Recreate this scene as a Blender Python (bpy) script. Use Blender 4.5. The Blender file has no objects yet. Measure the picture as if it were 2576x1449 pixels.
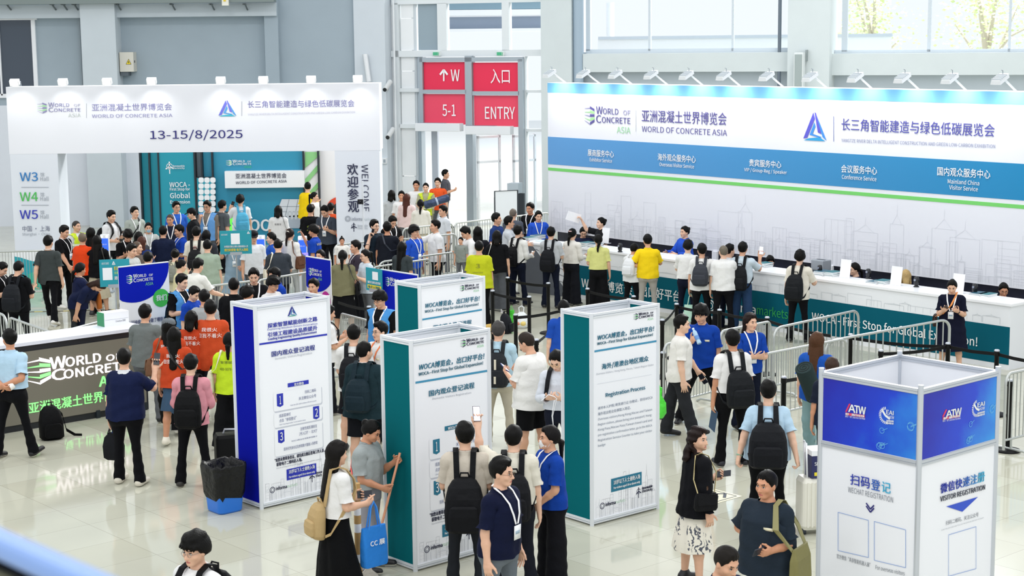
import bpy, math, random
import numpy as np
from mathutils import Matrix, Vector

# ------------------------------------------------------------------ camera
SC = bpy.context.scene
COL = SC.collection
FPX, CX, CY, CAMH = 4187.0, 1288.0, 724.5, 5.5756
PITCH, ROLL = math.radians(8.430284), math.radians(-0.608537)
_cp, _sp, _cr, _sr = math.cos(PITCH), math.sin(PITCH), math.cos(ROLL), math.sin(ROLL)
_rt, _up, FWD = np.array([1., 0, 0]), np.array([0, _sp, _cp]), np.array([0, _cp, -_sp])
RIGHT, UP = _cr * _rt + _sr * _up, -_sr * _rt + _cr * _up
cam = bpy.data.cameras.new('camera')
camo = bpy.data.objects.new('camera', cam)
COL.objects.link(camo)
camo.matrix_world = Matrix(((RIGHT[0], UP[0], -FWD[0], 0), (RIGHT[1], UP[1], -FWD[1], 0), (RIGHT[2], UP[2], -FWD[2], CAMH), (0, 0, 0, 1)))
cam.sensor_fit = 'HORIZONTAL'; cam.sensor_width = 36; cam.lens = FPX / 2576 * 36
cam.clip_start = .1; cam.clip_end = 300
cam.dof.use_dof = True; cam.dof.focus_distance = 24; cam.dof.aperture_fstop = 5.6
SC.camera = camo
# ------------------------------------------------------------------ light, sky, exposure
SC.view_settings.view_transform = 'Standard'; SC.view_settings.look = 'None'
SC.view_settings.exposure = 0.08; SC.view_settings.gamma = 1; SC.view_settings.use_curve_mapping = False
wd = bpy.data.worlds.new('sky'); SC.world = wd; wd.use_nodes = True
wd.node_tree.nodes['Background'].inputs[0].default_value = (.93, .965, 1, 1)
wd.node_tree.nodes['Background'].inputs[1].default_value = 1.0
SC.cycles.max_bounces = 6; SC.cycles.diffuse_bounces = 3; SC.cycles.transparent_max_bounces = 16
def area(name, loc, size, power, color=(1, .985, .95), aim=(0, 0, -1)):
    l = bpy.data.lights.new(name, 'AREA'); l.shape = 'RECTANGLE'; l.size, l.size_y = size; l.energy = power; l.color = color
    o = bpy.data.objects.new(name, l); COL.objects.link(o); o.location = loc
    o.rotation_euler = Vector(aim).to_track_quat('-Z', 'Y').to_euler(); return o
for _x in (-9, 0, 9):
    for _y in (-4, 8, 19, 30, 41):
        area('added_overhead_light', (_x, _y, 12), (2.4, 1.2), 230)  # unseen overhead lights, added to lift the hall's brightness
area('added_tree_light', (17, 62, 22), (16, 10), 22000, (1, 1, .97))  # unseen area light added outside to brighten trees and paving

# ------------------------------------------------------------------ pixel <-> place
def ray(px, py):
    return (px - CX) / FPX * RIGHT - (py - CY) / FPX * UP + FWD
def at(px, py, z=0.):
    r = ray(px, py); t = (z - CAMH) / r[2]; return np.array([r[0] * t, r[1] * t, z])
def aty(px, py, Y):
    r = ray(px, py); t = Y / r[1]; return np.array([r[0] * t, Y, CAMH + r[2] * t])
class Plane:
    """upright plane through o, horizontal axis u, up axis z"""
    def __init__(s, o, u, v=(0, 0, 1)):
        s.o = np.array(o, float); s.u = np.array(u, float); s.u /= np.linalg.norm(s.u); s.v = np.array(v, float)
        s.n = np.cross(s.u, s.v); s.n /= np.linalg.norm(s.n)
        c = np.array([0, 0, CAMH])
        if np.dot(c - s.o, s.n) < 0: s.n = -s.n
    def px(s, x, y):
        r = ray(x, y); c = np.array([0, 0, CAMH]); t = np.dot(s.o - c, s.n) / np.dot(r, s.n)
        d = c + r * t - s.o; return np.dot(d, s.u), np.dot(d, s.v)
    def pt(s, a, b, e=0.): return s.o + s.u * a + s.v * b + s.n * e

# ------------------------------------------------------------------ materials
def lin(h):
    c = [int(h[i:i + 2], 16) / 255 for i in (0, 2, 4)]
    return tuple(x / 12.92 if x <= .04045 else ((x + .055) / 1.055) ** 2.4 for x in c) + (1,)
_M = {}
def mat(h, rough=.55, metal=0., kind='', emit=0., spec=.5):
    """plain or procedural material of sRGB colour h"""
    k = (h, rough, metal, kind, emit, spec)
    if k in _M: return _M[k]
    m = bpy.data.materials.new('mat_%s_%s' % (kind or 'plain', h)); m.use_nodes = True; nt = m.node_tree
    b = nt.nodes['Principled BSDF']; c = lin(h); b.inputs['Base Color'].default_value = c
    b.inputs['Roughness'].default_value = rough; b.inputs['Metallic'].default_value = metal; b.inputs['Specular IOR Level'].default_value = spec
    if emit: b.inputs['Emission Color'].default_value = c; b.inputs['Emission Strength'].default_value = emit
    N, L = nt.nodes.new, nt.links.new
    def noise(scale, detail=3):
        t = N('ShaderNodeTexCoord'); n = N('ShaderNodeTexNoise'); n.inputs['Scale'].default_value = scale; n.inputs['Detail'].default_value = detail
        L(t.outputs['Object'], n.inputs['Vector']); return n
    def bump(n, st, dist=.02):
        bp = N('ShaderNodeBump'); bp.inputs['Strength'].default_value = st; bp.inputs['Distance'].default_value = dist
        L(n.outputs[0], bp.inputs['Height']); L(bp.outputs[0], b.inputs['Normal'])
    def vary(n, lo, hi):
        r = N('ShaderNodeMapRange'); r.inputs['To Min'].default_value = lo; r.inputs['To Max'].default_value = hi
        L(n.outputs[0], r.inputs['Value']); x = N('ShaderNodeMix'); x.data_type = 'RGBA'; x.blend_type = 'MULTIPLY'; x.inputs['Factor'].default_value = 1
        x.inputs['A'].default_value = c; L(r.outputs[0], x.inputs['B']); L(x.outputs['Result'], b.inputs['Base Color'])
    if kind == 'cloth':
        c = tuple(v * .84 for v in c[:3]) + (1,); b.inputs['Base Color'].default_value = c
        n = noise(9, 4); bump(n, .55, .03); b.inputs['Specular IOR Level'].default_value = .15
    elif kind == 'skin':
        n = noise(30); vary(n, .93, 1.05); b.inputs['Subsurface Weight'].default_value = 0
    elif kind == 'hair':
        n = noise(60, 2); n.inputs['Scale'].default_value = 55; bump(n, .35, .008); vary(n, .7, 1.3); b.inputs['Specular IOR Level'].default_value = .14
    elif kind == 'wall':
        n = noise(1.3, 6); vary(n, .93, 1.04); bump(noise(25), .06)
    elif kind == 'crinkle':
        n = noise(7, 5); bump(n, 1., .06)
    elif kind == 'brushed':
        n = noise(14, 4); vary(n, .9, 1.05)
    elif kind == 'wood':
        w = N('ShaderNodeTexNoise'); w.inputs['Scale'].default_value = 18; w.inputs['Detail'].default_value = 5; vary(w, .7, 1.2)
    _M[k] = m; return m
def node_mat(name, build, rough=.5):
    m = bpy.data.materials.new(name); m.use_nodes = True; nt = m.node_tree; b = nt.nodes['Principled BSDF']; b.inputs['Roughness'].default_value = rough
    build(nt, b, nt.nodes.new, nt.links.new); return m
def thin_glass(name, tint=(1, 1, 1, 1)):
    m = bpy.data.materials.new(name); m.use_nodes = True; nt = m.node_tree; nt.nodes.clear(); N, L = nt.nodes.new, nt.links.new
    o = N('ShaderNodeOutputMaterial'); t = N('ShaderNodeBsdfTransparent'); t.inputs[0].default_value = tint; g = N('ShaderNodeBsdfGlossy'); g.inputs['Roughness'].default_value = .02
    f = N('ShaderNodeFresnel'); f.inputs[0].default_value = 1.25; x = N('ShaderNodeMixShader')
    L(f.outputs[0], x.inputs[0]); L(t.outputs[0], x.inputs[1]); L(g.outputs[0], x.inputs[2]); L(x.outputs[0], o.inputs[0]); return m
GLASS = thin_glass('window_glass', (.97, .985, 1, 1))

# ------------------------------------------------------------------ objects
def tag(o, label=None, cat=None, group=None, kind=None):
    if label: o['label'] = label
    if cat: o['category'] = cat
    if group: o['group'] = group
    if kind: o['kind'] = kind
    return o
def empty(name, loc=(0, 0, 0), rz=0., label=None, cat=None, group=None, kind=None):
    o = bpy.data.objects.new(name, None); COL.objects.link(o); o.location = loc; o.rotation_euler = (0, 0, rz); o.empty_display_size = .1
    return tag(o, label, cat, group, kind)
def kids(o): return [c for c in COL.objects if c.parent == o]
def copy_tree(o, loc=None, rz=None, label=None, parent=None):
    c = o.copy(); COL.objects.link(c)
    if parent: c.parent = parent
    if loc is not None: c.location = loc
    if rz is not None: c.rotation_euler = (0, 0, rz)
    if label: c['label'] = label
    for ch in o.children: copy_tree(ch, parent=c)
    return c
def wpos(o):
    p = np.zeros(3)
    while o: p = p + np.array(o.location); o = o.parent
    return p
def frame_from(d):
    d = np.array(d, float); d /= np.linalg.norm(d); a = np.array([0, 0, 1.]) if abs(d[2]) < .9 else np.array([1., 0, 0])
    x = np.cross(a, d); x /= np.linalg.norm(x); return x, np.cross(d, x), d
class MB:
    def __init__(s): s.v, s.f, s.mi, s.mats, s.sm = [], [], [], [], []
    def mid(s, m):
        if m not in s.mats: s.mats.append(m)
        return s.mats.index(m)
    def add(s, V, F, m, smooth=False):
        k = len(s.v); s.v += [tuple(p) for p in V]; i = s.mid(m)
        for f in F: s.f.append([k + j for j in f]); s.mi.append(i); s.sm.append(smooth)
        return s
    def obox(s, o, a, b, c, m):
        o, a, b, c = (np.array(t, float) for t in (o, a, b, c))
        if np.dot(np.cross(a, b), c) < 0: a, b = b, a
        return s.add([o, o + a, o + a + b, o + b, o + c, o + a + c, o + a + b + c, o + b + c],
                     [(3, 2, 1, 0), (4, 5, 6, 7), (0, 1, 5, 4), (1, 2, 6, 5), (2, 3, 7, 6), (3, 0, 4, 7)], m)
    def box(s, c, d, m, rz=0., bev=0.):
        ca, sa = math.cos(rz), math.sin(rz); X, Y, Z = np.array([ca, sa, 0]), np.array([-sa, ca, 0]), np.array([0, 0, 1.])
        c = np.array(c, float)
        if bev:
            P = rrect(d[0] - 2 * bev, d[1] - 2 * bev, bev, 3); return s.loft([[c + X * x + Y * y + Z * z for x, y in (rrect(d[0] - 2 * e, d[1] - 2 * e, max(bev - e, .001), 3))] for z, e in ((-d[2] / 2, bev * .6), (-d[2] / 2 + bev, 0), (d[2] / 2 - bev, 0), (d[2] / 2, bev * .6))], m)
        return s.obox(c - X * d[0] / 2 - Y * d[1] / 2 - Z * d[2] / 2, X * d[0], Y * d[1], Z * d[2], m)
    def loft(s, rings, m, caps=True, smooth=False):
        n = len(rings[0]); V = [p for r in rings for p in r]; F = []
        for i in range(len(rings) - 1):
            for j in range(n): F.append((i * n + j, i * n + (j + 1) % n, (i + 1) * n + (j + 1) % n, (i + 1) * n + j))
        s.add(V, F, m, smooth)
        if caps:
            s.add(rings[0][::-1], [tuple(range(n))], m); s.add(rings[-1], [tuple(range(n))], m)
        return s
    def tube(s, P, r, m, n=8, closed=False, flat=1.):
        P = [np.array(p, float) for p in P]; K = len(P); R = r if isinstance(r, (list, tuple)) else [r] * K; rings = []; px = None
        for i in range(K):
            if closed: d = P[(i + 1) % K] - P[i - 1]
            else: d = P[min(i + 1, K - 1)] - P[max(i - 1, 0)]
            d = d / (np.linalg.norm(d) + 1e-9)
            if px is None: x, y, _ = frame_from(d)
            else:
                x = px - d * np.dot(px, d); x = x / (np.linalg.norm(x) + 1e-9); y = np.cross(d, x)
            px = x
            rings.append([P[i] + R[i] * (math.cos(t) * x + flat * math.sin(t) * y) for t in (2 * math.pi * k / n for k in range(n))])
        if closed: rings.append(rings[0])
        return s.loft(rings, m, caps=not closed, smooth=True)
    def lathe(s, prof, c, m, n=20, caps=True, ax=None):
        c = np.array(c, float); X, Y, Z = ax or (np.array([1., 0, 0]), np.array([0, 1., 0]), np.array([0, 0, 1.]))
        return s.loft([[c + X * r * math.cos(t) + Y * r * math.sin(t) + Z * z for t in (2 * math.pi * k / n for k in range(n))] for r, z in prof], m, caps, smooth=True)
    def ribbon(s, P, W, m, th=.004):
        """strip along points P with width vector(s) W"""
        P = [np.array(p, float) for p in P]; W = [np.array(w, float) for w in (W if np.ndim(W) == 2 else [W] * len(P))]; rings = []
        for i in range(len(P)):
            d = P[min(i + 1, len(P) - 1)] - P[max(i - 1, 0)]; nn = np.cross(d, W[i]); nn = nn / (np.linalg.norm(nn) + 1e-9) * th / 2
            rings.append([P[i] - W[i] / 2 - nn, P[i] + W[i] / 2 - nn, P[i] + W[i] / 2 + nn, P[i] - W[i] / 2 + nn])
        return s.loft(rings, m)
    def poly(s, P, m): return s.add(P, [tuple(range(len(P)))], m)
    def prism(s, P, d, m):
        P = [np.array(p, float) for p in P]; d = np.array(d, float); n = len(P)
        return s.add(P + [p + d for p in P], [tuple(range(n))[::-1], tuple(range(n, 2 * n))] + [(i, (i + 1) % n, (i + 1) % n + n, i + n) for i in range(n)], m)
    def build(s, name, parent=None, origin=None, bevel=0., **tags):
        V = np.array(s.v, float)
        if origin is None: origin = wpos(parent) if parent else np.array([(V[:, 0].min() + V[:, 0].max()) / 2, (V[:, 1].min() + V[:, 1].max()) / 2, V[:, 2].min()])
        me = bpy.data.meshes.new(name); me.from_pydata((V - origin).tolist(), [], s.f); me.polygons.foreach_set('material_index', s.mi); me.polygons.foreach_set('use_smooth', s.sm)
        for m in s.mats: me.materials.append(m)
        me.update(); o = bpy.data.objects.new(name, me); COL.objects.link(o)
        if parent: o.parent = parent; o.location = np.array(origin) - wpos(parent)
        else: o.location = origin
        if bevel:
            b = o.modifiers.new('bevel', 'BEVEL'); b.width = bevel; b.segments = 2; b.limit_method = 'ANGLE'
        return tag(o, **tags)
def rrect(w, h, r, n=4):
    out = []; r = min(r, w / 2 - 1e-4, h / 2 - 1e-4); w, h = w - 2 * r, h - 2 * r
    for cx, cy, a0 in ((w / 2, h / 2, 0), (-w / 2, h / 2, 90), (-w / 2, -h / 2, 180), (w / 2, -h / 2, 270)):
        for k in range(n + 1):
            a = math.radians(a0 + 90 * k / n); out.append((cx + r * math.cos(a), cy + r * math.sin(a)))
    return out
# ------------------------------------------------------------------ lettering
_T = {}; FONT = None
try:
    import os
    _fd = bpy.utils.system_resource('DATAFILES', path='fonts')      # the typeface that comes with Blender itself
    FONT = bpy.data.fonts.load(os.path.join(_fd, 'Noto Sans CJK Regular.woff2'))
except Exception: FONT = None
def glyphs(s, bold=0.):
    k = (s, bold)
    if k not in _T:
        c = bpy.data.curves.new('t', 'FONT'); c.body = s; c.size = 1; c.font = FONT or c.font; c.resolution_u = 3; c.offset = bold; c.fill_mode = 'FRONT'
        o = bpy.data.objects.new('t', c); me = bpy.data.meshes.new_from_object(o)
        V = np.zeros(len(me.vertices) * 3); me.vertices.foreach_get('co', V); V = V.reshape(-1, 3)[:, :2]
        F = [tuple(p.vertices) for p in me.polygons]
        bpy.data.objects.remove(o); bpy.data.curves.remove(c); bpy.data.meshes.remove(me)
        lo, hi = V.min(0), V.max(0); _T[k] = ((V - lo) / np.maximum(hi - lo, 1e-6), F, (hi - lo))
    return _T[k]
def word(mb, pl, s, box, m, bold=0., e=.006, slant=0., flip=False):
    """lettering s on plane pl; box = (a0,b0,a1,b1,h): baseline from (a0,b0) to (a1,b1), height h, metres on the plane"""
    if bold > 0:      # heavy lettering: strokes widened by overprinting
        a0, b0, a1, b1, h = box; q = min(bold, .03 if max(ord(ch) for ch in s) < 256 else .02) * h * (1.5 if bold > .025 else 1)
        for i, d in enumerate(((-q, 0), (q, 0), (0, q * .6), (0, -q * .6))): word(mb, pl, s, (a0 + d[0], b0 + d[1], a1 + d[0], b1 + d[1], h), m, 0., e + .0015 * i, slant)
        return
    V, F, wh = glyphs(s, bold); a0, b0, a1, b1, h = box
    W = [pl.pt(a0 + (a1 - a0) * x + slant * h * y, b0 + (b1 - b0) * x + h * y, e) for x, y in V]
    if np.dot(np.cross(pl.u, pl.v), pl.n) < 0: F = [f[::-1] for f in F]
    mb.add(W, F, m)
class Crop:
    """pixel of an enlarged cut-out -> pixel of the photo; writes words and shapes on a plane"""
    def __init__(s, x, y, k, pl, mb, e=.006): s.x, s.y, s.k, s.pl, s.mb, s.e = x, y, k, pl, mb, e
    def q(s, x, y): return s.pl.px(s.x + x / s.k, s.y + y / s.k)
    def t(s, txt, x0, y0, x1, y1, h, m, bold=0., slant=0.):
        a0, b0 = s.q(x0, y0); a1, b1 = s.q(x1, y1); hh = s.q(x0, y0 - h)[1] - b0; bm = (b0 + b1) / 2
        if abs(b1 - b0) < .35 * hh: b0 = b1 = bm
        word(s.mb, s.pl, txt, (a0, b0, a1, b1, hh), m, bold, s.e, slant)
    def shape(s, P, m, e=0.):
        W = [s.pl.pt(*s.q(*p), s.e - .002 + e) for p in P]
        n = np.cross(W[1] - W[0], W[2] - W[1])
        if np.dot(n, s.pl.n) < 0: W = W[::-1]
        s.mb.poly(W, m)
    def box4(s, x0, y0, x1, y1): (a0, b0), (a1, _), (_, b1) = s.q(x0, y1), s.q(x1, (y0 + y1) / 2), s.q(x0, y0); return a0, b0, a1 - a0, b1 - b0
    def woc(s, x0, y0, x1, y1, *k): woc_logo(s.mb, s.pl, *s.box4(x0, y0, x1, y1), *k, e=s.e)
    def tri(s, x0, y0, x1, y1, *k): tri_logo(s.mb, s.pl, *s.box4(x0, y0, x1, y1), *k, e=s.e)
    def line(s, P, w, m):
        Q = [np.array(s.q(*p)) for p in P]; ln(s.mb, s.pl, Q, w, m, s.e - .001)
def ln(mb, pl, Q, w, m, e=.005):
    for a, b in zip(Q[:-1], Q[1:]):
        a, b = np.array(a, float), np.array(b, float); d = b - a; d /= np.linalg.norm(d) + 1e-9; n = np.array([-d[1], d[0]]) * w / 2
        P = [pl.pt(*(a - n), e), pl.pt(*(b - n), e), pl.pt(*(b + n), e), pl.pt(*(a + n), e)]
        if np.dot(np.cross(P[1] - P[0], P[2] - P[1]), pl.n) < 0: P = P[::-1]
        mb.poly(P, m)
def rect(mb, pl, a0, b0, a1, b1, m, e=.004):
    P = [pl.pt(a0, b0, e), pl.pt(a1, b0, e), pl.pt(a1, b1, e), pl.pt(a0, b1, e)]
    if np.dot(np.cross(P[1] - P[0], P[2] - P[1]), pl.n) < 0: P = P[::-1]
    mb.poly(P, m)
def disc(mb, pl, a, b, r, m, e=.004, ry=None, n=32, t0=0, t1=360):
    P = [pl.pt(a + r * math.cos(t), b + (ry or r) * math.sin(t), e) for t in (math.radians(t0 + (t1 - t0) * k / n) for k in range(n))]
    if np.dot(np.cross(P[1] - P[0], P[2] - P[1]), pl.n) < 0: P = P[::-1]
    mb.poly(P, m)
def ring(mb, pl, a, b, r, w, m, e=.005, n=28, t0=0, t1=360):
    ln(mb, pl, [(a + r * math.cos(t), b + r * math.sin(t)) for t in (math.radians(t0 + (t1 - t0) * k / n) for k in range(n + 1))], w, m, e)
def skyline(mb, pl, a0, a1, b0, hmax, m, seed, w=.006, e=.004, n=14):
    """thin pencil drawing of towers printed on a panel"""
    R = random.Random(seed); x = a0
    while x < a1 - .02:
        bw = min(R.uniform(.4, 1.6) * (a1 - a0) / n, a1 - x); h = hmax * R.uniform(.25, .75) * (1.3 if R.random() < .15 else 1)
        h = min(h, hmax); ln(mb, pl, [(x, b0), (x, b0 + h), (x + bw, b0 + h), (x + bw, b0)], w, m, e)
        k = R.random()
        if k < .22: ln(mb, pl, [(x + bw * .15, b0 + h), (x + bw / 2, b0 + min(h * 1.2, hmax)), (x + bw * .85, b0 + h)], w, m, e); ln(mb, pl, [(x + bw / 2, b0 + min(h * 1.2, hmax)), (x + bw / 2, b0 + min(h * 1.4, hmax * 1.15))], w, m, e)
        elif k < .5:
            for j in (1, 2, 3): ln(mb, pl, [(x + bw * j / 4, b0), (x + bw * j / 4, b0 + h)], w * .7, m, e)
        elif k < .8:
            for j in range(1, 6): ln(mb, pl, [(x, b0 + h * j / 6), (x + bw, b0 + h * j / 6)], w * .7, m, e)
        x += bw * R.uniform(.75, 1.25)
class Sub:
    """unit box (0..1 x 0..1) on a plane"""
    def __init__(s, pl, a0, b0, w, h): s.pl, s.a0, s.b0, s.w, s.h, s.u, s.v, s.n = pl, a0, b0, w, h, pl.u, pl.v, pl.n
    def pt(s, a, b, e=0.): return s.pl.pt(s.a0 + a * s.w, s.b0 + b * s.h, e)
def face(mb, pl, P, m, e):
    W = [pl.pt(x, y, e) for x, y in P]
    if np.dot(np.cross(W[1] - W[0], W[2] - W[1]), pl.n) < 0: W = W[::-1]
    mb.poly(W, m)
def woc_icon(mb, pl, dark, green, light, e=.006):
    """five stacked slabs seen from a corner, in the unit box of pl"""
    for i in range(5):
        m = dark if i % 2 == 0 else green; y = (.93, .73, .53, .33, .13)[i]; d = (-.13, -.06, .0, .07, .15)[i]; l = (-.05, -.02, .04, .09, .16)[i]
        face(mb, pl, [(.55, y + .06), (1, y + .05 + d), (1, y - .06 + d), (.55, y - .07)], m, e); face(mb, pl, [(.55, y - .01), (.55, y - .07), (0, y - .035 + l), (0, y - .015 + l)], light if i % 2 == 0 else green, e)
def woc_logo(mb, pl, a, b, w, h, dark, green, light=None, asia=None, b1=.012, e=.006):
    """exhibition mark with its three-line name in the box (a,b) + (w,h)"""
    light = light or dark; asia = asia or green; S = Sub(pl, a, b, w, h); woc_icon(mb, Sub(pl, a, b + .22 * h, .22 * w, .78 * h), dark, green, light, e); W = lambda t, x0, x1, y, hh, m, bo: word(mb, S, t, (x0, y, x1, y, hh), m, bo, e)
    W('W', .26, .40, .70, .29, dark, b1); W('ORLD', .41, .745, .70, .23, dark, b1); W('OF', .85, 1, .70, .18, light, b1 * .5); W('C', .26, .37, .36, .30, dark, b1); W('ONCRETE', .385, 1, .37, .23, dark, b1); W('ASIA', .71, 1, .0, .25, asia, 0.)
def tri_logo(mb, pl, a, b, w, h, c1, c2, c3, e=.006):
    """three interlocking strokes of a triangle in the box (a,b) + (w,h)"""
    S = Sub(pl, a, b, w, h); face(mb, S, [(.0, .06), (.42, 1), (.49, .78), (.17, .09)], c1, e); face(mb, S, [(.47, 1), (.53, .98), (.78, .24), (.62, .30)], c1, e); face(mb, S, [(.57, .88), (1, .02), (.83, .14), (.72, .42)], c2, e)
    face(mb, S, [(.02, .0), (.95, .0), (.70, .13), (.24, .08)], c3, e); face(mb, S, [(.27, .20), (.47, .66), (.52, .50), (.40, .24), (.80, .14), (.72, .11)], c2, e)
def turbine(mb, pl, a, b, s, m):
    for t in (90, 215, 330):
        c, d = math.cos(math.radians(t)), math.sin(math.radians(t)); ln(mb, pl, [(a, b), (a + c * s * .5, b + d * s * .5)], .13 * s, m, .006)
    ring(mb, pl, a, b, s * .3, .06 * s, m, .006, 14, 20, 300); ln(mb, pl, [(a, b), (a, b - s * .8)], .1 * s, m, .006)
# ------------------------------------------------------------------ the hall
WHITE, OFFW, GREYM = mat('e9ecf0', .5), mat('e2e6ea', .6), mat('9aa4ac', .5)
PANEL = mat('f1f3f8', .45); ALU = mat('c9ced6', .32, .55); ALUW = mat('dfe3e8', .4, .1)
UDIR, VDIR = np.array([math.cos(.72), math.sin(.72), 0]), np.array([-math.sin(.72), math.cos(.72), 0])
def slab(mb, pl, x0, y0, x1, y1, m, f=.05, b=.05):
    """box on plane pl covering the photo rectangle, from f in front of the plane to b behind"""
    xm, ym = (x0 + x1) / 2, (y0 + y1) / 2; a0, a1 = pl.px(x0, ym)[0], pl.px(x1, ym)[0]; z1, z0 = pl.px(xm, y0)[1], pl.px(xm, y1)[1]
    return mb.obox(pl.pt(a0, z0, -b), pl.u * (a1 - a0), np.array([0, 0, z1 - z0]), pl.n * (f + b), m)
def floor_nodes(nt, b, N, L):
    tc = N('ShaderNodeTexCoord'); mp = N('ShaderNodeMapping'); mp.inputs['Rotation'].default_value = (0, 0, -.72); mp.inputs['Location'].default_value = (.05, .02, 0)
    br = N('ShaderNodeTexBrick'); br.offset = 0; br.inputs['Scale'].default_value = 1; br.inputs['Brick Width'].default_value = .8; br.inputs['Row Height'].default_value = .8
    br.inputs['Mortar Size'].default_value = .0035; br.inputs['Color1'].default_value = lin('c3c3b3'); br.inputs['Color2'].default_value = lin('b0ae9b'); br.inputs['Mortar'].default_value = lin('a3a292'); br.inputs['Bias'].default_value = -.45
    L(tc.outputs['Object'], mp.inputs['Vector']); L(mp.outputs[0], br.inputs['Vector'])
    n = N('ShaderNodeTexNoise'); n.inputs['Scale'].default_value = 1.6; n.inputs['Detail'].default_value = 5; L(mp.outputs[0], n.inputs['Vector'])
    r = N('ShaderNodeMapRange'); r.inputs['To Min'].default_value = .95; r.inputs['To Max'].default_value = 1.04; L(n.outputs[0], r.inputs['Value'])
    x = N('ShaderNodeMix'); x.data_type = 'RGBA'; x.blend_type = 'MULTIPLY'; x.inputs['Factor'].default_value = 1; L(br.outputs['Color'], x.inputs['A']); L(r.outputs[0], x.inputs['B']); L(x.outputs['Result'], b.inputs['Base Color'])
    b.inputs['Specular IOR Level'].default_value = .5
    n2 = N('ShaderNodeTexNoise'); n2.inputs['Scale'].default_value = .8; L(mp.outputs[0], n2.inputs['Vector']); bp = N('ShaderNodeBump'); bp.inputs['Strength'].default_value = .02; bp.inputs['Distance'].default_value = .1; L(n2.outputs[0], bp.inputs['Height']); L(bp.outputs[0], b.inputs['Normal'])
mb = MB(); mb.box((0, 29, -.1), (60, 62, .2), node_mat('polished_tiles', floor_nodes, .075)); mb.build('floor', kind='structure', origin=(0, 0, 0))

# far left wall
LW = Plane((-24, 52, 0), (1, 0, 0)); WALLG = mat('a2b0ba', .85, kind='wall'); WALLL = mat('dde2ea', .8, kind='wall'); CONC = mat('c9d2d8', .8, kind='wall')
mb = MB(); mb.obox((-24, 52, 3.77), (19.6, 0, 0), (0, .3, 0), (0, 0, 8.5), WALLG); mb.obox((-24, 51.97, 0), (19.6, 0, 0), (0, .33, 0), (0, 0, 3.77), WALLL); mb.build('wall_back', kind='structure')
mb = MB(); slab(mb, LW, 222, -240, 308, 590, CONC, .7, 0); mb.build('trim_1', kind='structure')
mb = MB(); slab(mb, LW, -200, 12, 700, 45, mat('c3cdd4', .8, kind='wall'), .45, 0); mb.build('trim_2', kind='structure')
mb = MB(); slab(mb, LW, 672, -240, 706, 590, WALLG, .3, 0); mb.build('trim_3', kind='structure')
# cable tray with brackets along the beam
t = empty('cable_tray', LW.pt(8, 6.6, .7), 0, 'grey-green steel cable tray running along the top of the left wall', 'cable tray')
mb = MB(); slab(mb, LW, -150, -4, 700, 11, mat('7c8786', .6), 1., .0 - .5); mb.build('tray', t)
for px in (38, 150, 178, 205, 312, 447, 545, 628):
    mb = MB(); a, z = LW.px(px, 12); mb.tube([LW.pt(a, z, .9), LW.pt(a, z - .16, .46)], .025, mat('5d6668')); mb.tube([LW.pt(a - .06, z, .9), LW.pt(a - .06, z, .45)], .025, mat('5d6668')); mb.build('bracket', t)
mb = MB(); slab(mb, LW, 574, -6, 590, 16, mat('e8e6da'), 1.15, -1.02); slab(mb, LW, 578, 0, 584, 6, mat('e5c43a'), 1.16, -1.1); tag(mb.build('junction_box'), 'small cream junction box with yellow mark on the cable tray', 'junction box')
mb = MB(); a, _ = LW.px(217, 100); mb.tube([LW.pt(a, 0, .12), LW.pt(a, 8.2, .12)], .06, mat('6f7b84', .4, .4)); mb.tube([LW.pt(a - .16, 3.7, .1), LW.pt(a - .16, 8.2, .1)], .03, mat('8c979e', .4, .3)); tag(mb.build('drain_pipe'), 'dark grey vertical pipe beside the wall column at left', 'pipe')
# dark window
mb = MB(); slab(mb, LW, -60, 50, 84, 236, mat('3f4a58', .15), .02, -.005); mb.build('window_1', kind='structure')
mb = MB()
for r in ((-60, 42, 94, 51), (84, 50, 94, 246), (-60, 236, 94, 246), (0, 50, 4, 240)): slab(mb, LW, *r, mat('eef0f4', .4), .09, 0)
mb.build('trim_4', kind='structure')
# electric cabinet
t = empty('electric_cabinet', LW.pt(LW.px(327, 180)[0], LW.px(327, 180)[1], .3), 0, 'beige electric cabinet with yellow warning triangle on the grey wall', 'electrical box')
mb = MB(); slab(mb, LW, 309, 131, 344, 180, mat('d6d3c8', .5), .45, 0); mb.build('cabinet', t, bevel=.01)
pl = Plane(LW.pt(0, 0, .45), (1, 0, 0)); mb = MB(); c = Crop(309, 130, 1, pl, mb, .01)
c.shape([(7.5, 32), (21.5, 32), (14.5, 18)], mat('1d1d1a')); c.shape([(8.8, 31.2), (20.2, 31.2), (14.5, 19.8)], mat('e8cf25'), .003); c.shape([(14.8, 22), (12.6, 27), (14.3, 27), (13.6, 30.5), (16.4, 25.6), (14.7, 25.6)], mat('1d1d1a'), .006); c.shape([(29, 22), (31, 22), (31, 28), (29, 28)], mat('2a2d30')); mb.build('warning_sign', t, label='yellow warning triangle with black bolt')
mb = MB(); slab(mb, LW, 311, 180, 330, 190, mat('5a636b'), .4, 0); mb.build('bracket', t)

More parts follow.
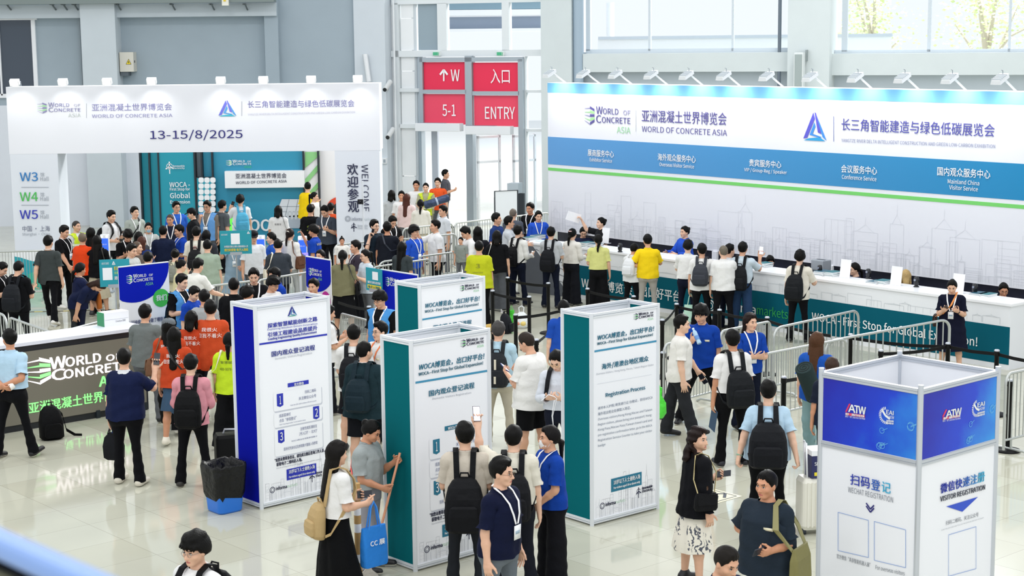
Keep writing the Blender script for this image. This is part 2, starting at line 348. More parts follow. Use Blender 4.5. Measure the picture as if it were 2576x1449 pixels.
# entrance and window wall
EW = Plane((-3.76, 52, 0), (.929, -.369, 0))
FRAMEW = mat('dfe5e8', .45); CLAD = mat('eef1f3', .35); CONCW = mat('cfd8da', .75, kind='wall'); CONCD = mat('b9c4cc', .75, kind='wall')
mb = MB(); slab(mb, EW, 911, -240, 988, 610, mat('d3dbe2', .75, kind='wall'), .5, .3); mb.build('trim_5', kind='structure')
mb = MB(); slab(mb, EW, 1376, -240, 1452, 640, CONCW, .5, .4); mb.build('trim_6', kind='structure')
mb = MB(); slab(mb, EW, 1994, -260, 2098, 720, CONCW, .75, .4); mb.build('trim_7', kind='structure')
mb = MB(); a0, a1 = EW.px(1452, 200)[0], EW.px(2620, 200)[0]; mb.obox(EW.pt(a0, 0, -.25), EW.u * (a1 - a0), np.array([0, 0, EW.px(1700, 130)[1]]), EW.n * .25, CONCD); mb.build('wall_right', kind='structure')
mb = MB()
for r in ((1476, 133, 1994, 180), (2098, 133, 2640, 188)): slab(mb, EW, *r, CONCW, .35, 0)
mb.build('trim_8', kind='structure')
mb = MB()
for r in ((1475, -150, 1485, 128), (1632, -150, 1637, 128), (1842, -150, 1847, 128), (2120, -150, 2134, 130), (2336, -150, 2344, 130), (1475, 122, 1994, 134), (2100, 124, 2640, 136), (2540, -150, 2546, 130)): slab(mb, EW, *r, mat('c4ced6', .45), .04, .1)
mb.build('trim_9', kind='structure')
for i, r in enumerate(((1480, -150, 1994, 126), (2128, -150, 2640, 128), (1127, 8, 1266, 127), (1284, 6, 1376, 127), (1326, 142, 1376, 600))):
    mb = MB(); slab(mb, EW, *r, GLASS, .01, 0); mb.build('window_%d' % (i + 2), kind='structure')
# concrete above the glazing and the steel frame of the entrance
mb = MB()
for r in ((988, -30, 1376, 8), (988, 126, 1376, 142), (1104, 8, 1127, 127), (1266, 6, 1284, 127), (1000, 8, 1010, 600), (1320, 142, 1327, 600), (1008, 222, 1066, 231), (1008, 312, 1066, 322), (1327, 226, 1376, 233), (1327, 324, 1376, 331)): slab(mb, EW, *r, FRAMEW, .12, .12)
mb.build('trim_10', kind='structure')
mb = MB()
for r in ((988, 8, 1000, 600), (1009, 10, 1040, 45), (1009, 47, 1041, 126), (1010, 142, 1044, 178), (1011, 180, 1044, 222), (1011, 231, 1045, 312), (1012, 322, 1047, 442), (1012, 444, 1048, 600)): slab(mb, EW, *r, CLAD, .02, .15)
for r in ((1040, 10, 1052, 600),): slab(mb, EW, *r, mat('ccd4da', .5), .0, .3)
mb.build('wall_entrance', kind='structure')
mb = MB(); slab(mb, EW, 1052, 10, 1104, 126, mat('93a5b0', .15), 0, .05); slab(mb, EW, 1052, 142, 1066, 600, mat('b9c5cf', .2), 0, .05); mb.build('window_7', kind='structure')
for px, r, lab in ((1463, .16, 'fat grey drain pipe between wall column and first window'), (1967, .05, 'thin dark vertical pole in front of the windows'), (1000, .03, 'thin white conduit down the entrance pillar')):
    mb = MB(); a, _ = EW.px(px, 100); z0 = EW.px(px, 600 if px < 1100 else 560)[1]; mb.tube([EW.pt(a, 0, .3 if px > 1100 else .25), EW.pt(a, 8.3, .3 if px > 1100 else .25)], r, mat({1463: '9fb2c2', 1967: '66727e', 1000: 'e3e7ea'}[px], .4)); tag(mb.build('pipe'), lab, 'pipe')
# red entrance signs in an aluminium frame above the doors
t = empty('entrance_sign', EW.pt(EW.px(1190, 320)[0], 0, .3), 0, 'big red four-panel entrance sign in aluminium frame above the doors', 'sign')
mb = MB(); SG = mat('aab4bc', .35, .5)
for r in ((1064, 144, 1322, 155), (1064, 144, 1073, 325), (1313, 148, 1325, 600), (1181, 140, 1198, 600), (1073, 225, 1182, 235), (1197, 229, 1314, 239), (1064, 325, 1072, 600)): slab(mb, EW, *r, SG, .28, .0)
mb.build('sign_frame', t)
SP = Plane(EW.pt(0, 0, .2), EW.u); red1, red2, wht = mat('e8264f', .4), mat('ec4664', .4), mat('f6f4f8', .5)
for r, txt in (((1073, 156, 1181, 225), 0), ((1074, 236, 1183, 312), 1), ((1197, 157, 1314, 229), 2), ((1199, 240, 1314, 318), 3)):
    mb = MB(); slab(mb, EW, *r, red1 if txt % 2 == 0 else red2, .19, -.1); p = mb.build('sign_panel', t); mb = MB(); c = Crop(0, 0, 1, SP, mb, .02)
    if txt == 0:
        c.t('W', 1135, 204, 1157, 204, 29, wht, .01); c.line([(1117, 204), (1117, 178)], .045, wht); c.line([(1107.5, 188), (1117, 175.5), (1126.5, 188)], .06, wht)
    if txt == 1: c.t('5-1', 1114, 292, 1147, 292, 29, wht, .01)
    if txt == 2: c.t('入口', 1235, 209, 1283, 210, 36, wht, .005)
    if txt == 3: c.t('ENTRY', 1221, 297, 1296, 301, 30, wht, .01)
    mb.build('lettering', p)
for r, lab in (((1065, 308, 1176, 328), 'left'), ((1190, 315, 1302, 336), 'right')):
    mb = MB(); slab(mb, EW, *r, mat('e4e8ec', .4), .62, -.3); slab(mb, EW, r[0] + 3, r[1] - 1, r[2] - 40, r[1] + 1.5, mat('8d99a6'), .55, -.35); tag(mb.build('air_curtain', bevel=.02), 'long white air curtain unit under the %s red sign panels' % lab, 'air curtain')
for px, lab in ((1105, '5-1'), (1265, 'ENTRY')):
    t = empty('exit_sign', EW.pt(*EW.px(px, 140), .2), 0, 'small green exit sign on the frame above the red %s panel' % lab, 'exit sign')
    mb = MB(); slab(mb, EW, px - 9, 129, px + 9, 141, mat('dfe6e4'), .22, -.12); mb.build('housing', t); mb = MB(); slab(mb, EW, px - 8, 131, px + 7, 139, mat('3f9d74', emit=.3), .235, -.2); mb.build('panel', t)
    pl = Plane(EW.pt(0, 0, .236), EW.u); mb = MB(); Crop(0, 0, 1, pl, mb, .006).t('EXIT', px - 3, 138, px + 6, 138, 6, wht); mb.build('lettering', t)
# glazed door leaves, standing open
for i, (r, ang) in enumerate((((1090, 330, 1107, 556), 0), ((1203, 338, 1210, 560), 0), ((1270, 345, 1284, 552), 0))):
    mb = MB(); m = mat(('aab2bd', 'dfe3e8', 'cdd3da')[i], .4); w = .35 + .0 * i
    a, z1 = EW.px(r[0], r[1]); o = EW.pt(a, 0, .15 if i != 2 else -.6); d = EW.u * .55 - EW.n * .9; d /= np.linalg.norm(d)
    if i == 0: mb.obox(o, EW.u * .2, np.array([0, 0, 3.0]), -EW.n * .1, m)
    else:
        for q in (0, .82): mb.obox(o + d * q, d * .07, np.array([0, 0, 2.75]), np.cross(d, (0, 0, 1)) * .05, m)
        for z in (0, 2.66, 1.9): mb.obox(o + np.array([0, 0, z]), d * .88, np.array([0, 0, .07]), np.cross(d, (0, 0, 1)) * .05, m)
        mb.obox(o + np.cross(d, (0, 0, 1)) * .02, d * .85, np.array([0, 0, 2.7]), np.cross(d, (0, 0, 1)) * .008, GLASS)
    mb.build('door_%d' % (i + 1), kind='structure')
# cameras, loudspeaker, batten lights
def bullet_camera(px, py, lab, dy=0):
    a, z = EW.px(px, py); t = empty('security_camera', EW.pt(a, z, .6), 0, lab, 'camera'); mb = MB(); p = EW.pt(a, z, .62)
    mb.tube([p + (.09, .1, .13), p + (-.05, -.28, -.10)], .075, mat('d8dcdc', .4), 12); mb.build('body', t); mb = MB(); mb.tube([p + (-.05, -.28, -.10), p + (-.062, -.31, -.112)], .06, mat('23262b', .2), 12); mb.build('lens', t)
    mb = MB(); mb.tube([p + (.05, .05, .05), EW.pt(a - .05, z - .15, .5)], .025, mat('c2c8ca')); mb.build('arm', t)
bullet_camera(1003, 333, 'pale bullet camera on the entrance pillar, lower of the two'); bullet_camera(996, 215, 'small camera beside white cladding, upper of the two on the pillar')
mb = MB(); a, z = EW.px(2036, 170); pl = EW; t = empty('wall_loudspeaker', EW.pt(a, EW.px(2036, 218)[1], 1.0), 0, 'tall grey loudspeaker on the concrete column between the windows', 'loudspeaker')
mb.obox(EW.pt(a - .2, z - .62, .85), EW.u * .26, np.array([0, 0, 1.05]), EW.n * .3 + EW.u * .0, mat('dbe1e2', .5)); mb.build('cabinet', t, bevel=.02); mb = MB(); mb.obox(EW.pt(a - .17, z - .5, 1.152), EW.u * .2, np.array([0, 0, .88]), EW.n * .012, mat('9ca8a8', .7)); mb.build('grille', t)
mb = MB(); mb.obox(EW.pt(a + .06, z + .2, .75), EW.u * .05, np.array([0, 0, .3]), EW.n * .12, mat('8a9496')); mb.build('bracket', t)
mb = MB(); a, z = EW.px(945, 170); mb.tube([EW.pt(a - .05, z + .42, .62), EW.pt(a + .06, z - .42, .62)], .085, mat('eef1f4', .4), 4); tag(mb.build('batten_lamp'), 'white batten lamp hanging along the pillar right of the arch', 'lamp')
mb = MB(); a, z = EW.px(984, 402); mb.obox(EW.pt(a - .06, z - .08, .5), EW.u * .16, np.array([0, 0, .17]), EW.n * .06, mat('e8ebee')); mb.obox(EW.pt(a - .0, z - .05, .56), EW.u * .08, np.array([0, 0, .1]), EW.n * .005, mat('9aa5ae')); tag(mb.build('wall_socket'), 'small white socket box on the entrance pillar', 'socket')
# outside: paving, canopy and trees
mb = MB(); mb.box((10, 86, -.12), (140, 66, .2), mat('d9dcdc', .8)); mb.build('ground_outside', kind='structure')
t = empty('entrance_canopy', (0, 58, 0), 0, 'grey steel canopy outside above the entrance glazing', 'canopy'); OP = Plane((-8, 60, 0), (1, 0, 0))
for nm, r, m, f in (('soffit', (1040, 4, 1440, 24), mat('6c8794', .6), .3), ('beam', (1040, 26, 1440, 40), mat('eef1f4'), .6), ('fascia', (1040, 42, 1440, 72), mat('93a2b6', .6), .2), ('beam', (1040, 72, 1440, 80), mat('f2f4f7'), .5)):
    mb = MB(); slab(mb, OP, *r, m, f, .2); mb.build(nm, t)
mb = MB()
for a in (0.8, 11.6): mb.tube([OP.pt(a + .0, 0, 0), OP.pt(a, 6.9, 0)], .14, mat('dfe3e6'), 12)
mb.build('post', t)
def tree(x, y, h, r, seed, lab):
    R = random.Random(seed); t = empty('tree', (x, y, 0), 0, lab, 'tree', 'trees outside the windows'); mb = MB(); bark = mat('b4ada0', .9); tips = []
    mb.tube([(x, y, -.02), (x + .1, y, h * .35), (x - .1, y + .1, h * .62)], [.2, .15, .1], bark)
    for k in range(9):
        a, zz = R.uniform(0, 6.3), h * R.uniform(.35, .6); e = (x + math.cos(a) * r * R.uniform(.5, .9), y + math.sin(a) * r * .7, zz + h * R.uniform(.12, .36)); mb.tube([(x, y, zz), ((x + e[0]) / 2, (y + e[1]) / 2, (zz + e[2]) / 2 + .3), e], [.09, .06, .025], bark, 6); tips.append(e)
    mb.build('trunk', t); mb = MB(); gm = [mat('c9d6a4', .8), mat('d4deb4', .8), mat('bccb94', .8)]  # leaf and bark colours paled to carry the outdoor glare
    for e in tips + [(x, y, h * .85)] * 2:
        for k in range(170):
            c = np.array([R.gauss(e[0], r * .3), R.gauss(e[1], r * .3), R.gauss(e[2], h * .085)]); u, v, _ = frame_from((R.uniform(-1, 1), R.uniform(-1, 1), R.uniform(-1, 1))); q = R.uniform(.05, .10); mb.add([c - u * q, c - v * q * .6, c + u * q, c + v * q * .6], [(0, 1, 2, 3)], R.choice(gm))
    mb.build('foliage', t, kind='stuff')
tree(13.0, 60, 8.6, 1.5, 3, 'pale green tree behind the right window, left of the mullion'); tree(17.4, 61, 9.0, 1.7, 5, 'wide pale green tree behind the far right window pane')
t = empty('parapet', (9, 57, 0), 0, 'low pale building edge seen through the middle windows', 'building'); mb = MB(); mb.obox((3, 57, 0), (9.5, -2, 0), (.3, 2, 0), (0, 0, 5.62), mat('e2e6ea', .7)); mb.build('wall', t)
mb = MB(); mb.obox((3, 56.9, 5.6), (9.5, -2, 0), (.3, 2, 0), (0, 0, .1), mat('bcc6d0', .7)); mb.build('coping', t)
# ------------------------------------------------------------------ entrance arch at left
NAVY, INK, GRN, TEAL, BLUE = mat('2b2a78', .6), mat('262a4a', .6), mat('79d27c', .6), mat('157a86', .6), mat('2330b0', .6)
GTX, SKY = mat('9aa0aa', .7), mat('d8dce4', .7)
HW = mat('e9ebf1', .5)
AP = Plane((0, 38.8, 0), (1, 0, 0))
arch = empty('entrance_arch', (AP.px(480, 300)[0], 38.8, 0), 0, 'tall white entrance arch with date 13-15/8/2025 over the left passage', 'arch')
mb = MB(); a0, a1 = AP.px(19, 300)[0], AP.px(955, 300)[0]; zt, zb = AP.px(480, 214)[1], AP.px(480, 383)[1]; D = .8
mb.obox((a0, 38.8, zb), (a1 - a0, 0, 0), (0, D, 0), (0, 0, zt - zb), HW); hd = mb.build('header', arch)
WP = mat('dfe4ec', .5)
cl = AP.px(31, 500)[0], AP.px(150, 500)[0]; cr = AP.px(845, 500)[0], AP.px(957, 500)[0]; cols = []
for a, b in (cl, cr): mb = MB(); mb.obox((a, 38.803, 0), (b - a, 0, 0), (0, D, 0), (0, 0, zb), WP); cols.append(mb.build('column', arch))
mb = MB(); c = Crop(0, 0, 3.018, AP, mb, .012); F1 = mat('b9b6cf', .6)
c.t('亚洲混凝土世界博览会', 700, 842, 1306, 838, 54, mat('8583b8')); c.t('WORLD OF CONCRETE ASIA', 700, 893, 1310, 890, 26, mat('8f8dbd')); c.line([(657, 785), (657, 895)], .008, GTX)
c.woc(288, 778, 612, 892, mat('8a88b5'), mat('a5dca6'), mat('b5b3cc'), mat('c0c8c4'), .004)
c.tri(1660, 762, 1795, 884, mat('6d72d8'), mat('4f9ee0'), mat('3fb6cf')); c.line([(1836, 770), (1836, 880)], .01, GTX)
c.t('13-15/8/2025', 1142, 1068, 1843, 1062, 80, NAVY, .006)
c.x = 640; c.t('长三角智能建造与绿色低碳展览会', -50, 822, 760, 808, 54, mat('7c7ab2')); c.t('YANGTZE RIVER DELTA INTELLIGENT CONSTRUCTION AND GREEN LOW-CARBON EXHIBITION', -50, 876, 765, 858, 15, mat('c4c3d6')); mb.build('lettering', hd)
mb = MB(); c = Crop(0, 0, 1, AP, mb, .015)
for y, k, m in ((456, '3', mat('2a7dc0')), (506, '4', mat('4cbf58')), (551, '5', mat('2a35b5'))): c.t('W' + k, 51, y, 96, y - 1, 22, m, .012); c.t('馆', 102, y - 12, 112, y - 12, 10, GTX); c.t('Hall', 102, y - 1, 123, y - 1, 11, GTX)
for y in (471, 516): c.line([(54, y), (123, y)], .012, GTX)
c.t('中国 · 上海', 57, 582, 126, 582, 14, mat('6a6f86')); c.t('Shanghai · China', 57, 594, 126, 594, 9, GTX); mb.build('lettering', cols[0])
mb = MB(); c = Crop(0, 0, 1, AP, mb, .015)
for i, ch in enumerate('欢迎参观'): c.t(ch, 874 + i * .7, 440 + i * 31.2, 901 + i * .7, 440 + i * 31.2, 28, INK, .022)
V, F, wh = glyphs('WELCOME', .0); p0, p1, p2 = np.array(c.q(926, 414)), np.array(c.q(929, 532)), np.array(c.q(909, 414)); mb.add([AP.pt(*(p0 + (p1 - p0) * x + (p2 - p0) * 0 - np.array([abs(p2[0] - p0[0]), 0]) * (1 - y)), .015) for x, y in V], F, INK)
a, b = c.q(875, 550); ring(mb, AP, a, b, .06, .015, GTX, .015); ring(mb, AP, a, b, .035, .01, GTX, .015); c.t('informa', 885, 555, 912, 555, 9, mat('8f95a5'), .01); c.t('markets', 913, 555, 940, 555, 8, mat('b9c4c9')); a, b = c.q(890, 569); turbine(mb, AP, a, b, .16, INK)
for y, s in ((571, 'Renewable'), (578, 'Electricity')): c.t(s, 900, y, 925, y, 7, GTX)
mb.build('lettering', cols[1])
def lamp_light(name, loc, aim, power, parent, spot=1.9):
    l = bpy.data.lights.new(name, 'SPOT'); l.energy = power; l.spot_size = spot; l.spot_blend = .9; l.shadow_soft_size = .08; l.color = (1, .99, .97)
    o = bpy.data.objects.new(name, l); COL.objects.link(o); o.parent = parent; o.location = Vector(loc) - parent.location; o.rotation_euler = Vector(aim).to_track_quat('-Z', 'Y').to_euler()
wh_m = mat('e9ecee', .4)
for i, (x, lab) in enumerate(((50, 'leftmost on the arch, beside the dark window'), (170, 'second lamp from the left on top of the arch'), (280, 'third lamp on the arch, below the grey column edge'), (391, 'fourth lamp on the arch, right of the electric cabinet'), (563, 'fifth lamp on the arch, above the triangle emblem'), (669, 'sixth lamp on top of the arch'), (788, 'seventh lamp on top of the arch'), (904, 'rightmost lamp on the arch, under the batten lamp'))):
    a = AP.px(x, 210)[0]; o = np.array([a, 38.45, zt + .02]); t = empty('flood_lamp', o, 0, 'small white flood lamp, ' + lab, 'lamp', 'flood lamps on the arch'); mb = MB()
    mb.obox(o + (-.11, -.08, 0), (.22, 0, 0), (0, .1, .06), (0, -.06, .12), wh_m); mb.build('lamp_head', t, bevel=.01); mb = MB(); mb.tube([o + (0, .02, .05), o + (0, .4, .1), o + (0, .42, 0)], .012, GREYM); mb.build('arm', t); mb = MB(); mb.obox(o + (-.09, -.095, .015), (.18, 0, 0), (0, .02, 0), (0, -.05, .09), mat('fbfbfb', emit=1.)); mb.build('glass', t); lamp_light('spot', o + (0, -.12, .0), (0, .5, -.85), 14, t)

# ------------------------------------------------------------------ teal stage wall behind the arch
SPL = Plane((0, 46.5, 0), (1, 0, 0)); ST = empty('stage_wall', (SPL.px(600, 500)[0], 46.5, 0), 0, 'teal exhibition wall with white title board seen through the arch', 'wall')
T1, T2, BLK, W1 = mat('1793a8', .5), mat('2a8fb0', .5), mat('1c252e', .5), mat('eef0f4', .5)
zt2 = SPL.px(600, 360)[1]
def upr(nm, x0, x1, m, f, par, y0=360, y1=620):
    mb = MB(); slab(mb, SPL, x0, y0, x1, y1, m, f, .05); return mb.build(nm, par)
for x0, x1, m, f in ((360, 383, T1, .05), (384, 407, T1, .10), (407, 497, T1, .2), (499, 512, mat('6e7f8a'), .02), (516, 539, T2, .06), (541, 767, T2, .1), (769, 804, W1, .12), (806, 862, mat('f0f0f3'), .02)): upr('panel', x0, x1, m, f, ST)
for x in (360, 383, 406, 496, 513.5, 540, 768, 805): upr('frame_bar', x - 2, x + 2, BLK, .23, ST)
p = upr('lattice_panel', 499, 544, BLK, .24, ST, 444, 535)
mb = MB(); slab(mb, SPL, 501, 446, 542, 533, mat('1793a8'), .245, -.2)
pl = Plane(SPL.pt(0, 0, .25), (1, 0, 0))
for i in range(3):
    for j in range(6): a, b = pl.px(506 + i * 14.8, 453 + j * 14.8); mb.poly([pl.pt(a + x, b + y, .005) for x, y in rrect(.150, .150, .055)], W1)
for i in range(2):
    for j in range(5): a, b = pl.px(513.4 + i * 14.8, 460.4 + j * 14.8); mb.poly([pl.pt(a + x, b + y, .004) for x, y in ((.06, 0), (0, .06), (-.06, 0), (0, -.06))], mat('1793a8'))
mb.build('dots', p)
mb = MB(); pl = Plane(SPL.pt(0, 0, .2), (1, 0, 0)); c = Crop(340, 370, 4.954, pl, mb, .03)
a, b = c.q(428, 240); turbine(mb, pl, a, b, .26, W1)
for y, s in ((248, 'Renewable'), (278, 'Electricity')): c.t(s, 470, y, 620, y - 3, 26, W1, .01)
for y, s, h, x in ((500, 'WOCA -', 62, 432), (552, 'First Stop for', 46, 436), (638, 'Global', 68, 440), (716, 'Expansion', 52, 442)): c.t(s, x, y, 686, y - 6, h, W1, .02)
mb.build('lettering', ST)
mb = MB(); slab(mb, SPL, 570, 428, 769, 470, W1, .3, -.1); bo = mb.build('title_board', ST); mb = MB(); pl = Plane(SPL.pt(0, 0, .3), (1, 0, 0)); c = Crop(340, 370, 4.954, pl, mb, .01); c.t('亚洲混凝土世界博览会', 1252, 400, 1886, 380, 64, INK, .004); c.t('WORLD OF CONCRETE ASIA', 1254, 462, 1890, 440, 34, INK, .004)
mb.build('lettering', bo)
mb = MB(); pl = Plane(SPL.pt(0, 0, .1), (1, 0, 0)); c = Crop(340, 370, 4.954, pl, mb, .03); c.woc(1138, 158, 1450, 262, W1, mat('a7e2a0'), W1, mat('35c25c'), .014)
G1, G2 = mat('d5dbe4'), mat('aab6c4')
for P, m in (((1830, 648, 2100, 648, 2050, 870, 1740, 870), G1), ((1880, 860, 2090, 840, 2100, 1010, 1880, 1010), G2)): c.shape([(P[i], P[i + 1]) for i in range(0, 8, 2)], m)
for l in (((1790, 740), (2080, 740)), ((1920, 650), (1870, 868)), ((2030, 650), (1990, 868)), ((1765, 805), (2060, 805))): c.line(l, .012, mat('5c6a7a'))
for x in (1890, 1940, 1990, 2040): c.shape([(x, 800), (x + 30, 800), (x + 30, 900), (x, 900)], mat('c4ccd6'), .003)
c.t('WOCA', 1270, 1050, 1790, 1035, 140, W1, .03); mb.build('lettering', ST)
mb = MB(); pl = Plane(SPL.pt(0, 0, .12), (1, 0, 0)); c = Crop(340, 370, 4.954, pl, mb, .03); g = mat('8fd08a')
for P in ((2118, 60, 2300, 60, 2300, 100, 2118, 260), (2118, 400, 2300, 190, 2300, 270, 2118, 480), (2118, 620, 2300, 410, 2300, 490, 2118, 700), (2118, 840, 2300, 630, 2300, 710, 2118, 920)): c.shape([(P[i], P[i + 1]) for i in range(0, 8, 2)], g)
mb.build('stripes', ST)
mb = MB(); pl = Plane(SPL.pt(0, 0, .02), (1, 0, 0)); c = Crop(340, 370, 4.954, pl, mb, .03); a, b = c.q(2545, 780); disc(mb, pl, a, b, .36, mat('e34a2c'), .03); disc(mb, pl, a + .1, b - .05, .3, mat('22262c'), .034); mb.build('emblem', ST)
t = empty('monitor', SPL.pt(SPL.px(596, 600)[0], 0, .9), 0, 'black framed monitor with bright green screen before the teal wall', 'monitor'); mb = MB(); slab(mb, SPL, 560, 524, 634, 612, BLK, .95, -.88); mb.build('frame', t)
mb = MB(); slab(mb, SPL, 563, 528, 631, 606, mat('5fe04a', .3, emit=.7), .96, -.94); mb.build('screen', t); mb = MB(); a = SPL.px(596, 612); mb.tube([SPL.pt(a[0], 0, .92), SPL.pt(a[0], a[1] + .1, .92)], .04, BLK); mb.box(SPL.pt(a[0], .02, .92), (.5, .4, .04), BLK); mb.build('stand', t)

# ------------------------------------------------------------------ registration backdrop
BDV = np.array([-6.96, 8.55, 0]); BDV /= np.linalg.norm(BDV); BDN = np.array([BDV[1], -BDV[0], 0]); B0 = np.array([8.36, 27.55, 0]) + BDN * 1.8
BP = Plane(B0 + BDV * 14.04, -BDV); BD = empty('registration_backdrop', BP.pt(6, 0), 0, 'long white registration backdrop wall with blue title band on the right', 'backdrop')
def strip(nm, z0, z1, m, f, b, par=BD, a0=0., a1=15.2): mb = MB(); mb.obox(BP.pt(a0, z0, -b), BP.u * (a1 - a0), np.array([0, 0, z1 - z0]), BP.n * (f + b), m); return mb.build(nm, par)
def band_nodes(nt, b, N, L):
    tc = N('ShaderNodeTexCoord'); d = N('ShaderNodeVectorMath'); d.operation = 'DOT_PRODUCT'; d.inputs[1].default_value = tuple(BP.u); r = N('ShaderNodeMapRange'); r.inputs['From Min'].default_value = -6; r.inputs['From Max'].default_value = 7
    x = N('ShaderNodeMix'); x.data_type = 'RGBA'; x.inputs['A'].default_value = lin('5a98d2'); x.inputs['B'].default_value = lin('0a84ba'); L(tc.outputs['Object'], d.inputs[0]); L(d.outputs['Value'], r.inputs['Value']); L(r.outputs[0], x.inputs['Factor']); L(x.outputs['Result'], b.inputs['Base Color'])
zg = [2.53, 2.60, 2.68, 3.33, 4.37, 4.605]
head = strip('title_panel', 1.09, zg[5], mat('e6e8f0', .5), 0, .3)
strip('top_strip', zg[4], zg[5] - .01, mat('7cc4ee', .5), .006, 0); band = strip('blue_band', zg[2], zg[3], node_mat('blue_band', band_nodes, .5), .006, 0); strip('green_line', zg[0], zg[1], mat('74cf6a', .5), .006, 0)
strip('base_board', .02, 1.09, mat('20233a', .4), -.28, .3)
for px in (1800, 2090): a, _ = BP.px(px, 630); mb = MB(); mb.obox(BP.pt(a - .07, 0, -.02), BP.u * .14, np.array([0, 0, 1.09]), BP.n * .06, PANEL); mb.build('post', BD)
mb = MB(); c = Crop(1280, 0, 3.018, BP, mb, .01); PU = mat('5a5499', .6); P2 = mat('6f6aa8', .6)
c.t('亚洲混凝土世界博览会', 1012, 932, 1655, 945, 92, PU, .002); c.t('WORLD OF CONCRETE ASIA', 1012, 1003, 1658, 1030, 44, PU); c.line([(967, 835), (967, 1000)], .008, GTX)
c.woc(578, 802, 925, 998, PU, mat('a4dd9a'), mat('9d9ac4'), mat('9fd9a6'), .002)
c.x = 1916; c.tri(318, 850, 497, 1064, mat('5a58c8'), mat('3f8de0'), mat('2f9fd8')); c.line([(549, 882), (549, 1075)], .01, mat('4a5aa8'))
c.t('长三角智能建造与绿色低碳展览会', 608, 1000, 1770, 1030, 92, mat('4f4fa8'), .002); c.t('YANGTZE RIVER DELTA INTELLIGENT CONSTRUCTION AND GREEN LOW-CARBON EXHIBITION', 607, 1078, 1775, 1126, 26, mat('8a90b4')); mb.build('lettering', head)
mb = MB(); c = Crop(1360, 340, 2.118, BP, mb, .014); w = mat('f4f7fb', .6)
for s, x0, y0, x1, y1, h, e in (('展商服务中心', 254, 112, 393, 118, 36, (('Exhibitor Service', 265, 140, 383, 146, 20),)), ('海外观众服务中心', 627, 136, 829, 146, 38, (('Overseas Visitor Service', 636, 166, 820, 176, 20),)), ('贵宾服务中心', 1114, 166, 1285, 175, 38, (('VIP / Group-Reg / Speaker', 1088, 200, 1315, 210, 24),)), ('会议服务中心', 1604, 200, 1795, 210, 42, (('Conference Service', 1608, 234, 1792, 244, 24),)), ('国内观众服务中心', 2116, 216, 2398, 230, 46, (('Mainland China', 2172, 258, 2340, 266, 24), ('Visitor Service', 2180, 290, 2332, 298, 24)))):
    c.t(s, x0, y0, x1, y1, h, w, .014)
    for t_, a_, b_, c_, d_, h_ in e: c.t(t_, a_, b_, c_, d_, h_, w, .008)
mb.build('lettering', band)
mb = MB()
for i in range(3): skyline(mb, BP, .1, 15., 1.12, (1.3, .75, .5, .9)[i], mat('dee1e8', .6), 11 + i, .006, .005 + i * .001, (34, 48, 64)[i])
mb.build('skyline_print', head)
LP = ((1419, 209), (1504, 210), (1585, 212), (1675, 213), (1764, 215), (1858, 216), (1966, 218), (2075, 219), (2189, 225), (2307, 226), (2426, 228), (2552, 231)); LL = ('leftmost, beside the entrance glazing', 'second from the left, by the drain pipe', 'third from the left', 'fourth from the left', 'fifth from the left', 'sixth from the left', 'just left of the dark pole', 'before the wall loudspeaker', 'fourth from the right', 'third from the right', 'second from the right', 'rightmost, at the photo edge')
for (x, y), lab in zip(LP, LL):
    a, _ = BP.px(x, y + 4); o = BP.pt(a, zg[5], -.05); t = empty('arm_lamp', o, 0, 'white slanting arm lamp above the backdrop, ' + lab, 'lamp', 'arm lamps on the backdrop'); h = o + BP.n * .42 + np.array([0, 0, .25])
    mb = MB(); mb.tube([o, h], .02, wh_m); mb.build('arm', t); mb = MB(); d = BP.n * .9 + np.array([0, 0, -.44]); s = np.cross(BP.u, d)
    mb.loft([[h + BP.u * x_ + d * k + np.array([0, 0, z_]) for x_, z_ in ((-.11, -.02), (.11, -.02), (.09, .05), (-.09, .05))] for k in (-.05, .06, .2, .23)], mat('dde1e4', .4)); mb.build('lamp_head', t)
    mb = MB()
    for k in range(5): q = h + d * (.02 + .045 * k) + np.array([0, 0, .05]); mb.obox(q - BP.u * .1, BP.u * .2, d * .012, np.array([0, 0, .02]), mat('b8c0c6')); 
    mb.build('cooling_fins', t); mb = MB(); q = h + d * .1 + np.array([0, 0, -.03]); mb.obox(q - BP.u * .09 - d * .09, BP.u * .18, d * .2, np.array([0, 0, .008]), mat('fdfdfd', emit=1.)); mb.build('glass', t); mb = MB(); mb.tube([h + np.array([0, 0, .05]), h + np.array([0, 0, .12]), h + BP.n * .04 + np.array([0, 0, .13])], .008, GREYM); mb.build('bracket', t)
    lamp_light('spot', q + np.array([0, 0, -.03]), -BP.n * .5 + np.array([0, 0, -.55]), 34, t, 2.0)

# ------------------------------------------------------------------ registration counter
C1, C2 = np.array([8.36, 27.55, 0]), np.array([1.40, 36.05, 0]); C3 = np.array([.25, 37.0, 0]); KP = Plane(C2, C1 - C2); KL = np.linalg.norm(C1 - C2); KN = -KP.n
CT = empty('registration_counter', (C1 + C2) / 2, 0, 'long white registration counter with teal band and slogan', 'counter')
mb = MB(); mb.obox(C2, C1 - C2, KN * .55, np.array([0, 0, 1.09]), WHITE); body = mb.build('body', CT); mb = MB(); mb.obox(C2 - KP.u * .02 - KN * .03, C1 - C2 + KP.u * .05, KN * .66, np.array([0, 0, .04]), mat('f1f2f5', .3)); o = mb.build('worktop', CT); o.location.z += 1.09
mb = MB(); rect(mb, KP, .05, .09, KL, .735, mat('03586a', .7, spec=.1), .004); gf = mb.build('teal_band', CT); mb = MB(); cw = mat('f2f4f4', .5)
c = Crop(0, 0, 1, KP, mb, .01); cg = mat('2fa455', .5)
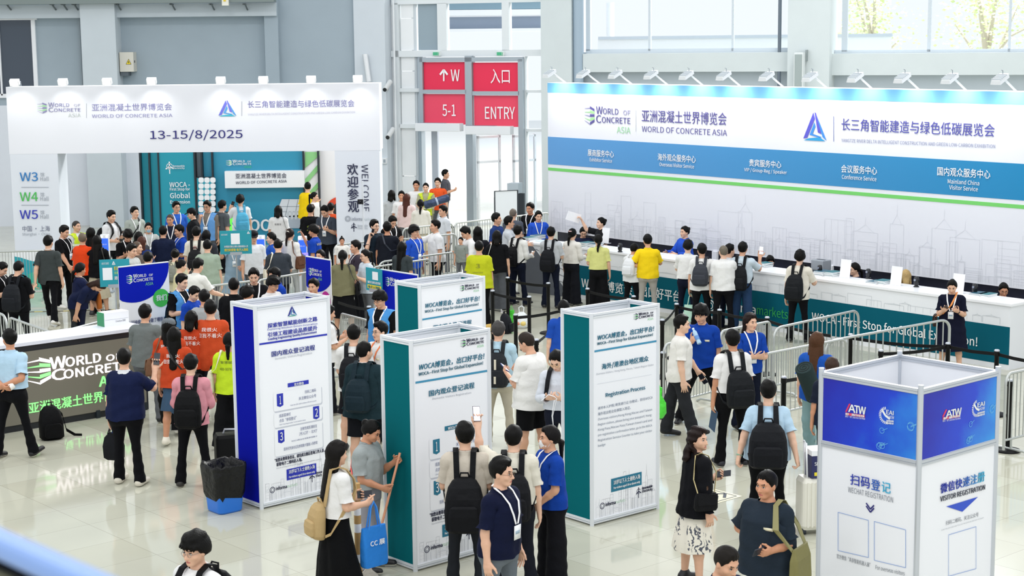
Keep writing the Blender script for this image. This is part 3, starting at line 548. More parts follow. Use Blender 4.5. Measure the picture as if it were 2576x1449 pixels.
c.t('WOCA博览会，', 1464, 724, 1600, 746, 27, cw, .012); c.t('出口好平台', 1612, 745, 1712, 761, 28, cw, .012); a, b = c.q(1788, 769); ring(mb, KP, a, b, .11, .03, cw, .01); ring(mb, KP, a, b, .06, .02, cw, .01)
c.t('informa', 1803, 777, 1902, 790, 25, cw, .01); c.t('markets', 1905, 791, 1983, 802, 24, cg, .004); c.t('WOCA - First Stop for Global Expansion!', 2043, 816, 2459, 873, 28, cw, .012); mb.build('lettering', gf)
mb = MB(); skyline(mb, KP, .2, KL - .2, .76, .2, mat('c9cfd4', .6), 5, .006, .004, 26); mb.build('skyline_print', body)
EP = Plane(C3, C2 - C3); EL = np.linalg.norm(C2 - C3); EN = -EP.n; mb = MB(); mb.obox(C3, C2 - C3, EN * .55, np.array([0, 0, 1.09]), mat('dfe2e6', .5)); q = mb.build('end_panel', CT); mb = MB(); mb.obox(C3 - EP.u * .03 - EN * .03, C2 - C3 + EP.u * .06, EN * .64, np.array([0, 0, .04]), mat('f1f2f5', .3)); o = mb.build('worktop', CT); o.location.z += 1.09
mb = MB(); dk = mat('5b6068', .6)
mb.poly([EP.pt(x, z, .006) for x, z in ((0, 0), (EL * .92, 0), (EL * .2, 1.05), (0, 1.05))], dk)
for k in range(5): ln(mb, EP, [(EL * .25, 1.0 - .17 * k), (EL, .62 - .13 * k)], .012, dk, .008)
mb.build('line_print', q)
# things standing on the counter
def on_counter(px, py): return at(px, py, 1.131)
BC = (mat('1f6f78', .5), mat('2d5f73', .5), mat('f3f4f4', .6))
def booklet(o, rz, lab, grp, k):
    mb = MB(); mb.box(o + np.array([0, 0, .009]), (.21, .29, .018), BC[2], rz); mb.box(o + np.array([0, 0, .0195]), (.214, .294, .003), BC[k % 2], rz); tag(mb.build('booklet'), lab, 'book', grp)
for i, (px, py, n, lab) in enumerate(((1333, 603, 3, 'on the angled left end of the counter'), (1352, 600, 4, 'in front of the woman in bright blue jacket'), (1476, 621, 5, 'before the seated woman in glasses'), (1497, 622, 4, 'under the white card stand nearest the raised paper'), (1922, 671, 4, 'before the low dark-haired head'), (2068, 692, 4, 'right of the man in cream tee'), (2094, 694, 4, 'left of the first tilted white code card'), (2202, 712, 2, 'between two black scanners, dark cover'), (2222, 713, 3, 'left of the middle white code card'), (2462, 742, 2, 'right of the last scanner, left pile'), (2483, 744, 2, 'right of the last scanner, right pile'))):
    o = on_counter(px, py)
    for k in range(n): booklet(o + np.array([(k % 2) * .012, 0, k * .0215]), -.87 + .05 * (k % 3), 'teal booklet piled on the counter ' + lab, 'booklets piled ' + lab, i)
for px, py, lab in ((1521, 612, 'beside the raised paper woman'), (2124, 699, 'left one of three at the counter right half'), (2252, 718, 'middle one of three at the counter right half'), (2408, 738, 'behind the woman in navy dress')):
    o = on_counter(px, py); t = empty('card_stand', o, 0, 'upright white acrylic card on the counter, ' + lab, 'card stand', 'white card stands on the counter'); mb = MB(); mb.obox(o - KP.u * .12, KP.u * .24, np.array([0, 0, .34]) + KN * .05, KN * .006, mat('f4f5f8', .25)); mb.build('card', t); mb = MB(); mb.obox(o - KP.u * .1 - KP.n * -.0, KP.u * .2, KN * .11, np.array([0, 0, .006]), mat('e8ebf2', .2)); mb.build('foot', t)
for px, py, lab in ((1560, 634, 'left of the yellow polo man'), (2062, 691, 'right of the cream tee man'), (2184, 701, 'right of the first code card'), (2305, 722, 'right of the middle code card'), (2452, 740, 'right of the navy dress woman')):
    o = on_counter(px, py); t = empty('desk_scanner', o, 0, 'small black scanner standing on the counter ' + lab, 'scanner', 'black scanners on the counter'); m = mat('15171d', .25)
    mb = MB(); mb.lathe([(.05, 0), (.055, .01), (.035, .025)], o, m, 14); mb.build('base', t); mb = MB(); mb.lathe([(.03, .02), (.048, .06), (.05, .14), (.04, .18), (.015, .19)], o, m, 14); mb.build('housing', t); mb = MB(); mb.lathe([(.022, 0), (.02, .012)], o + KP.n * .047 + np.array([0, 0, .13]), mat('8d93a3', .1), 12, ax=(KP.u, np.array([0, 0, 1.]), KP.n)); mb.build('lens', t)
o = on_counter(2044, 682) + KN * .25; t = empty('desk_printer', o, 0, 'grey box printer on the counter behind the cream tee man', 'printer'); mb = MB(); mb.box(o + np.array([0, 0, .1]), (.3, .26, .2), mat('8f959c', .4), -.87); mb.build('housing', t, bevel=.015); mb = MB(); mb.box(o + np.array([0, 0, .203]), (.2, .03, .006), mat('2a2d33'), -.87); mb.build('slot', t)
o = on_counter(1650, 640); mb = MB(); mb.box(o + np.array([0, 0, .004]), (.21, .3, .008), mat('eef1f8'), -.7); tag(mb.build('paper_form'), 'white form lying on the counter beside the yellow polo man', 'paper')
o = on_counter(1375, 606); mb = MB(); mb.box(o + np.array([0, 0, .004]), (.3, .42, .008), mat('cfe0ea'), -.9); tag(mb.build('paper_form'), 'pale blue leaflet sheet on the counter beside stacked booklets', 'paper')

# ------------------------------------------------------------------ information towers
def tower(F, a, w, d, h, name, label, side, frame, mids=()):
    dr, db = np.array([math.cos(a), math.sin(a), 0]), np.array([-math.sin(a), math.cos(a), 0]); F = np.array([F[0], F[1], 0.]); t = empty(name, F + dr * w / 2 + db * d / 2, 0, label, 'information tower'); P = [F, F + dr * w, F + dr * w + db * d, F + db * d]
    for p in P:
        mb = MB(); mb.loft([[p + dr * x + db * y + np.array([0, 0, z]) for x, y in rrect(.052, .052, .018, 1)] for z in (0, h + (.03 if mids else 0))], frame); mb.build('corner_post', t)
    for k in range(4):
        p, q = P[k], P[(k + 1) % 4]; e = (q - p) / np.linalg.norm(q - p); n = np.cross(e, (0, 0, 1)); L_ = np.linalg.norm(q - p)
        for z in (.02, h - .055) + tuple(mids):
            mb = MB(); mb.obox(p + e * .02 - n * .017 + np.array([0, 0, z]), e * (L_ - .04), n * .034, np.array([0, 0, .05]), frame); mb.obox(p + e * .02 - n * .0195 + np.array([0, 0, z + .021]), e * (L_ - .04), n * .039, np.array([0, 0, .004]), mat('8e97a2', .4)); mb.build('rail', t)
    out = []
    for k in range(4):
        p, q = P[k], P[(k + 1) % 4]; e = (q - p) / np.linalg.norm(q - p); n = np.cross(e, (0, 0, 1)); mb = MB(); mb.obox(p - n * .004 + np.array([0, 0, .05]), q - p, n * .008, np.array([0, 0, h - .08]), PANEL); o = mb.build(('front_panel', 'right_panel', 'back_panel', 'left_panel')[k], t); out.append(o)
        if side and k in (1, 3): mb = MB(); pl = Plane(p, e); rect(mb, pl, .03, .07, np.linalg.norm(q - p) - .03, h - .055, side, .006); mb.build('colour_sheet', o)
    return t, out, Plane(F + db * 0, dr), Plane(P[3], -db)
TB, BB = mat('06646c', .8, spec=.05), mat('0a149a', .8, spec=.05)
KI = {'A': ((-3.06, 19.56), .74), 'B': ((-1.06, 17.1), .73), 'C': ((.90, 18.71), .70), 'D': ((-1.19, 21.17), .71)}
DT, LB, GL = mat('1d7390', .6), mat('3a8fb4', .6), mat('a8adb8', .7)
def woca_head(c, sx, sy, k, logo):
    c.t('WOCA博览会，出口好平台!', sx, sy, sx + 625 * k, sy - 108 * k, 62 * k, DT, .014, .15); c.t('WOCA—First Stop for Global Expansion!', sx, sy + 55 * k, sx + 617 * k, sy - 45 * k, 42 * k, mat('2f6f86'), .002); c.line([(sx - 28 * k, sy + 117 * k), (sx + 658 * k, sy + 3 * k)], .022, LB)
    c.woc(*logo, INK, mat('6fc77a'), INK, mat('8fd09a'), .010)
def foot_marks(mb, pl, m):
    skyline(mb, pl, .06, .62, .08, .42, SKY, 3, .004, .004, 7); skyline(mb, pl, .5, 1.03, .08, .5, SKY, 8, .004, .004, 8); skyline(mb, pl, .06, 1.0, .08, .22, SKY, 12, .003, .005, 10)
    ring(mb, pl, .16, .21, .035, .009, INK); ring(mb, pl, .16, .21, .02, .006, INK); word(mb, pl, 'informa', (.21, .195, .37, .195, .045), INK, .01); word(mb, pl, 'markets', (.375, .195, .53, .195, .042), mat('b5d8bc'))
    turbine(mb, pl, .75, .275, .10, INK); word(mb, pl, 'Renewable', (.81, .285, .98, .285, .035), INK, .01); word(mb, pl, 'Electricity', (.81, .24, .98, .24, .04), INK, .01)
def steps(mb, pl, c1, m, z0):
    """numbered instruction cards"""
    pl = Sub(pl, .57 - .535 * .84, z0 - z0 * .92, .84, .92)
    for i, (za, zb, nx) in enumerate(((z0 - .25, z0, .17), (z0 - .47, z0 - .27, .80), (z0 - .86, z0 - .49, .17))):
        mb.poly([pl.pt(.535 + x + .015, (za + zb) / 2 + y - .022, .005) for x, y in rrect(.85, zb - za, .03)], mat('c9cdd8')); mb.poly([pl.pt(.535 + x, (za + zb) / 2 + y, .007) for x, y in rrect(.85, zb - za, .03)], PANEL)
        zz = zb - .18 if i != 1 else zb - .17; mb.poly([pl.pt(nx + x, zz + y, .009) for x, y in ((0, 0), (.055, -.02), (.11, 0), (.11, .16), (0, .16))], m); word(mb, pl, str(i + 1), (nx + (.042 if i == 0 else .032), zz + .02, nx + (.066 if i == 0 else .078), zz + .02, .11), WHITE, .012, .012)
    L_ = ((('扫码二维码', .66, -.08, .20), ('关注微信公众号', .55, -.155, .31), ('Scan the QR code to follow official account', .40, -.215, .46)), (('底部菜单栏', .20, -.34, .20), ('点击“参观登记”', .20, -.405, .30), ('Click "Visit Registration" in the bottom menu', .20, -.45, .46)), (('注册完成后请前往', .56, -.57, .30), ('2号入口厅 · 北大厅', .54, -.635, .32), ('WOCA柜台处领取参观胸卡', .40, -.70, .46), ('现场可凭身份证及参观胸卡直接入场参观', .26, -.80, .60)))
    for g in L_:
        for s, x, z, w in g: word(mb, pl, s, (x, z0 + z, x + w, z0 + z, .045 if ord(s[1]) > 255 else .022), mat('5d6690'), 0, .012)
    word(mb, pl, '*如您未携带身份证，请完成注册后咨询工作人员，', (.10, z0 - .93, .99, z0 - .93, .05), INK, .004); word(mb, pl, '获取电子二维码后入场。', (.13, z0 - .99, .58, z0 - .99, .05), INK, .004); word(mb, pl, 'If you do not bring your ID card with you, please consult the staff after completing', (.13, z0 - 1.03, .93, z0 - 1.03, .022), GTX)
    rect(mb, pl, .30, z0 - 1.21, .83, z0 - 1.06, m, .007); word(mb, pl, '18岁以下人士谢绝入场', (.335, z0 - 1.125, .795, z0 - 1.125, .055), WHITE, .012, .012); word(mb, pl, 'For visitors aged 18 or above only', (.335, z0 - 1.19, .795, z0 - 1.19, .035), WHITE, .004, .012)
LBL = {'A': 'white tower with dark blue side and triangle emblem, domestic visitor steps', 'B': 'front teal-sided white tower before the two backpack men, domestic registration', 'C': 'teal-sided white tower headed Registration Process, right of centre', 'D': 'rearmost teal-sided white tower, half hidden behind another tower'}
for k in 'ABCD':
    (x, y), a = KI[k]; t, pan, pl, _ = tower((x, y), a, 1.07, .49, 2.5, 'information_tower', LBL[k], BB if k == 'A' else TB, ALUW); mb = MB()
    if k == 'A':
        c = Crop(570, 720, 2.5, pl, mb, .009); c.tri(382, 130, 441, 193, mat('1a2a8c'), mat('3a7fb0'), mat('4fa398'))
        for s, x0, y0, x1, y1, h, m, bo in (('探索智慧赋能创新之路', 257, 261, 568, 221, 30, BLUE, .01), ('Exploring Wisdom-Driven Innovation', 256, 282, 569, 243, 15, BLUE, 0), ('引领工程建设品质提升', 258, 317, 568, 279, 30, BLUE, .01), ('Leading Engineering Quality Enhancement', 260, 342, 564, 300, 19, BLUE, .004), ('国内观众登记流程', 281, 442, 553, 402, 34, mat('2a3796'), .006), ('Domestic Visitors Registration', 304, 464, 535, 432, 17, GL, 0)): c.t(s, x0, y0, x1, y1, h, m, bo)
        c.line([(204, 365), (630, 303)], .022, BLUE); b1 = c.q(362, 640); rect(mb, pl, .43, b1[1] + .0, .74, b1[1] + .05, BLUE, .007); word(mb, pl, '官方微信', (.52, b1[1] + .006, .66, b1[1] + .006, .035), WHITE, .01, .012); steps(mb, pl, BLUE, BLUE, b1[1] - .04)
    else:
        c = {'B': Crop(800, 720, 3.814, pl, mb, .009), 'C': Crop(1200, 740, 3.814, pl, mb, .009), 'D': Crop(950, 680, 3.369, pl, mb, .009)}[k]
        if k == 'B': woca_head(c, 960, 808, 1., (1362, 514, 1586, 618))
        if k == 'C': woca_head(c, 1148, 447, .865, (1496, 186, 1687, 274))
        if k == 'D': woca_head(c, 397, 331, .735, (694, 126, 856, 200))
        if k in 'BD':
            if k == 'D': c.t('国内观众登记流程', 470, 500, 792, 452, 36, DT, .006)
            else: c.t('国内观众登记流程', 1060, 1050, 1495, 982, 58, DT, .006); c.t('Domestic Visitors Registration', 1094, 1095, 1465, 1035, 26, GL)
            zq = c.q(1185, 1395)[1] if k == 'B' else 1.40; rect(mb, pl, .43, zq, .74, zq + .05, DT, .007); word(mb, pl, 'WOCA 官方微信', (.47, zq + .006, .70, zq + .006, .036), WHITE, .008, .012); steps(mb, pl, DT, DT, zq - .05)
        if k == 'C':
            c.t('海外/港澳台地区观众', 1192, 722, 1640, 652, 60, DT, .006); c.t('Overseas Visitors / Hong Kong, Macao, Taiwan Region Visitor', 1140, 782, 1690, 690, 26, GL); c.t('Registration Process', 1230, 990, 1608, 930, 50, DT, .006); c.line([(1150, 862), (1670, 770)], .004, SKY); G3 = mat('6f7c92', .7)
            for i, s in enumerate(('请持本人护照/港澳通行证/台胞证，前往WOCA', '海外观众柜台处换取入场证。')): c.t(s, 1155, 1108 + 54 * i, (1680, 1470)[i], 1010 + 54 * i + (0, 42)[i], 32, G3)
            for i, (s, x1) in enumerate((('Overseas visitors/Hong Kong,Macao and Taiwan', 1675), ('Region visitors, please bring your passport/ Hong-', 1675), ('Kong Pass/Macao Pass/Taiwan travel card and', 1675), ('pre-registration confirmation letter, go to the WOCA', 1675), ('Registration Service Counter to take your visitor', 1675), ('badge', 1228))): c.t(s, 1157, 1218 + 50.5 * i, x1, 1218 + 50.5 * i - (x1 - 1157) * .185, 30, G3)
            c.x, c.y, c.k = 1400, 740, 2.414; b1 = c.q(325, 1204)[1]; rect(mb, pl, .30, b1, .80, b1 + .16, DT, .007); word(mb, pl, '18岁以下人士谢绝入场', (.335, b1 + .085, .765, b1 + .085, .055), WHITE, .012, .012); word(mb, pl, 'For visitors aged 18 or above only', (.335, b1 + .025, .765, b1 + .025, .035), WHITE, .004, .012)
    foot_marks(mb, pl, INK); mb.build('lettering', pan[0])
# square tower at lower right
def sky_band(nt, b, N, L):
    tc = N('ShaderNodeTexCoord'); d = N('ShaderNodeVectorMath'); d.operation = 'DOT_PRODUCT'; d.inputs[1].default_value = (1, 0, -.35); r = N('ShaderNodeMapRange'); r.inputs['From Min'].default_value = -.55; r.inputs['From Max'].default_value = .62
    cr = N('ShaderNodeValToRGB'); e = cr.color_ramp.elements; e[0].color = lin('0a14a4'); e[0].position = .1; e[1].color = lin('35a8ee'); e[1].position = 1; q = e.new(.55); q.color = lin('0c3ccc'); n = N('ShaderNodeTexNoise'); n.inputs['Scale'].default_value = 2.5; n.inputs['Detail'].default_value = 6; ad = N('ShaderNodeMath'); ad.inputs[1].default_value = -.5; m2 = N('ShaderNodeMath'); m2.operation = 'MULTIPLY_ADD'; m2.inputs[1].default_value = .5
    L(tc.outputs['Object'], d.inputs[0]); L(tc.outputs['Object'], n.inputs['Vector']); L(d.outputs['Value'], r.inputs['Value']); L(n.outputs[0], ad.inputs[0]); L(ad.outputs[0], m2.inputs[0]); L(r.outputs[0], m2.inputs[2]); L(m2.outputs[0], cr.inputs[0]); L(cr.outputs[0], b.inputs['Base Color'])
EF = at(2316.6, 977, 2.5); mid = at(2316.6, 1105, 0); ea = .72
t, pan, PF, PL_ = tower((EF[0], EF[1]), ea, 1.22, 1.10, 2.5, 'square_tower', 'big square white tower with blue top band at lower right', None, ALU, (1.79,))
EBM = node_mat('sky_band', sky_band, .4)
def e_side(pl, width, panel, c, left):
    mb = MB(); z0, z1 = 1.845, 2.44; rect(mb, pl, .03, z0, width - .03, z1, EBM, .007); bd = mb.build('band_sheet', panel, origin=pl.pt(width / 2, 2.15)); bd.location = Vector(pl.pt(width / 2, 2.15)) - Vector(wpos(panel)); mb = MB()
    c.mb, c.pl, c.e = mb, pl, .011; R_ = mat('e0315c', .5); k = 1. if left else .9; x, y = (240, 440) if left else (832, 470)
    for i, s in enumerate('ATW'): c.t(s, x + (22, 58, 84)[i] * k, y - 8 + (.14 if left else -.17) * 40 * i * k + 2, x + (64, 88, 128)[i] * k, y - 8 + (.14 if left else -.17) * 40 * i * k + 2, 46 * k, cw, .03)
    c.shape([(x, y - 8), (x + 10, y - 8), (x + 34 * k, y - 58 * k), (x + 24 * k, y - 58 * k)], R_); sl = 16 if left else -18
    c.shape([(x + 2, y - 4), (x + 122 * k, y - 4 + sl), (x + 122 * k, y + 12 + sl), (x + 2, y + 12)], R_); c.t('重庆 · 国际汽车技术展', x + 4, y + 10, x + 120 * k, y + 10 + sl, 13, cw, .01); c.t('INFO · INT\'L Auto Inno Tech Week', x + 2, y + 25, x + 124 * k, y + 25 + sl, 13, cw)
    x, y = (455, 490) if left else (1005, 445); a, b = c.q(x + 40, y - 35); 
    for i in range(15): tt = math.radians(100 + 13 * i); ln(mb, pl, [(a + .055 * math.cos(tt), b + .055 * math.sin(tt)), (a + .08 * math.cos(tt), b + .08 * math.sin(tt))], .008, cw, .011)
    ln(mb, pl, [(a - .05, b + .05), (a - .01, b), (a + .04, b - .025)], .02, cw, .011); c.t('EAI', x + 42, y - 42, x + 86, y - 40 if left else y - 52, 26, cw, .02); c.t('SHOW', x + 46, y - 18, x + 88, y - 14 if left else y - 28, 18, cw)
    for q in (0, 1): c.t(('SHANGHAI', '国际机器人展')[q], x + 42, y + 2 + 14 * q, x + 86, y + 6 + 14 * q if left else y - 8 + 14 * q, 11, cw, .01)
    R = random.Random(4)
    for i in range(6): a, b = width * R.uniform(.55, .95), R.uniform(1.88, 2.2); ring(mb, pl, a, b, R.uniform(.02, .04), .004, mat('6fc0f0'), .011, 10); ln(mb, pl, [(a, b), (a + .06, b + .03)], .004, mat('6fc0f0'), .011)
    mb.build('lettering', bd); return MB()
c = Crop(2030, 860, 2.46, None, None, .01)
mb = e_side(PL_, 1.10, pan[3], c, True); c.mb = mb; LBm, NB = mat('3ab0d8', .5), mat('2338b0', .5)
for i, (ch, m) in enumerate(zip('扫码登记', (NB, NB, mat('2a62c0'), LBm))): c.t(ch, 273 + 64.5 * i, 880 + 15.5 * i, 328 + 64.5 * i, 892 + 15.5 * i, 66, m, .012)
c.t('WECHAT REGISTRATION', 258, 930, 536, 992, 34, mat('7d828c')); c.line([(370, 996), (396, 1034), (419, 1010)], .014, NAVY); c.line([(370, 1014), (396, 1053), (419, 1028)], .014, NAVY)
for P in (((196, 1053), (384, 1103), (384, 1333), (196, 1290)), ((420, 1110), (614, 1162), (614, 1396), (420, 1350))): c.line(list(P) + [P[0]], .005, mat('7f9fd8'))
c.t('官方微信“具身智能机器人展”', 188, 1342, 396, 1390, 28, mat('6d727c')); c.t('For overseas visitors', 428, 1405, 608, 1445, 26, mat('6d727c')); mb.build('lettering', pan[3])
mb = e_side(PF, 1.22, pan[0], c, False); c.mb = mb
for i, (ch, m) in enumerate(zip('微信快速注册', (NB, NB, mat('2548b8'), mat('2a6ac4'), mat('2f8ad0'), LBm))): c.t(ch, 820 + 46 * i, 938 - 13.2 * i, 862 + 46 * i, 926 - 13.2 * i, 60, m, .012)
c.t('VISITOR REGISTRATION', 818, 988, 1094, 912, 32, mat('3d4456'), .004); c.shape([(858, 1018), (1054, 958), (957, 1050)], mat('2a4fc8')); c.t('扫码二维码，关注公众号', 854, 1135, 1056, 1080, 28, mat('6d727c')); c.t('SCAN THE QR CODE AND FOLLOW THE OFFICIAL WECHAT ACCOUNT', 824, 1170, 1088, 1092, 9, GTX); P = ((872, 1193), (1042, 1142), (1042, 1402), (872, 1449)); c.line(list(P) + [P[0]], .005, mat('7f9fd8')); mb.build('lettering', pan[0])

# ------------------------------------------------------------------ glowing information desk at left
L0 = at(215, 1057, 0); LD = Plane(L0, UDIR); aL, aR = LD.px(-160, 1150)[0], LD.px(376, 1030)[0]; zT = LD.px(200, 846)[1]
DK = empty('screen_desk', LD.pt((aL + aR) / 2, 0, -.3), 0, 'long information desk with dark screen front and glowing exhibition name', 'desk'); Nn = -LD.n
mb = MB(); mb.obox(LD.pt(aL, .0, -.02), LD.u * (aR - aL), Nn * .55, np.array([0, 0, zT - .03]), mat('23262b', .4)); mb.build('body', DK); mb = MB(); rect(mb, LD, aL, .10, aR - .04, zT - .12, mat('6a675c', .35, emit=.3), .0); sc = mb.build('screen', DK)
mb = MB(); mb.obox(LD.pt(aL, zT - .03, .03), LD.u * (aR - aL), Nn * .7, np.array([0, 0, .05]), mat('e4e7f2', .3)); mb.build('worktop', DK)
mb = MB(); c = Crop(0, 740, 3.294, LD, mb, .006); EW_, EG = mat('fff6fa', emit=1.0), mat('8cf08a', emit=.8); sl = -.155
a_, b_, w_, h_ = c.box4(222, 535, 420, 780); woc_icon(mb, Sub(LD, a_, b_, w_, h_), EW_, EG, EW_)
c.t('W', 416, 622, 545, 604, 96, EW_, .03); c.t('ORLD', 545, 604, 835, 560, 78, EW_, .032); c.t('OF', 880, 556, 1010, 538, 52, EW_, .04); c.t('C', 430, 718, 545, 700, 90, EW_, .035); c.t('ONCRETE', 530, 702, 1065, 620, 74, EW_, .032); c.t('ASIA', 822, 768, 1070, 728, 84, EG, .03); c.t('亚洲混凝土世界博览会', 240, 985, 1110, 855, 92, EG, .02); mb.build('lettering', sc)
mb = MB()
for a in (aL + .1, aR - .9, aR - .1): mb.obox(LD.pt(a, 0, .02), LD.u * .06, Nn * .08, np.array([0, 0, .12]), BLK)
mb.build('foot', DK)
o = at(303, 822, zT + .02) - LD.n * .15; t = empty('carton', o, 0, 'white carton with green end standing on the screen desk', 'box'); mb = MB(); mb.obox(o - LD.u * .19, LD.u * .42, Nn * .22, np.array([0, 0, .21]), mat('eceef0', .5)); bx = mb.build('box', t); mb = MB(); mb.obox(o - LD.u * .195, LD.u * .01, Nn * .22, np.array([0, 0, .212]), mat('2a8a5a', .5)); mb.build('green_end', t); mb = MB(); pl = Plane(o, LD.u); word(mb, pl, 'Cinotion 的呢', (.0, .05, .17, .05, .035), mat('5b6068'), 0, .004); ln(mb, pl, [(-.18, .1), (.22, .1)], .003, GTX, .003); mb.build('lettering', bx)

# ------------------------------------------------------------------ steel crowd barriers
STEEL = mat('b9bdba', .35, .6)
bar0 = None
def barrier(p, q, lab):
    """one barrier section from p to q (floor points)"""
    global bar0
    p, q = np.array(p, float), np.array(q, float); L_ = np.linalg.norm(q[:2] - p[:2]); rz = math.atan2(q[1] - p[1], q[0] - p[0]); c = (p + q) / 2; c[2] = 0
    if bar0 is None:
        bar0 = empty('crowd_barrier', (0, 0, 0), 0, lab, 'barrier', 'steel crowd barriers'); mb = MB(); r = .16; h = 1.1; X = 1.08; P = [(-X, 0, .06)] + [(-X + r - r * math.cos(t), 0, h - r + r * math.sin(t)) for t in (math.pi / 2 * k / 5 for k in range(6))] + [(X - r + r * math.sin(t), 0, h - r + r * math.cos(t)) for t in (math.pi / 2 * k / 5 for k in range(6))] + [(X, 0, .06)]
        mb.tube(P, .021, STEEL, 8); mb.tube([(-X, 0, .19), (X, 0, .19)], .018, STEEL, 8); mb.build('frame', bar0, origin=(0, 0, 0))
        mb = MB()
        for k in range(17): x = -X + .12 * (k + 1); mb.tube([(x, 0, .19), (x, 0, h - .0)], .0095, STEEL, 6)
        mb.build('bars', bar0, origin=(0, 0, 0))
        for s in (-1, 1): mb = MB(); mb.tube([(s * .85, -.28, .012), (s * .85, -.2, .05), (s * .85, .2, .05), (s * .85, .28, .012)], .02, STEEL, 8); mb.tube([(s * .85, 0, .05), (s * .85, 0, .19)], .018, STEEL, 8); mb.build('foot', bar0, origin=(0, 0, 0))
        b = bar0
    else: b = copy_tree(bar0, label=lab)
    b.location = c; b.rotation_euler = (0, 0, rz); b.scale = (L_ / 2.2, 1, 1)
def B_(x0, y0, x1, y1, lab): barrier(at(x0, y0, 1.1), at(x1, y1, 1.1), lab)
for a in ((-175, 637, -20, 634, 'steel barrier at the far left edge under the W5 column'), (-18, 634, 118, 630, 'steel barrier before the left arch column, beside the charcoal tee man'), (-110, 742, 17, 796, 'steel barrier at left edge in front of the two black-shirted men'), (20, 797, 147, 843, 'steel barrier sloping down to the screen desk at left'), (150, 836, 292, 798, 'steel barrier behind the screen desk, left of the carton'), (398, 772, 520, 752, 'steel barrier right of the blue circle banner, beside the light blue vest man'),
          (500, 723, 640, 706, 'steel barrier under the white polo man leaning on it'), (645, 706, 792, 682, 'steel barrier behind the men in black, left of the shield banner'), (846, 676, 945, 661, 'steel barrier beside the woman in olive top'), (950, 660, 1160, 632, 'long steel barrier before the man in blue polo at centre'), (935, 673, 1085, 651, 'nearer steel barrier behind the blue banner, lower at centre'),
          (838, 617, 1000, 601, 'steel barrier behind the girl in white at the arch'), (1004, 603, 1150, 588, 'steel barrier in the second row behind blue polo man'), (1011, 576, 1140, 561, 'steel barrier before the woman in cream blouse'), (1142, 562, 1258, 548, 'far steel barrier at the bright doors, left section'), (1262, 548, 1384, 535, 'far steel barrier at the bright doors, right section'),
          (1668, 868, 1806, 836, 'steel barrier behind the white tee man and blue polo man'), (1810, 834, 1941, 808, 'steel barrier behind the long haired woman with crossed arms'), (1945, 827, 2162, 779, 'steel barrier right of the crossed arms woman, before the slogan'), (1915, 893, 2132, 851, 'steel barrier behind the long brown haired woman'), (2075, 860, 2392, 802, 'long steel barrier ending before the navy dress woman'), (2529, 942, 2700, 905, 'steel barrier at the right edge behind the square tower'), (856, 788, 928, 807, 'steel barrier between the blue side tower and light blue vest man')): B_(*a)
# ------------------------------------------------------------------ black belt posts
def post_at(px, py): p = at(px, py, .99); p[2] = 0; return p
PB = mat('07080b', .55, spec=.25); st0 = None; POSTS = {}
def stanchion(key, px, py, lab, to=()):
    global st0
    p = post_at(px, py); POSTS[key] = p
    if st0 is None:
        st0 = empty('belt_post', (0, 0, 0), 0, lab, 'belt post', 'black belt posts'); mb = MB(); mb.lathe([(.17, 0), (.175, .012), (.16, .03), (.05, .045)], (0, 0, 0), PB, 24); mb.build('base', st0, origin=(0, 0, 0)); mb = MB(); mb.lathe([(.034, .03), (.034, .90), (.041, .90), (.041, .97)], (0, 0, 0), PB, 14); mb.build('post', st0, origin=(0, 0, 0)); mb = MB(); mb.lathe([(.041, .97), (.041, .985), (.03, .995)], (0, 0, 0), mat('b9bec6', .3, .5), 14); mb.build('cap', st0, origin=(0, 0, 0)); s = st0
    else: s = copy_tree(st0, label=lab)
    s.location = p; return s
def belt(s, p, q, z=.925):
    d = q - p; L_ = np.linalg.norm(d); mb = MB(); n = max(2, int(L_ / .3)); mb.ribbon([p + d * (k / n) + np.array([0, 0, z - .04 * math.sin(math.pi * k / n) * min(1, L_ / 2)]) for k in range(n + 1)], (0, 0, .05), PB, .003); o = mb.build('belt', s)
SL = (('a', 1239, 730, 'beside the lime tee man, first post left', 'b'), ('c', 1277, 697, 'behind the black tee with white strap', 'd'), ('b', 1331, 745, 'left of the striped counter end', None), ('d', 1379, 711, 'in front of the grey shirt man with backpack', None), ('e', 1297, 790, 'before the green plastic bag', 'd2'), ('g', 1349, 853, 'behind the white tee man in black shorts', 'h'), ('h', 1394, 807, 'beside the blue shirted person behind the tower', None), ('i', 1478, 725, 'below the woman in off shoulder blouse', 'j'), ('j', 1594, 744, 'beside the yellow polo man', None), ('k', 1666, 803, 'at the upper right corner of the Registration Process tower', 'l'), ('l', 1702, 763, 'below the white shirt man at the counter', 'm'), ('m', 1810, 778, 'below the two men in white polo', 'n'), ('n', 1930, 797, 'below the green word on the counter', 'n2'), ('p', 1972, 947, 'left of the long brown haired woman', 'p2'), ('q', 2385, 862, 'in front of the navy dress woman', 'r'), ('r', 2508, 880, 'right of the slogan near the counter end', 'r2'), ('s', 928, 770, 'behind the light blue vest man at centre', 's2'), ('t', 2541, 955, 'at the right edge behind the square tower', None), ('u', 1668, 885, 'right of the tower beside the white tee man', None), ('v', 2140, 840, 'behind the barrier under the slogan', 'q'), ('w', 2216, 880, 'half hidden behind the square tower top', None))
so = {}
EX = {'d2': (1425, 770), 'n2': (2090, 835), 'p2': (2075, 925), 'r2': (2640, 905), 's2': (850, 752)}
for k, x, y, lab, to in SL: so[k] = stanchion(k, x, y, 'black belt post ' + lab)
for k, x, y, lab, to in SL:
    if to: belt(so[k], POSTS[k], POSTS[to] if to in POSTS else post_at(*EX[to]))
belt(so['w'], POSTS['w'], POSTS['q']); belt(so['u'], POSTS['u'], POSTS['k'], .5)

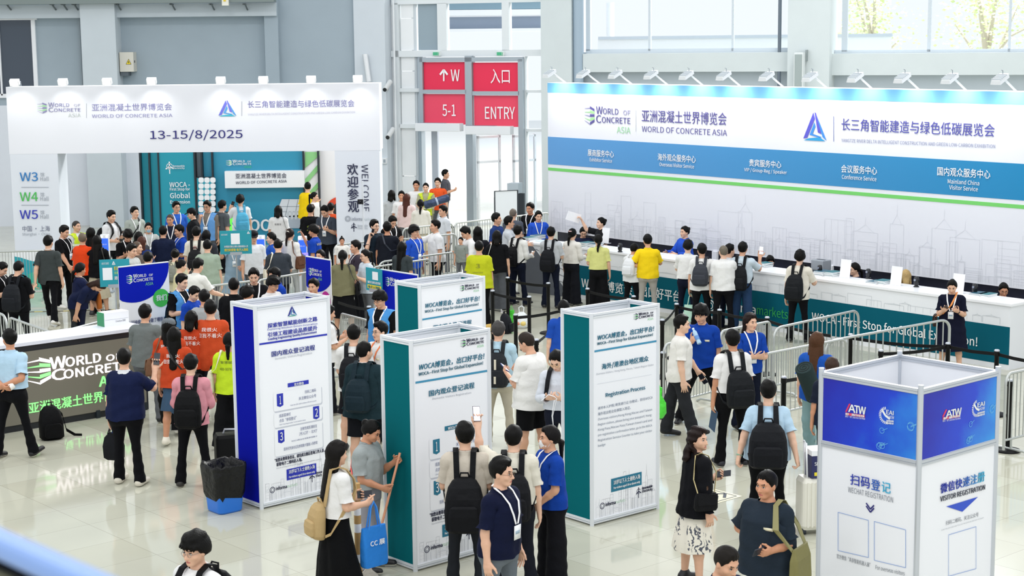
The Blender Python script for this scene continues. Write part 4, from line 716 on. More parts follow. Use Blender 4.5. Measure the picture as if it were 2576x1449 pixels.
# ------------------------------------------------------------------ banners and boards
def roll_up(px, py, z, d, w, name, lab, draw):
    o = at(px, py, z); o[2] = 0; d = np.array(d, float); pl = Plane(o - d * w / 2, d); t = empty(name, o, 0, lab, 'banner'); mb = MB(); mb.obox(pl.pt(0, .06), pl.u * w, np.array([0, 0, z - .06]), -pl.n * .012, mat('eef0f3', .5)); s = mb.build('sheet', t); mb = MB(); mb.obox(pl.pt(-.02, 0, .1), pl.u * (w + .04), np.array([0, 0, .07]), -pl.n * .2, mat('aeb4ba', .35, .5)); mb.build('base', t); mb = MB(); mb.tube([pl.pt(w / 2, .05, -.05), pl.pt(w / 2, z, -.05)], .012, GREYM); mb.tube([pl.pt(0, z, -.008), pl.pt(w, z, -.008)], .015, mat('d5d8dc')); mb.build('pole', t); mb = MB(); draw(mb, pl, w, z); mb.build('lettering', s); return t
DB = mat('0c1fae', .7, spec=.08)
def quarter(mb, pl, w, z, r, cx, m, n=24):
    """part disc hanging from the sheet's top edge, cut at the sheet sides"""
    P = [(min(max(cx + r * math.cos(t), .0), w), z - r * .95 * math.sin(t)) for t in (math.pi * k / n for k in range(n + 1))]; W = [pl.pt(a, b, .004) for a, b in P]
    if np.dot(np.cross(W[8] - W[0], W[16] - W[8]), pl.n) < 0: W = W[::-1]
    mb.poly(W, m)
def d1(mb, pl, w, z):
    quarter(mb, pl, w, z, .66, .30, DB); woc_logo(mb, pl, .14, z - .36, .50, .22, W1, mat('9fe0a0'), W1, GRN, .012); disc(mb, pl, w - .17, z - .60, .155, mat('3fb84a'), .007); word(mb, pl, '我们', (w - .27, z - .645, w - .07, z - .645, .10), W1, .02, .011); word(mb, pl, '为可持续性发展做了哪些?', (.13, z - 1.0, w - .12, z - 1.0, .075), mat('4a5580'), .004); ring(mb, pl, w - .22, z - 1.22, .08, .012, INK); ring(mb, pl, w - .22, z - 1.22, .04, .01, INK, n=5); disc(mb, pl, .15, z - 1.16, .025, INK, .006)
    for i in range(4): word(mb, pl, '可持续发展 Sustainability at the show', (.12, z - 1.3 - .05 * i, .45 + .1 * i, z - 1.3 - .05 * i, .025), GTX)
def d2(mb, pl, w, z):
    quarter(mb, pl, w, z, .62, .28, DB); woc_logo(mb, pl, .08, z - .38, .40, .20, W1, mat('9fe0a0'), W1, GRN, .012); disc(mb, pl, w - .16, z - .72, .14, mat('c02a96'), .007, .17); word(mb, pl, '观众', (w - .25, z - .76, w - .07, z - .76, .09), W1, .02, .011)
def d3(mb, pl, w, z): quarter(mb, pl, w, z, .80, .42, DB); woc_logo(mb, pl, .14, z - .32, .48, .22, W1, mat('9fe0a0'), W1, GRN, .012); word(mb, pl, '为可持续性', (.5, z - 1.05, .95, z - 1.05, .09), mat('4a5580'))
roll_up(361, 666, 1.90, UDIR, .95, 'roll_up_banner', 'roll-up banner with blue half disc and green dot, left by the screen desk', d1)
roll_up(800, 650, 1.92, -VDIR, .74, 'roll_up_banner', 'roll-up banner with blue shield and magenta dot, behind the blue side tower', d2)
roll_up(1003, 685, 1.90, -VDIR, .98, 'roll_up_banner', 'roll-up banner with big blue disc, behind the rearmost tower', d3)
def board(px0, py0, px1, py1, Y, d, lab, kind):
    o = aty((px0 + px1) / 2, (py0 + py1) / 2, Y); d = np.array(d, float); d /= np.linalg.norm(d); pl = Plane((o[0], o[1], 0), d); a0, z1 = pl.px(px0, py0); a1, z0 = pl.px(px1, py1); z0 = min(z0, z1 - .2); t = empty('sign_board', (o[0], o[1], 0), 0, lab, 'sign'); mb = MB(); mb.obox(pl.pt(a0, z0), pl.u * (a1 - a0), np.array([0, 0, z1 - z0]), -pl.n * .015, mat('1a94a4', .5)); s = mb.build('board', t); mb = MB(); mb.tube([pl.pt((a0 + a1) / 2, .02, -.03), pl.pt((a0 + a1) / 2, z0 + .1, -.03)], .014, mat('b9bfc6', .3, .6)); mb.lathe([(.17, 0), (.17, .012), (.03, .03)], pl.pt((a0 + a1) / 2, 0, -.03), GREYM); mb.build('pole', t); mb = MB(); mb.obox(pl.pt((a0 + a1) / 2 - .12, z0 - .02, .012), pl.u * .24, np.array([0, 0, .06]), -pl.n * .04, mat('b4bac2', .3, .4)); mb.build('clamp', t)
    mb = MB(); w, h = a1 - a0, z1 - z0; Y2 = mat('f0d628', .5)
    if kind == 1:
        rect(mb, pl, a0 + .35 * w, z0 + .42 * h, a0 + .63 * w, z0 + .88 * h, W1, .004); word(mb, pl, '未预登记观众/境外/需邀请函人员', (a0 + .13 * w, z0 + .27 * h, a0 + .88 * w, z0 + .27 * h, .10 * h), W1, .008); word(mb, pl, '请扫码获取 电子入场码', (a0 + .13 * w, z0 + .12 * h, a0 + .88 * w, z0 + .12 * h, .12 * h), Y2, .016); word(mb, pl, 'WORLD OF CONCRETE', (a0 + .05 * w, z0 + .8 * h, a0 + .25 * w, z0 + .8 * h, .07 * h), W1); tri_logo(mb, pl, a0 + .86 * w, z0 + .85 * h, .1 * w, .11 * h, W1, W1, W1)
    if kind == 2:
        rect(mb, pl, a0 + .1 * w, z0 + .25 * h, a0 + .42 * w, z0 + .70 * h, W1, .004); word(mb, pl, 'WORLD OF CONCRETE', (a0 + .08 * w, z0 + .82 * h, a0 + .32 * w, z0 + .82 * h, .08 * h), W1); tri_logo(mb, pl, a0 + .42 * w, z0 + .8 * h, .12 * w, .14 * h, W1, W1, W1); word(mb, pl, '扫码登记', (a0 + .48 * w, z0 + .6 * h, a0 + .95 * w, z0 + .6 * h, .14 * h), Y2, .02); word(mb, pl, '领取参观证', (a0 + .48 * w, z0 + .45 * h, a0 + .9 * w, z0 + .45 * h, .1 * h), mat('b8e070')); word(mb, pl, '邀您参与', (a0 + .48 * w, z0 + .25 * h, a0 + .95 * w, z0 + .25 * h, .13 * h), W1, .01)
    if kind == 3:
        rect(mb, pl, a0 + .42 * w, z0 + .5 * h, a0 + .78 * w, z0 + .86 * h, W1, .004); word(mb, pl, '请扫码获取', (a0 + .12 * w, z0 + .32 * h, a0 + .95 * w, z0 + .32 * h, .11 * h), W1, .01); rect(mb, pl, a0 + .1 * w, z0 + .1 * h, a0 + .97 * w, z0 + .26 * h, Y2, .004); word(mb, pl, '电子入场码', (a0 + .16 * w, z0 + .12 * h, a0 + .9 * w, z0 + .12 * h, .11 * h), TEAL, .01, .008)
    mb.build('lettering', s)
board(552, 581, 634, 638, 33.2, (1, .12, 0), 'teal sign board on a pole held up at the centre of the left crowd', 1); board(249, 654, 328, 719, 28.4, (1, .25, 0), 'teal sign board with yellow writing left of the blue circle banner', 2); board(920, 672, 961, 736, 27.0, (.65, -.76, 0), 'narrow teal sign board with yellow strip left of the big blue disc banner', 3)
# check-in terminals, turnstile, boards by the door
for px, py, lab in ((655, 592, 'left of the woman in blue polo'), (760, 594, 'behind the ponytail woman in white'), (262, 590, 'below the man in white polo with phone')):
    o = at(px, py, 1.32); z = o[2]; o[2] = 0; t = empty('check_in_terminal', o, 0, 'slim white check-in terminal with blue screen, ' + lab, 'terminal', 'check-in terminals'); mb = MB(); mb.box(o + np.array([0, .04, .66]), (.20, .10, 1.32), WHITE, 0, .02); mb.build('body', t); mb = MB(); mb.box(o + np.array([0, -.014, 1.08]), (.17, .012, .30), mat('2f62d8', emit=.6)); s = mb.build('screen', t); mb = MB(); pl = Plane(o + np.array([-.07, -.021, 1.08]), (1, 0, 0)); word(mb, pl, '刷脸入场', (0.02, 0, .12, 0, .035), W1); mb.build('lettering', s); mb = MB()
    for q in (-.06, .06): mb.lathe([(.026, 0), (.02, .012)], o + np.array([q, -.012, 1.27]), mat('ffffff', emit=2.), 12, ax=(np.array([1., 0, 0]), np.array([0, 0, 1.]), np.array([0, -1., 0])))
    mb.build('light', t); mb = MB(); mb.box(o + np.array([0, 0, .01]), (.36, .36, .02), GREYM); mb.build('foot', t)
for px, py, lab in ((656, 652, 'centre left, beside the blue polo woman'), (778, 640, 'behind the shield banner')):
    o = at(px, py, 1.02); o[2] = 0; t = empty('turnstile', o, 0, 'grey turnstile post with violet lit top, ' + lab, 'turnstile', 'turnstiles'); mb = MB(); mb.box(o + np.array([0, 0, .5]), (.2, .9, 1.0), mat('868c9a', .35, .5), .3, .03); mb.build('body', t); mb = MB(); mb.box(o + np.array([0, 0, 1.006]), (.18, .8, .012), mat('6a5cf0', emit=1.2), .3); mb.build('light_strip', t)
BP1 = at(1273, 600, 0); t = empty('white_board', BP1 * 0 + np.array([*aty(1275, 560, 46)[:2], 0]), 0, 'white board in thin black frame standing before the bright doors', 'board'); pl = Plane(aty(1275, 560, 46) * (1, 1, 0), (.93, .36, 0)); a0, z1 = pl.px(1244, 481); a1, _ = pl.px(1302, 480); mb = MB(); mb.obox(pl.pt(a0, .35), pl.u * (a1 - a0), np.array([0, 0, z1 - .35]), -pl.n * .03, mat('e4e9ee', .4)); mb.build('panel', t); mb = MB(); mb.tube([pl.pt(a0, .3), pl.pt(a0, z1), pl.pt(a1, z1), pl.pt(a1, .3)], .022, BLK, 6)
mb.build('frame', t); mb = MB()
for a in (a0 + .1, a1 - .1): mb.tube([pl.pt(a, .4, -.02), pl.pt(a, .02, -.02)], .018, BLK, 6); mb.tube([pl.pt(a, .02, .25), pl.pt(a, .02, -.25)], .018, BLK, 6)
mb.build('stand', t)
mb = MB(); slab(mb, EW, 1336, 470, 1384, 604, mat('232b33', .5), 2.2, -2.1); tag(mb.build('dark_partition'), 'dark charcoal partition panel at the left end of the backdrop', 'partition')
mb = MB(); slab(mb, EW, 1345, 446, 1372, 470, mat('aebbc4', .4), 2.25, -1.9); tag(mb.build('equipment_case'), 'small pale case standing on the dark partition', 'case')
# booth graphic beyond the far left barrier
o = aty(72, 690, 38.3); pl = Plane((o[0], 38.3, 0), (1, 0, 0)); t = empty('low_graphic_board', (o[0], 38.3, 0), 0, 'low white board with teal wave behind the far left barrier', 'board'); a0, z1 = pl.px(30, 632); a1, _ = pl.px(112, 632); mb = MB(); mb.obox(pl.pt(a0, 0), pl.u * (a1 - a0), np.array([0, 0, z1]), -pl.n * .04, W1); s = mb.build('panel', t); mb = MB(); c = Crop(0, 0, 1, pl, mb, .006); c.shape([(36, 645), (52, 648), (74, 655), (95, 660), (112, 658), (112, 735), (60, 736), (36, 700)], mat('1f9fae')); c.shape([(70, 690), (112, 672), (112, 735), (80, 736)], mat('35b39c'), .004); mb.build('wave_print', s)
mb = MB(); p, q = at(60, 786, 0), at(420, 776, 0); rect(mb, Plane(p, q - p, np.cross((0, 0, 1), (q - p) / np.linalg.norm(q - p))), 0, 0, np.linalg.norm(q - p), .06, mat('d6c13c', .6), .004)
d = (q - p) / np.linalg.norm(q - p)
for k in range(14): mb.box(p + d * (.15 + .3 * k) + np.array([0, 0, .005]) + np.cross((0, 0, 1), d) * .03, (.12, .05, .003), mat('2b2b26'), math.atan2(d[1], d[0]))
tag(mb.build('floor_tape'), 'yellow and black hazard tape stuck across the floor at left', 'tape')

# ------------------------------------------------------------------ things on the floor
o = at(566, 1284, 0); t = empty('waste_bin', o, 0, 'square blue waste bin with black bag, beside the blue side tower', 'bin'); mb = MB(); cz = math.cos(.72); szz = math.sin(.72)
def sq(r, z, k=.06, j=0.): return [o + np.array([x * cz - y * szz, x * szz + y * cz, z + (j * math.sin(i * 2.3))]) for i, (x, y) in enumerate(rrect(2 * r, 2 * r, k))]
mb.loft([sq(.150, 0), sq(.165, .02), sq(.195, .46)], mat('1b6fd0', .35)); mb.build('bucket', t); mb = MB(); mb.loft([sq(.183, .19, .08, .03), sq(.205, .25, .09, .03), sq(.215, .38, .1, .02), sq(.225, .50, .1, .015), sq(.232, .57, .11, .012), sq(.225, .60, .11, .014), sq(.20, .585, .1, .02), sq(.16, .45, .1, .03), sq(.12, .25, .1)], mat('040506', .4, kind='crinkle', spec=.3), smooth=True); mb.build('bin_bag', t)
o = at(585, 1205, 0) ; t = empty('suitcase', o, 0, 'black suitcase half hidden behind the waste bin and tower', 'suitcase'); mb = MB(); mb.box(o + np.array([0, 0, .33]), (.42, .27, .56), mat('08090b', .6, spec=.2), .3, .04); mb.build('shell', t); mb = MB(); mb.tube([o + np.array([-.1, 0, .6]), o + np.array([-.08, 0, .66]), o + np.array([.08, 0, .66]), o + np.array([.1, 0, .6])], .014, mat('b4bac2', .3)); mb.build('handle', t)
for x in (-.15, .15): mb = MB(); mb.lathe([(.03, -.02), (.03, .02)], o + np.array([x, -.05, .03]), BLK, 12, ax=(np.array([0, 1., 0]), np.array([0, 0, 1.]), np.array([1., 0, 0]))); mb.build('wheel', t)
o = at(2052, 1338, 0); sc_o = o; t = empty('suitcase', o, 0, 'cream ribbed suitcase behind the square tower, pulled by light blue tee man', 'suitcase'); cr = mat('e6e4d8', .4); mb = MB(); mb.box(o + np.array([0, 0, .36]), (.42, .27, .6), cr, .2, .05)
for k in range(7): mb.box(o + np.array([0, 0, .36]) + np.array([math.cos(.2), math.sin(.2), 0]) * (-.15 + .05 * k), (.02, .29, .52), cr, .2)
mb.build('shell', t); mb = MB(); h0 = o + np.array([-.12, 0, .64]); mb.tube([h0 + (-.0, .06, 0), h0 + (-.02, .05, .42), h0 + (-.02, -.09, .42), h0 + (0, -.08, 0)], .012, mat('dcdfe2', .25, .3)); mb.build('handle', t)
for x, y in ((-.15, -.09), (.15, -.09), (-.15, .09), (.15, .09)): mb = MB(); mb.lathe([(.035, -.02), (.035, .02)], o + np.array([x, y, .035]), BLK, 12, ax=(np.array([0, 1., 0]), np.array([0, 0, 1.]), np.array([1., 0, 0]))); mb.build('wheel', t)
b = o + np.array([.04, 0, .665]); t = empty('gift_box', b, 0, 'dark blue box with white lid on top of the cream suitcase', 'box'); mb = MB(); mb.box(b + np.array([0, 0, .13]), (.3, .24, .26), mat('1e2458', .5), .2); bx = mb.build('box', t); mb = MB(); mb.box(b + np.array([0, 0, .29]), (.31, .25, .06), mat('eceef2', .5), .2); mb.build('lid', t); mb = MB(); pl = Plane(b + np.array([math.sin(.2), -math.cos(.2), 0]) * .121 - np.array([math.cos(.2), math.sin(.2), 0]) * .15, (math.cos(.2), math.sin(.2), 0)); rect(mb, pl, .03, .03, .2, .07, mat('e8d530')); word(mb, pl, 'SHANGHAI', (.03, .15, .22, .15, .04), W1, .01); mb.build('lettering', bx)
def floor_pack(px, py, col, lab, rz=.4, s=1.):
    o = at(px, py, 0); t = empty('backpack', o, rz, lab, 'backpack'); m = mat(col, .7, kind='cloth'); V = lambda x, y, z: o + np.array([x * math.cos(rz) - y * math.sin(rz), x * math.sin(rz) + y * math.cos(rz), z]) * s
    t.rotation_euler = (0, 0, 0); mb = MB(); mb.loft([[V(x, y + sh, z) for x, y in rrect(w, d, .06)] for z, w, d, sh in ((0, .26, .16, 0), (.03, .33, .22, 0), (.25, .33, .22, .02), (.40, .27, .18, .04), (.47, .15, .10, .06))], m, smooth=True); mb.build('bag', t); mb = MB(); mb.loft([[V(x, y - .12, z) for x, y in rrect(w, .06, .025)] for z, w in ((.04, .2), (.07, .25), (.2, .25), (.24, .2))], m, smooth=True); mb.build('pocket', t); mb = MB(); mb.ribbon([V(.12, .1, .4), V(.2, .16, .3), V(.24, .12, .08), V(.34, .02, .012), V(.42, -.04, .012)], V(.0, 0, .045) - o, m, .006); mb.tube([V(-.04, .06, .46), V(-.03, .07, .52), V(.03, .07, .52), V(.04, .06, .46)], .01, m); mb.build('strap', t)
floor_pack(131, 1104, '08090c', 'black backpack standing on the floor against the screen desk', .5, 1.0); floor_pack(1275, 838, '1a1c22', 'black bag on the floor by the black belt posts', 1.2, .8)
o = at(1312, 824, 0); t = empty('plastic_bag', o, 0, 'translucent white plastic bag with food on the floor by posts', 'plastic bag'); mb = MB(); mb.loft([[o + np.array([r * math.cos(a) * (1 + .08 * math.sin(3 * a + z * 9)), r * .8 * math.sin(a), z]) for a in (2 * math.pi * k / 18 for k in range(18))] for z, r in ((0, .12), (.04, .17), (.16, .17), (.26, .10), (.31, .05))], mat('e9eeee', .3, kind='crinkle'), smooth=True); mb.build('bag', t)
for s in (-1, 1): mb = MB(); mb.tube([o + np.array([s * .04, 0, .29]), o + np.array([s * .05, 0, .4]), o + np.array([0, 0, .43])], .012, mat('e9eeee', .3), 6); mb.build('handle', t)
mb = MB(); mb.lathe([(.02, .0), (.06, .03), (.05, .08), (.01, .1)], o + np.array([.03, -.11, .05]), mat('e8d07a')); mb.lathe([(.02, .0), (.045, .03), (.03, .07), (.01, .08)], o + np.array([-.06, -.1, .06]), mat('d8927a')); mb.build('contents', t)
for px, py, lab in ((1287, 818, 'upright bright green plastic bag on the floor by posts'), (1655, 1052, 'bright green plastic bag hanging beside the tower and white tee man')):
    o = at(px, py, 0 if px < 1500 else .55); t = empty('plastic_bag', o, 0, lab, 'plastic bag'); mb = MB(); g = mat('4fdc3c', .35, kind='crinkle'); h = .3 if px < 1500 else .42; mb.loft([[o + np.array([r * math.cos(a) * (1 + .1 * math.sin(3 * a + z * 12)), r * .6 * math.sin(a), z * h / .3]) for a in (2 * math.pi * k / 16 for k in range(16))] for z, r in ((0, .07), (.05, .11), (.15, .10), (.22, .05), (.30, .06))], g, smooth=True); mb.build('bag', t); mb = MB(); mb.tube([o + np.array([-.03, 0, h]), o + np.array([0, 0, h + .1]), o + np.array([.03, 0, h])], .008, g, 6); mb.build('handle', t)
o = at(1240, 834, 0); mb = MB(); mb.lathe([(.02, -.28), (.06, -.25), (.08, 0), (.06, .25), (.02, .28)], o + np.array([0, 0, .08]), mat('d9b56a', .6, kind='cloth'), 14, ax=(np.array([0, 0, 1.]), np.array([-.3, .95, 0]), np.array([.95, .3, 0]))); tag(mb.build('rolled_mat'), 'rolled tan mat lying on the floor by the black belt posts', 'roll')
o = at(1790, 1252, 0); t = empty('floor_sticker', o, 0, 'worn cream floor sticker with black arrow mark beside the woman in floral skirt', 'sticker'); pl = Plane(o, UDIR, VDIR); mb = MB(); rect(mb, pl, -.32, -.22, .32, .22, mat('e2ddc2', .5), .003); mb.build('sheet', t); mb = MB(); ln(mb, pl, [(-.27, -.17), (.27, -.17), (.27, .17), (-.27, .17), (-.27, -.17)], .015, mat('5b636a'), .005)
for k in range(3): ln(mb, pl, [(-.2 + .15 * k, -.12), (-.05 + .15 * k, 0), (-.2 + .15 * k, .12)], .04, mat('474e58'), .005)
mb.build('arrow_print', t)
# blurred balcony rail right in front of the viewer
t = empty('balcony_rail', aty(60, 1420, 1.7), 0, 'out of focus pale blue balcony rail at the lower left corner', 'railing'); A, B = aty(-260, 1226, 1.95), aty(460, 1540, 1.45); d = B - A; upv = np.array([0, 0, 1.]); sd = np.cross(d, upv); sd /= np.linalg.norm(sd); mb = MB(); mb.loft([[p + sd * x + upv * (y - .013) for x, y in rrect(.03, .027, .01, 3)] for p in (A, B)], mat('7d9fd8', .35)); mb.build('handrail', t); mb = MB(); mb.obox(A - upv * .6 - sd * .004, d, sd * .008, upv * .565, mat('0a0e18', .7, spec=.05)); mb.build('dark_panel', t); mb = MB(); mb.obox(A - upv * .052 - sd * .01, d, sd * .02, upv * .012, mat('55543f', .6)); mb.build('lower_bar', t)
# ------------------------------------------------------------------ people: one shaped body surface, posed joint by joint
def sm(a, b, x):
    t = np.clip((x - a) / (b - a), 0, 1); return t * t * (3 - 2 * t)
def seg(P, a, b, ra, rb, sc=None):
    a, b = np.array(a, float), np.array(b, float)
    if sc is not None: sc = np.array(sc, float); P = P / sc; a, b = a / sc, b / sc
    d = b - a; t = np.clip((P - a) @ d / (d @ d), 0, 1); return np.linalg.norm(P - a - t[:, None] * d, axis=1) - (ra + (rb - ra) * t)
def ell(P, c, r):
    r = np.array(r, float); q = (P - np.array(c)) / r; k = np.linalg.norm(q, axis=1); return (k - 1) * r.min() * (1 + .0 * k)
def smin(a, b, k):
    h = np.clip(.5 + .5 * (b - a) / k, 0, 1); return b + (a - b) * h - k * h * (1 - h)
def smax(a, b, k): return -smin(-a, -b, k)
TZ = [.78, .86, .92, 1.0, 1.08, 1.2, 1.30, 1.37, 1.42, 1.45, 1.48]
TA = [.150, .168, .172, .160, .150, .160, .172, .165, .120, .075, .058]
TB = [.095, .108, .112, .105, .102, .112, .116, .100, .080, .064, .056]
TC = [.01, .015, .012, .005, .0, -.005, -.005, .0, .008, .012, .015]
def torso(P, oa=0., ob=0., straight=0., z0=.78, z1=1.48):
    z = P[:, 2]; a = np.interp(z, TZ, TA) + oa; b = np.interp(z, TZ, TB) + ob
    if straight: k = sm(1.34, 1.24, z); a = a + k * np.maximum(0, .170 + oa + straight * (1.3 - z) - a); b = b + k * np.maximum(0, .114 + ob + straight * .6 * (1.3 - z) - b)
    c = np.interp(z, TZ, TC); d = (np.sqrt((P[:, 0] / a) ** 2 + ((P[:, 1] - c) / b) ** 2 + 1e-9) - 1) * np.minimum(a, b)
    return smax(smax(d, z - z1, .02), z0 - z, .02)
AZ = 1.385
def body_sdf(P):
    Q = P.copy(); s = np.abs(P[:, 0]); Q[:, 0] = s
    d = torso(P)
    leg = seg(Q, (.088, .005, .86), (.10, .0, .48), .092, .056)
    leg = smin(leg, seg(Q, (.10, .0, .49), (.10, .012, .36), .054, .056), .03)
    leg = smin(leg, seg(Q, (.10, .012, .36), (.10, .018, .09), .056, .037), .03)
    leg = smin(leg, seg(Q, (.10, .035, .045), (.108, -.15, .028), .04, .028), .03)
    d = smin(d, leg, .05)
    d = smin(d, seg(Q, (.10, .06, .90), (.09, .07, .88), .07, .07), .05)
    arm = seg(Q, (.15, 0, AZ - .005), (.455, 0, AZ), .058, .039)
    arm = smin(arm, seg(Q, (.44, 0, AZ), (.54, 0, AZ), .040, .040), .03)
    arm = smin(arm, seg(Q, (.54, 0, AZ), (.70, 0, AZ), .039, .026, (1, 1.1, 1)), .02)
    d = smin(d, arm, .045)
    hand = ell(Q, (.752, .0, AZ - .003), (.062, .046, .019))
    hand = smin(hand, seg(Q, (.69, 0, AZ), (.74, 0, AZ), .026, .026, (1, 1.2, .8)), .02)
    for y0, y1, l in ((-.031, -.045, .078), (-.0105, -.014, .088), (.0105, .015, .082), (.030, .045, .062)):
        hand = smin(hand, seg(Q, (.785, y0, AZ - .002), (.795 + l, y1, AZ - .006), .0098, .0072), .006)
    hand = smin(hand, seg(Q, (.722, -.035, AZ - .008), (.765, -.072, AZ - .014), .014, .0105), .012)
    hand = smin(hand, seg(Q, (.765, -.072, AZ - .014), (.798, -.084, AZ - .016), .0105, .008), .008)
    d = smin(d, hand, .012)
    d = smin(d, seg(P, (0, .022, 1.42), (0, .010, 1.54), .055, .052), .03)
    h = ell(P, (0, .012, 1.625), (.077, .096, .098))
    h = smin(h, ell(P, (0, -.028, 1.565), (.060, .064, .070)), .04)
    h = smin(h, ell(P, (0, -.066, 1.517), (.028, .024, .020)), .03)
    h = smin(h, ell(Q, (.046, -.058, 1.587), (.022, .022, .022)), .02)
    h = smin(h, seg(Q, (.010, -.077, 1.645), (.044, -.063, 1.643), .010, .009), .016)
    h = smax(h, -ell(Q, (.032, -.106, 1.618), (.020, .026, .012)), .014)
    h = smin(h, seg(P, (0, -.083, 1.618), (0, -.106, 1.583), .008, .0125), .010)
    h = smin(h, ell(Q, (.012, -.094, 1.579), (.009, .010, .008)), .006)
    h = smin(h, ell(P, (0, -.083, 1.5515), (.024, .010, .006)), .004)
    h = smin(h, ell(P, (0, -.082, 1.5405), (.021, .010, .0065)), .004)
    h = smin(h, ell(Q, (.078, .010, 1.602), (.011, .020, .032)), .008)
    return smin(d, h, .018)
def axis(*parts):
    out = [parts[0][0]]
    for a, b, st in parts:
        n = max(1, int(round((b - a) / st))); out += [a + (b - a) * (i + 1) / n for i in range(n)]
    return np.array(out)
def nets(f, xs, ys, zs, proj=2):
    X, Y, Z = np.meshgrid(xs, ys, zs, indexing='ij'); S = f(np.stack([X, Y, Z], -1).reshape(-1, 3)).reshape(X.shape); I = S < 0
    c = [I[a:I.shape[0] - 1 + a, b:I.shape[1] - 1 + b, e:I.shape[2] - 1 + e] for a in (0, 1) for b in (0, 1) for e in (0, 1)]
    n = sum(t.astype(int) for t in c); act = (n > 0) & (n < 8); idx = np.argwhere(act); ID = -np.ones(act.shape, int); ID[act] = np.arange(len(idx))
    acc = np.zeros((len(idx), 3)); cnt = np.zeros(len(idx)); i, j, k = idx.T
    co = [(0, 0, 0), (0, 0, 1), (0, 1, 0), (0, 1, 1), (1, 0, 0), (1, 0, 1), (1, 1, 0), (1, 1, 1)]
    for p in range(8):
        for q in range(p + 1, 8):
            if sum(abs(co[p][t] - co[q][t]) for t in range(3)) != 1: continue
            a, b = co[p], co[q]; sa, sb = S[i + a[0], j + a[1], k + a[2]], S[i + b[0], j + b[1], k + b[2]]
            m = (sa < 0) != (sb < 0); t = np.where(m, sa / np.where(m, sa - sb, 1), 0)
            pa = np.stack([xs[i + a[0]], ys[j + a[1]], zs[k + a[2]]], 1); pb = np.stack([xs[i + b[0]], ys[j + b[1]], zs[k + b[2]]], 1)
            acc += np.where(m[:, None], pa + (pb - pa) * t[:, None], 0); cnt += m
    V = acc / cnt[:, None]; F = []
    for ax in range(3):
        sl = [slice(1, -1)] * 3; sl[ax] = slice(None); A = I[tuple(slice(0, -1) if t == ax else slice(1, -1) for t in range(3))]; B = I[tuple(slice(1, None) if t == ax else slice(1, -1) for t in range(3))]
        for flip, msk in ((0, A & ~B), (1, ~A & B)):
            e = np.argwhere(msk); o = [1, 1, 1]; o[ax] = 0; e = e + np.array(o); u, v = [t for t in range(3) if t != ax]
            def cell(du, dv): q = e.copy(); q[:, u] += du; q[:, v] += dv; return ID[q[:, 0], q[:, 1], q[:, 2]]
            quad = np.stack([cell(-1, -1), cell(0, -1), cell(0, 0), cell(-1, 0)], 1)
            if (ax == 1) != bool(flip): quad = quad[:, ::-1]
            F.append(quad)
    F = np.concatenate(F)
    V0 = V.copy()
    for _ in range(proj):
        e = 1e-4; g = np.stack([(f(V + d) - f(V - d)) / (2 * e) for d in np.eye(3) * e], 1); s = f(V); V = V - np.clip(s / np.maximum((g ** 2).sum(1), .05), -.01, .01)[:, None] * g
    return V, F, V0
def normals(V, F):
    n = np.cross(V[F[:, 2]] - V[F[:, 0]], V[F[:, 3]] - V[F[:, 1]]); N = np.zeros_like(V)
    for t in range(4): np.add.at(N, F[:, t], n)
    return N / (np.linalg.norm(N, axis=1)[:, None] + 1e-12)
def mirror(a): return np.concatenate([-a[:0:-1], a]) if a[0] == 0 else np.concatenate([-a[::-1], a])
def keepfaces(V, F, V0, ok, cuts=()):
    m = ok(V0[F].mean(1))
    for ax, lim, sg in cuts:
        c0 = np.abs(V0[:, ax]) if ax == 0 else V0[:, ax]; good = (c0 - lim) * sg > 0; m &= good[F].all(1)
    F = F[m]; cnt = np.zeros(len(V), int); e = np.sort(np.stack([F, np.roll(F, -1, 1)], 2).reshape(-1, 2), 1); ue, n = np.unique(e, axis=0, return_counts=True)
    b = np.zeros(len(V), bool); b[ue[n == 1].ravel()] = True; V = V.copy()
    for ax, lim, sg in cuts:
        c0 = np.abs(V0[:, ax]) if ax == 0 else V0[:, ax]; k = b & (np.abs(c0 - lim) < (.03 if ax == 0 else .045)); V[k, ax] = lim * (np.sign(V[k, 0]) if ax == 0 else 1)
    u, inv = np.unique(F, return_inverse=True); return V[u], inv.reshape(-1, 4)
_G = {}
def geo(kind, lod):
    k = (kind, lod)
    if k not in _G: _G[k] = make_geo(kind, lod)
    return _G[k]
def cone(P, z0, z1, a0, b0, a1, b1, c=.0):
    t = np.clip((P[:, 2] - z0) / (z1 - z0), 0, 1); a, b = a0 + (a1 - a0) * t, b0 + (b1 - b0) * t
    return (np.sqrt((P[:, 0] / a) ** 2 + ((P[:, 1] - c) / b) ** 2 + 1e-9) - 1) * np.minimum(a, b)
def fold(P, amp, n=9): return amp * np.cos(np.arctan2(P[:, 1], P[:, 0]) * n + P[:, 2] * 2)
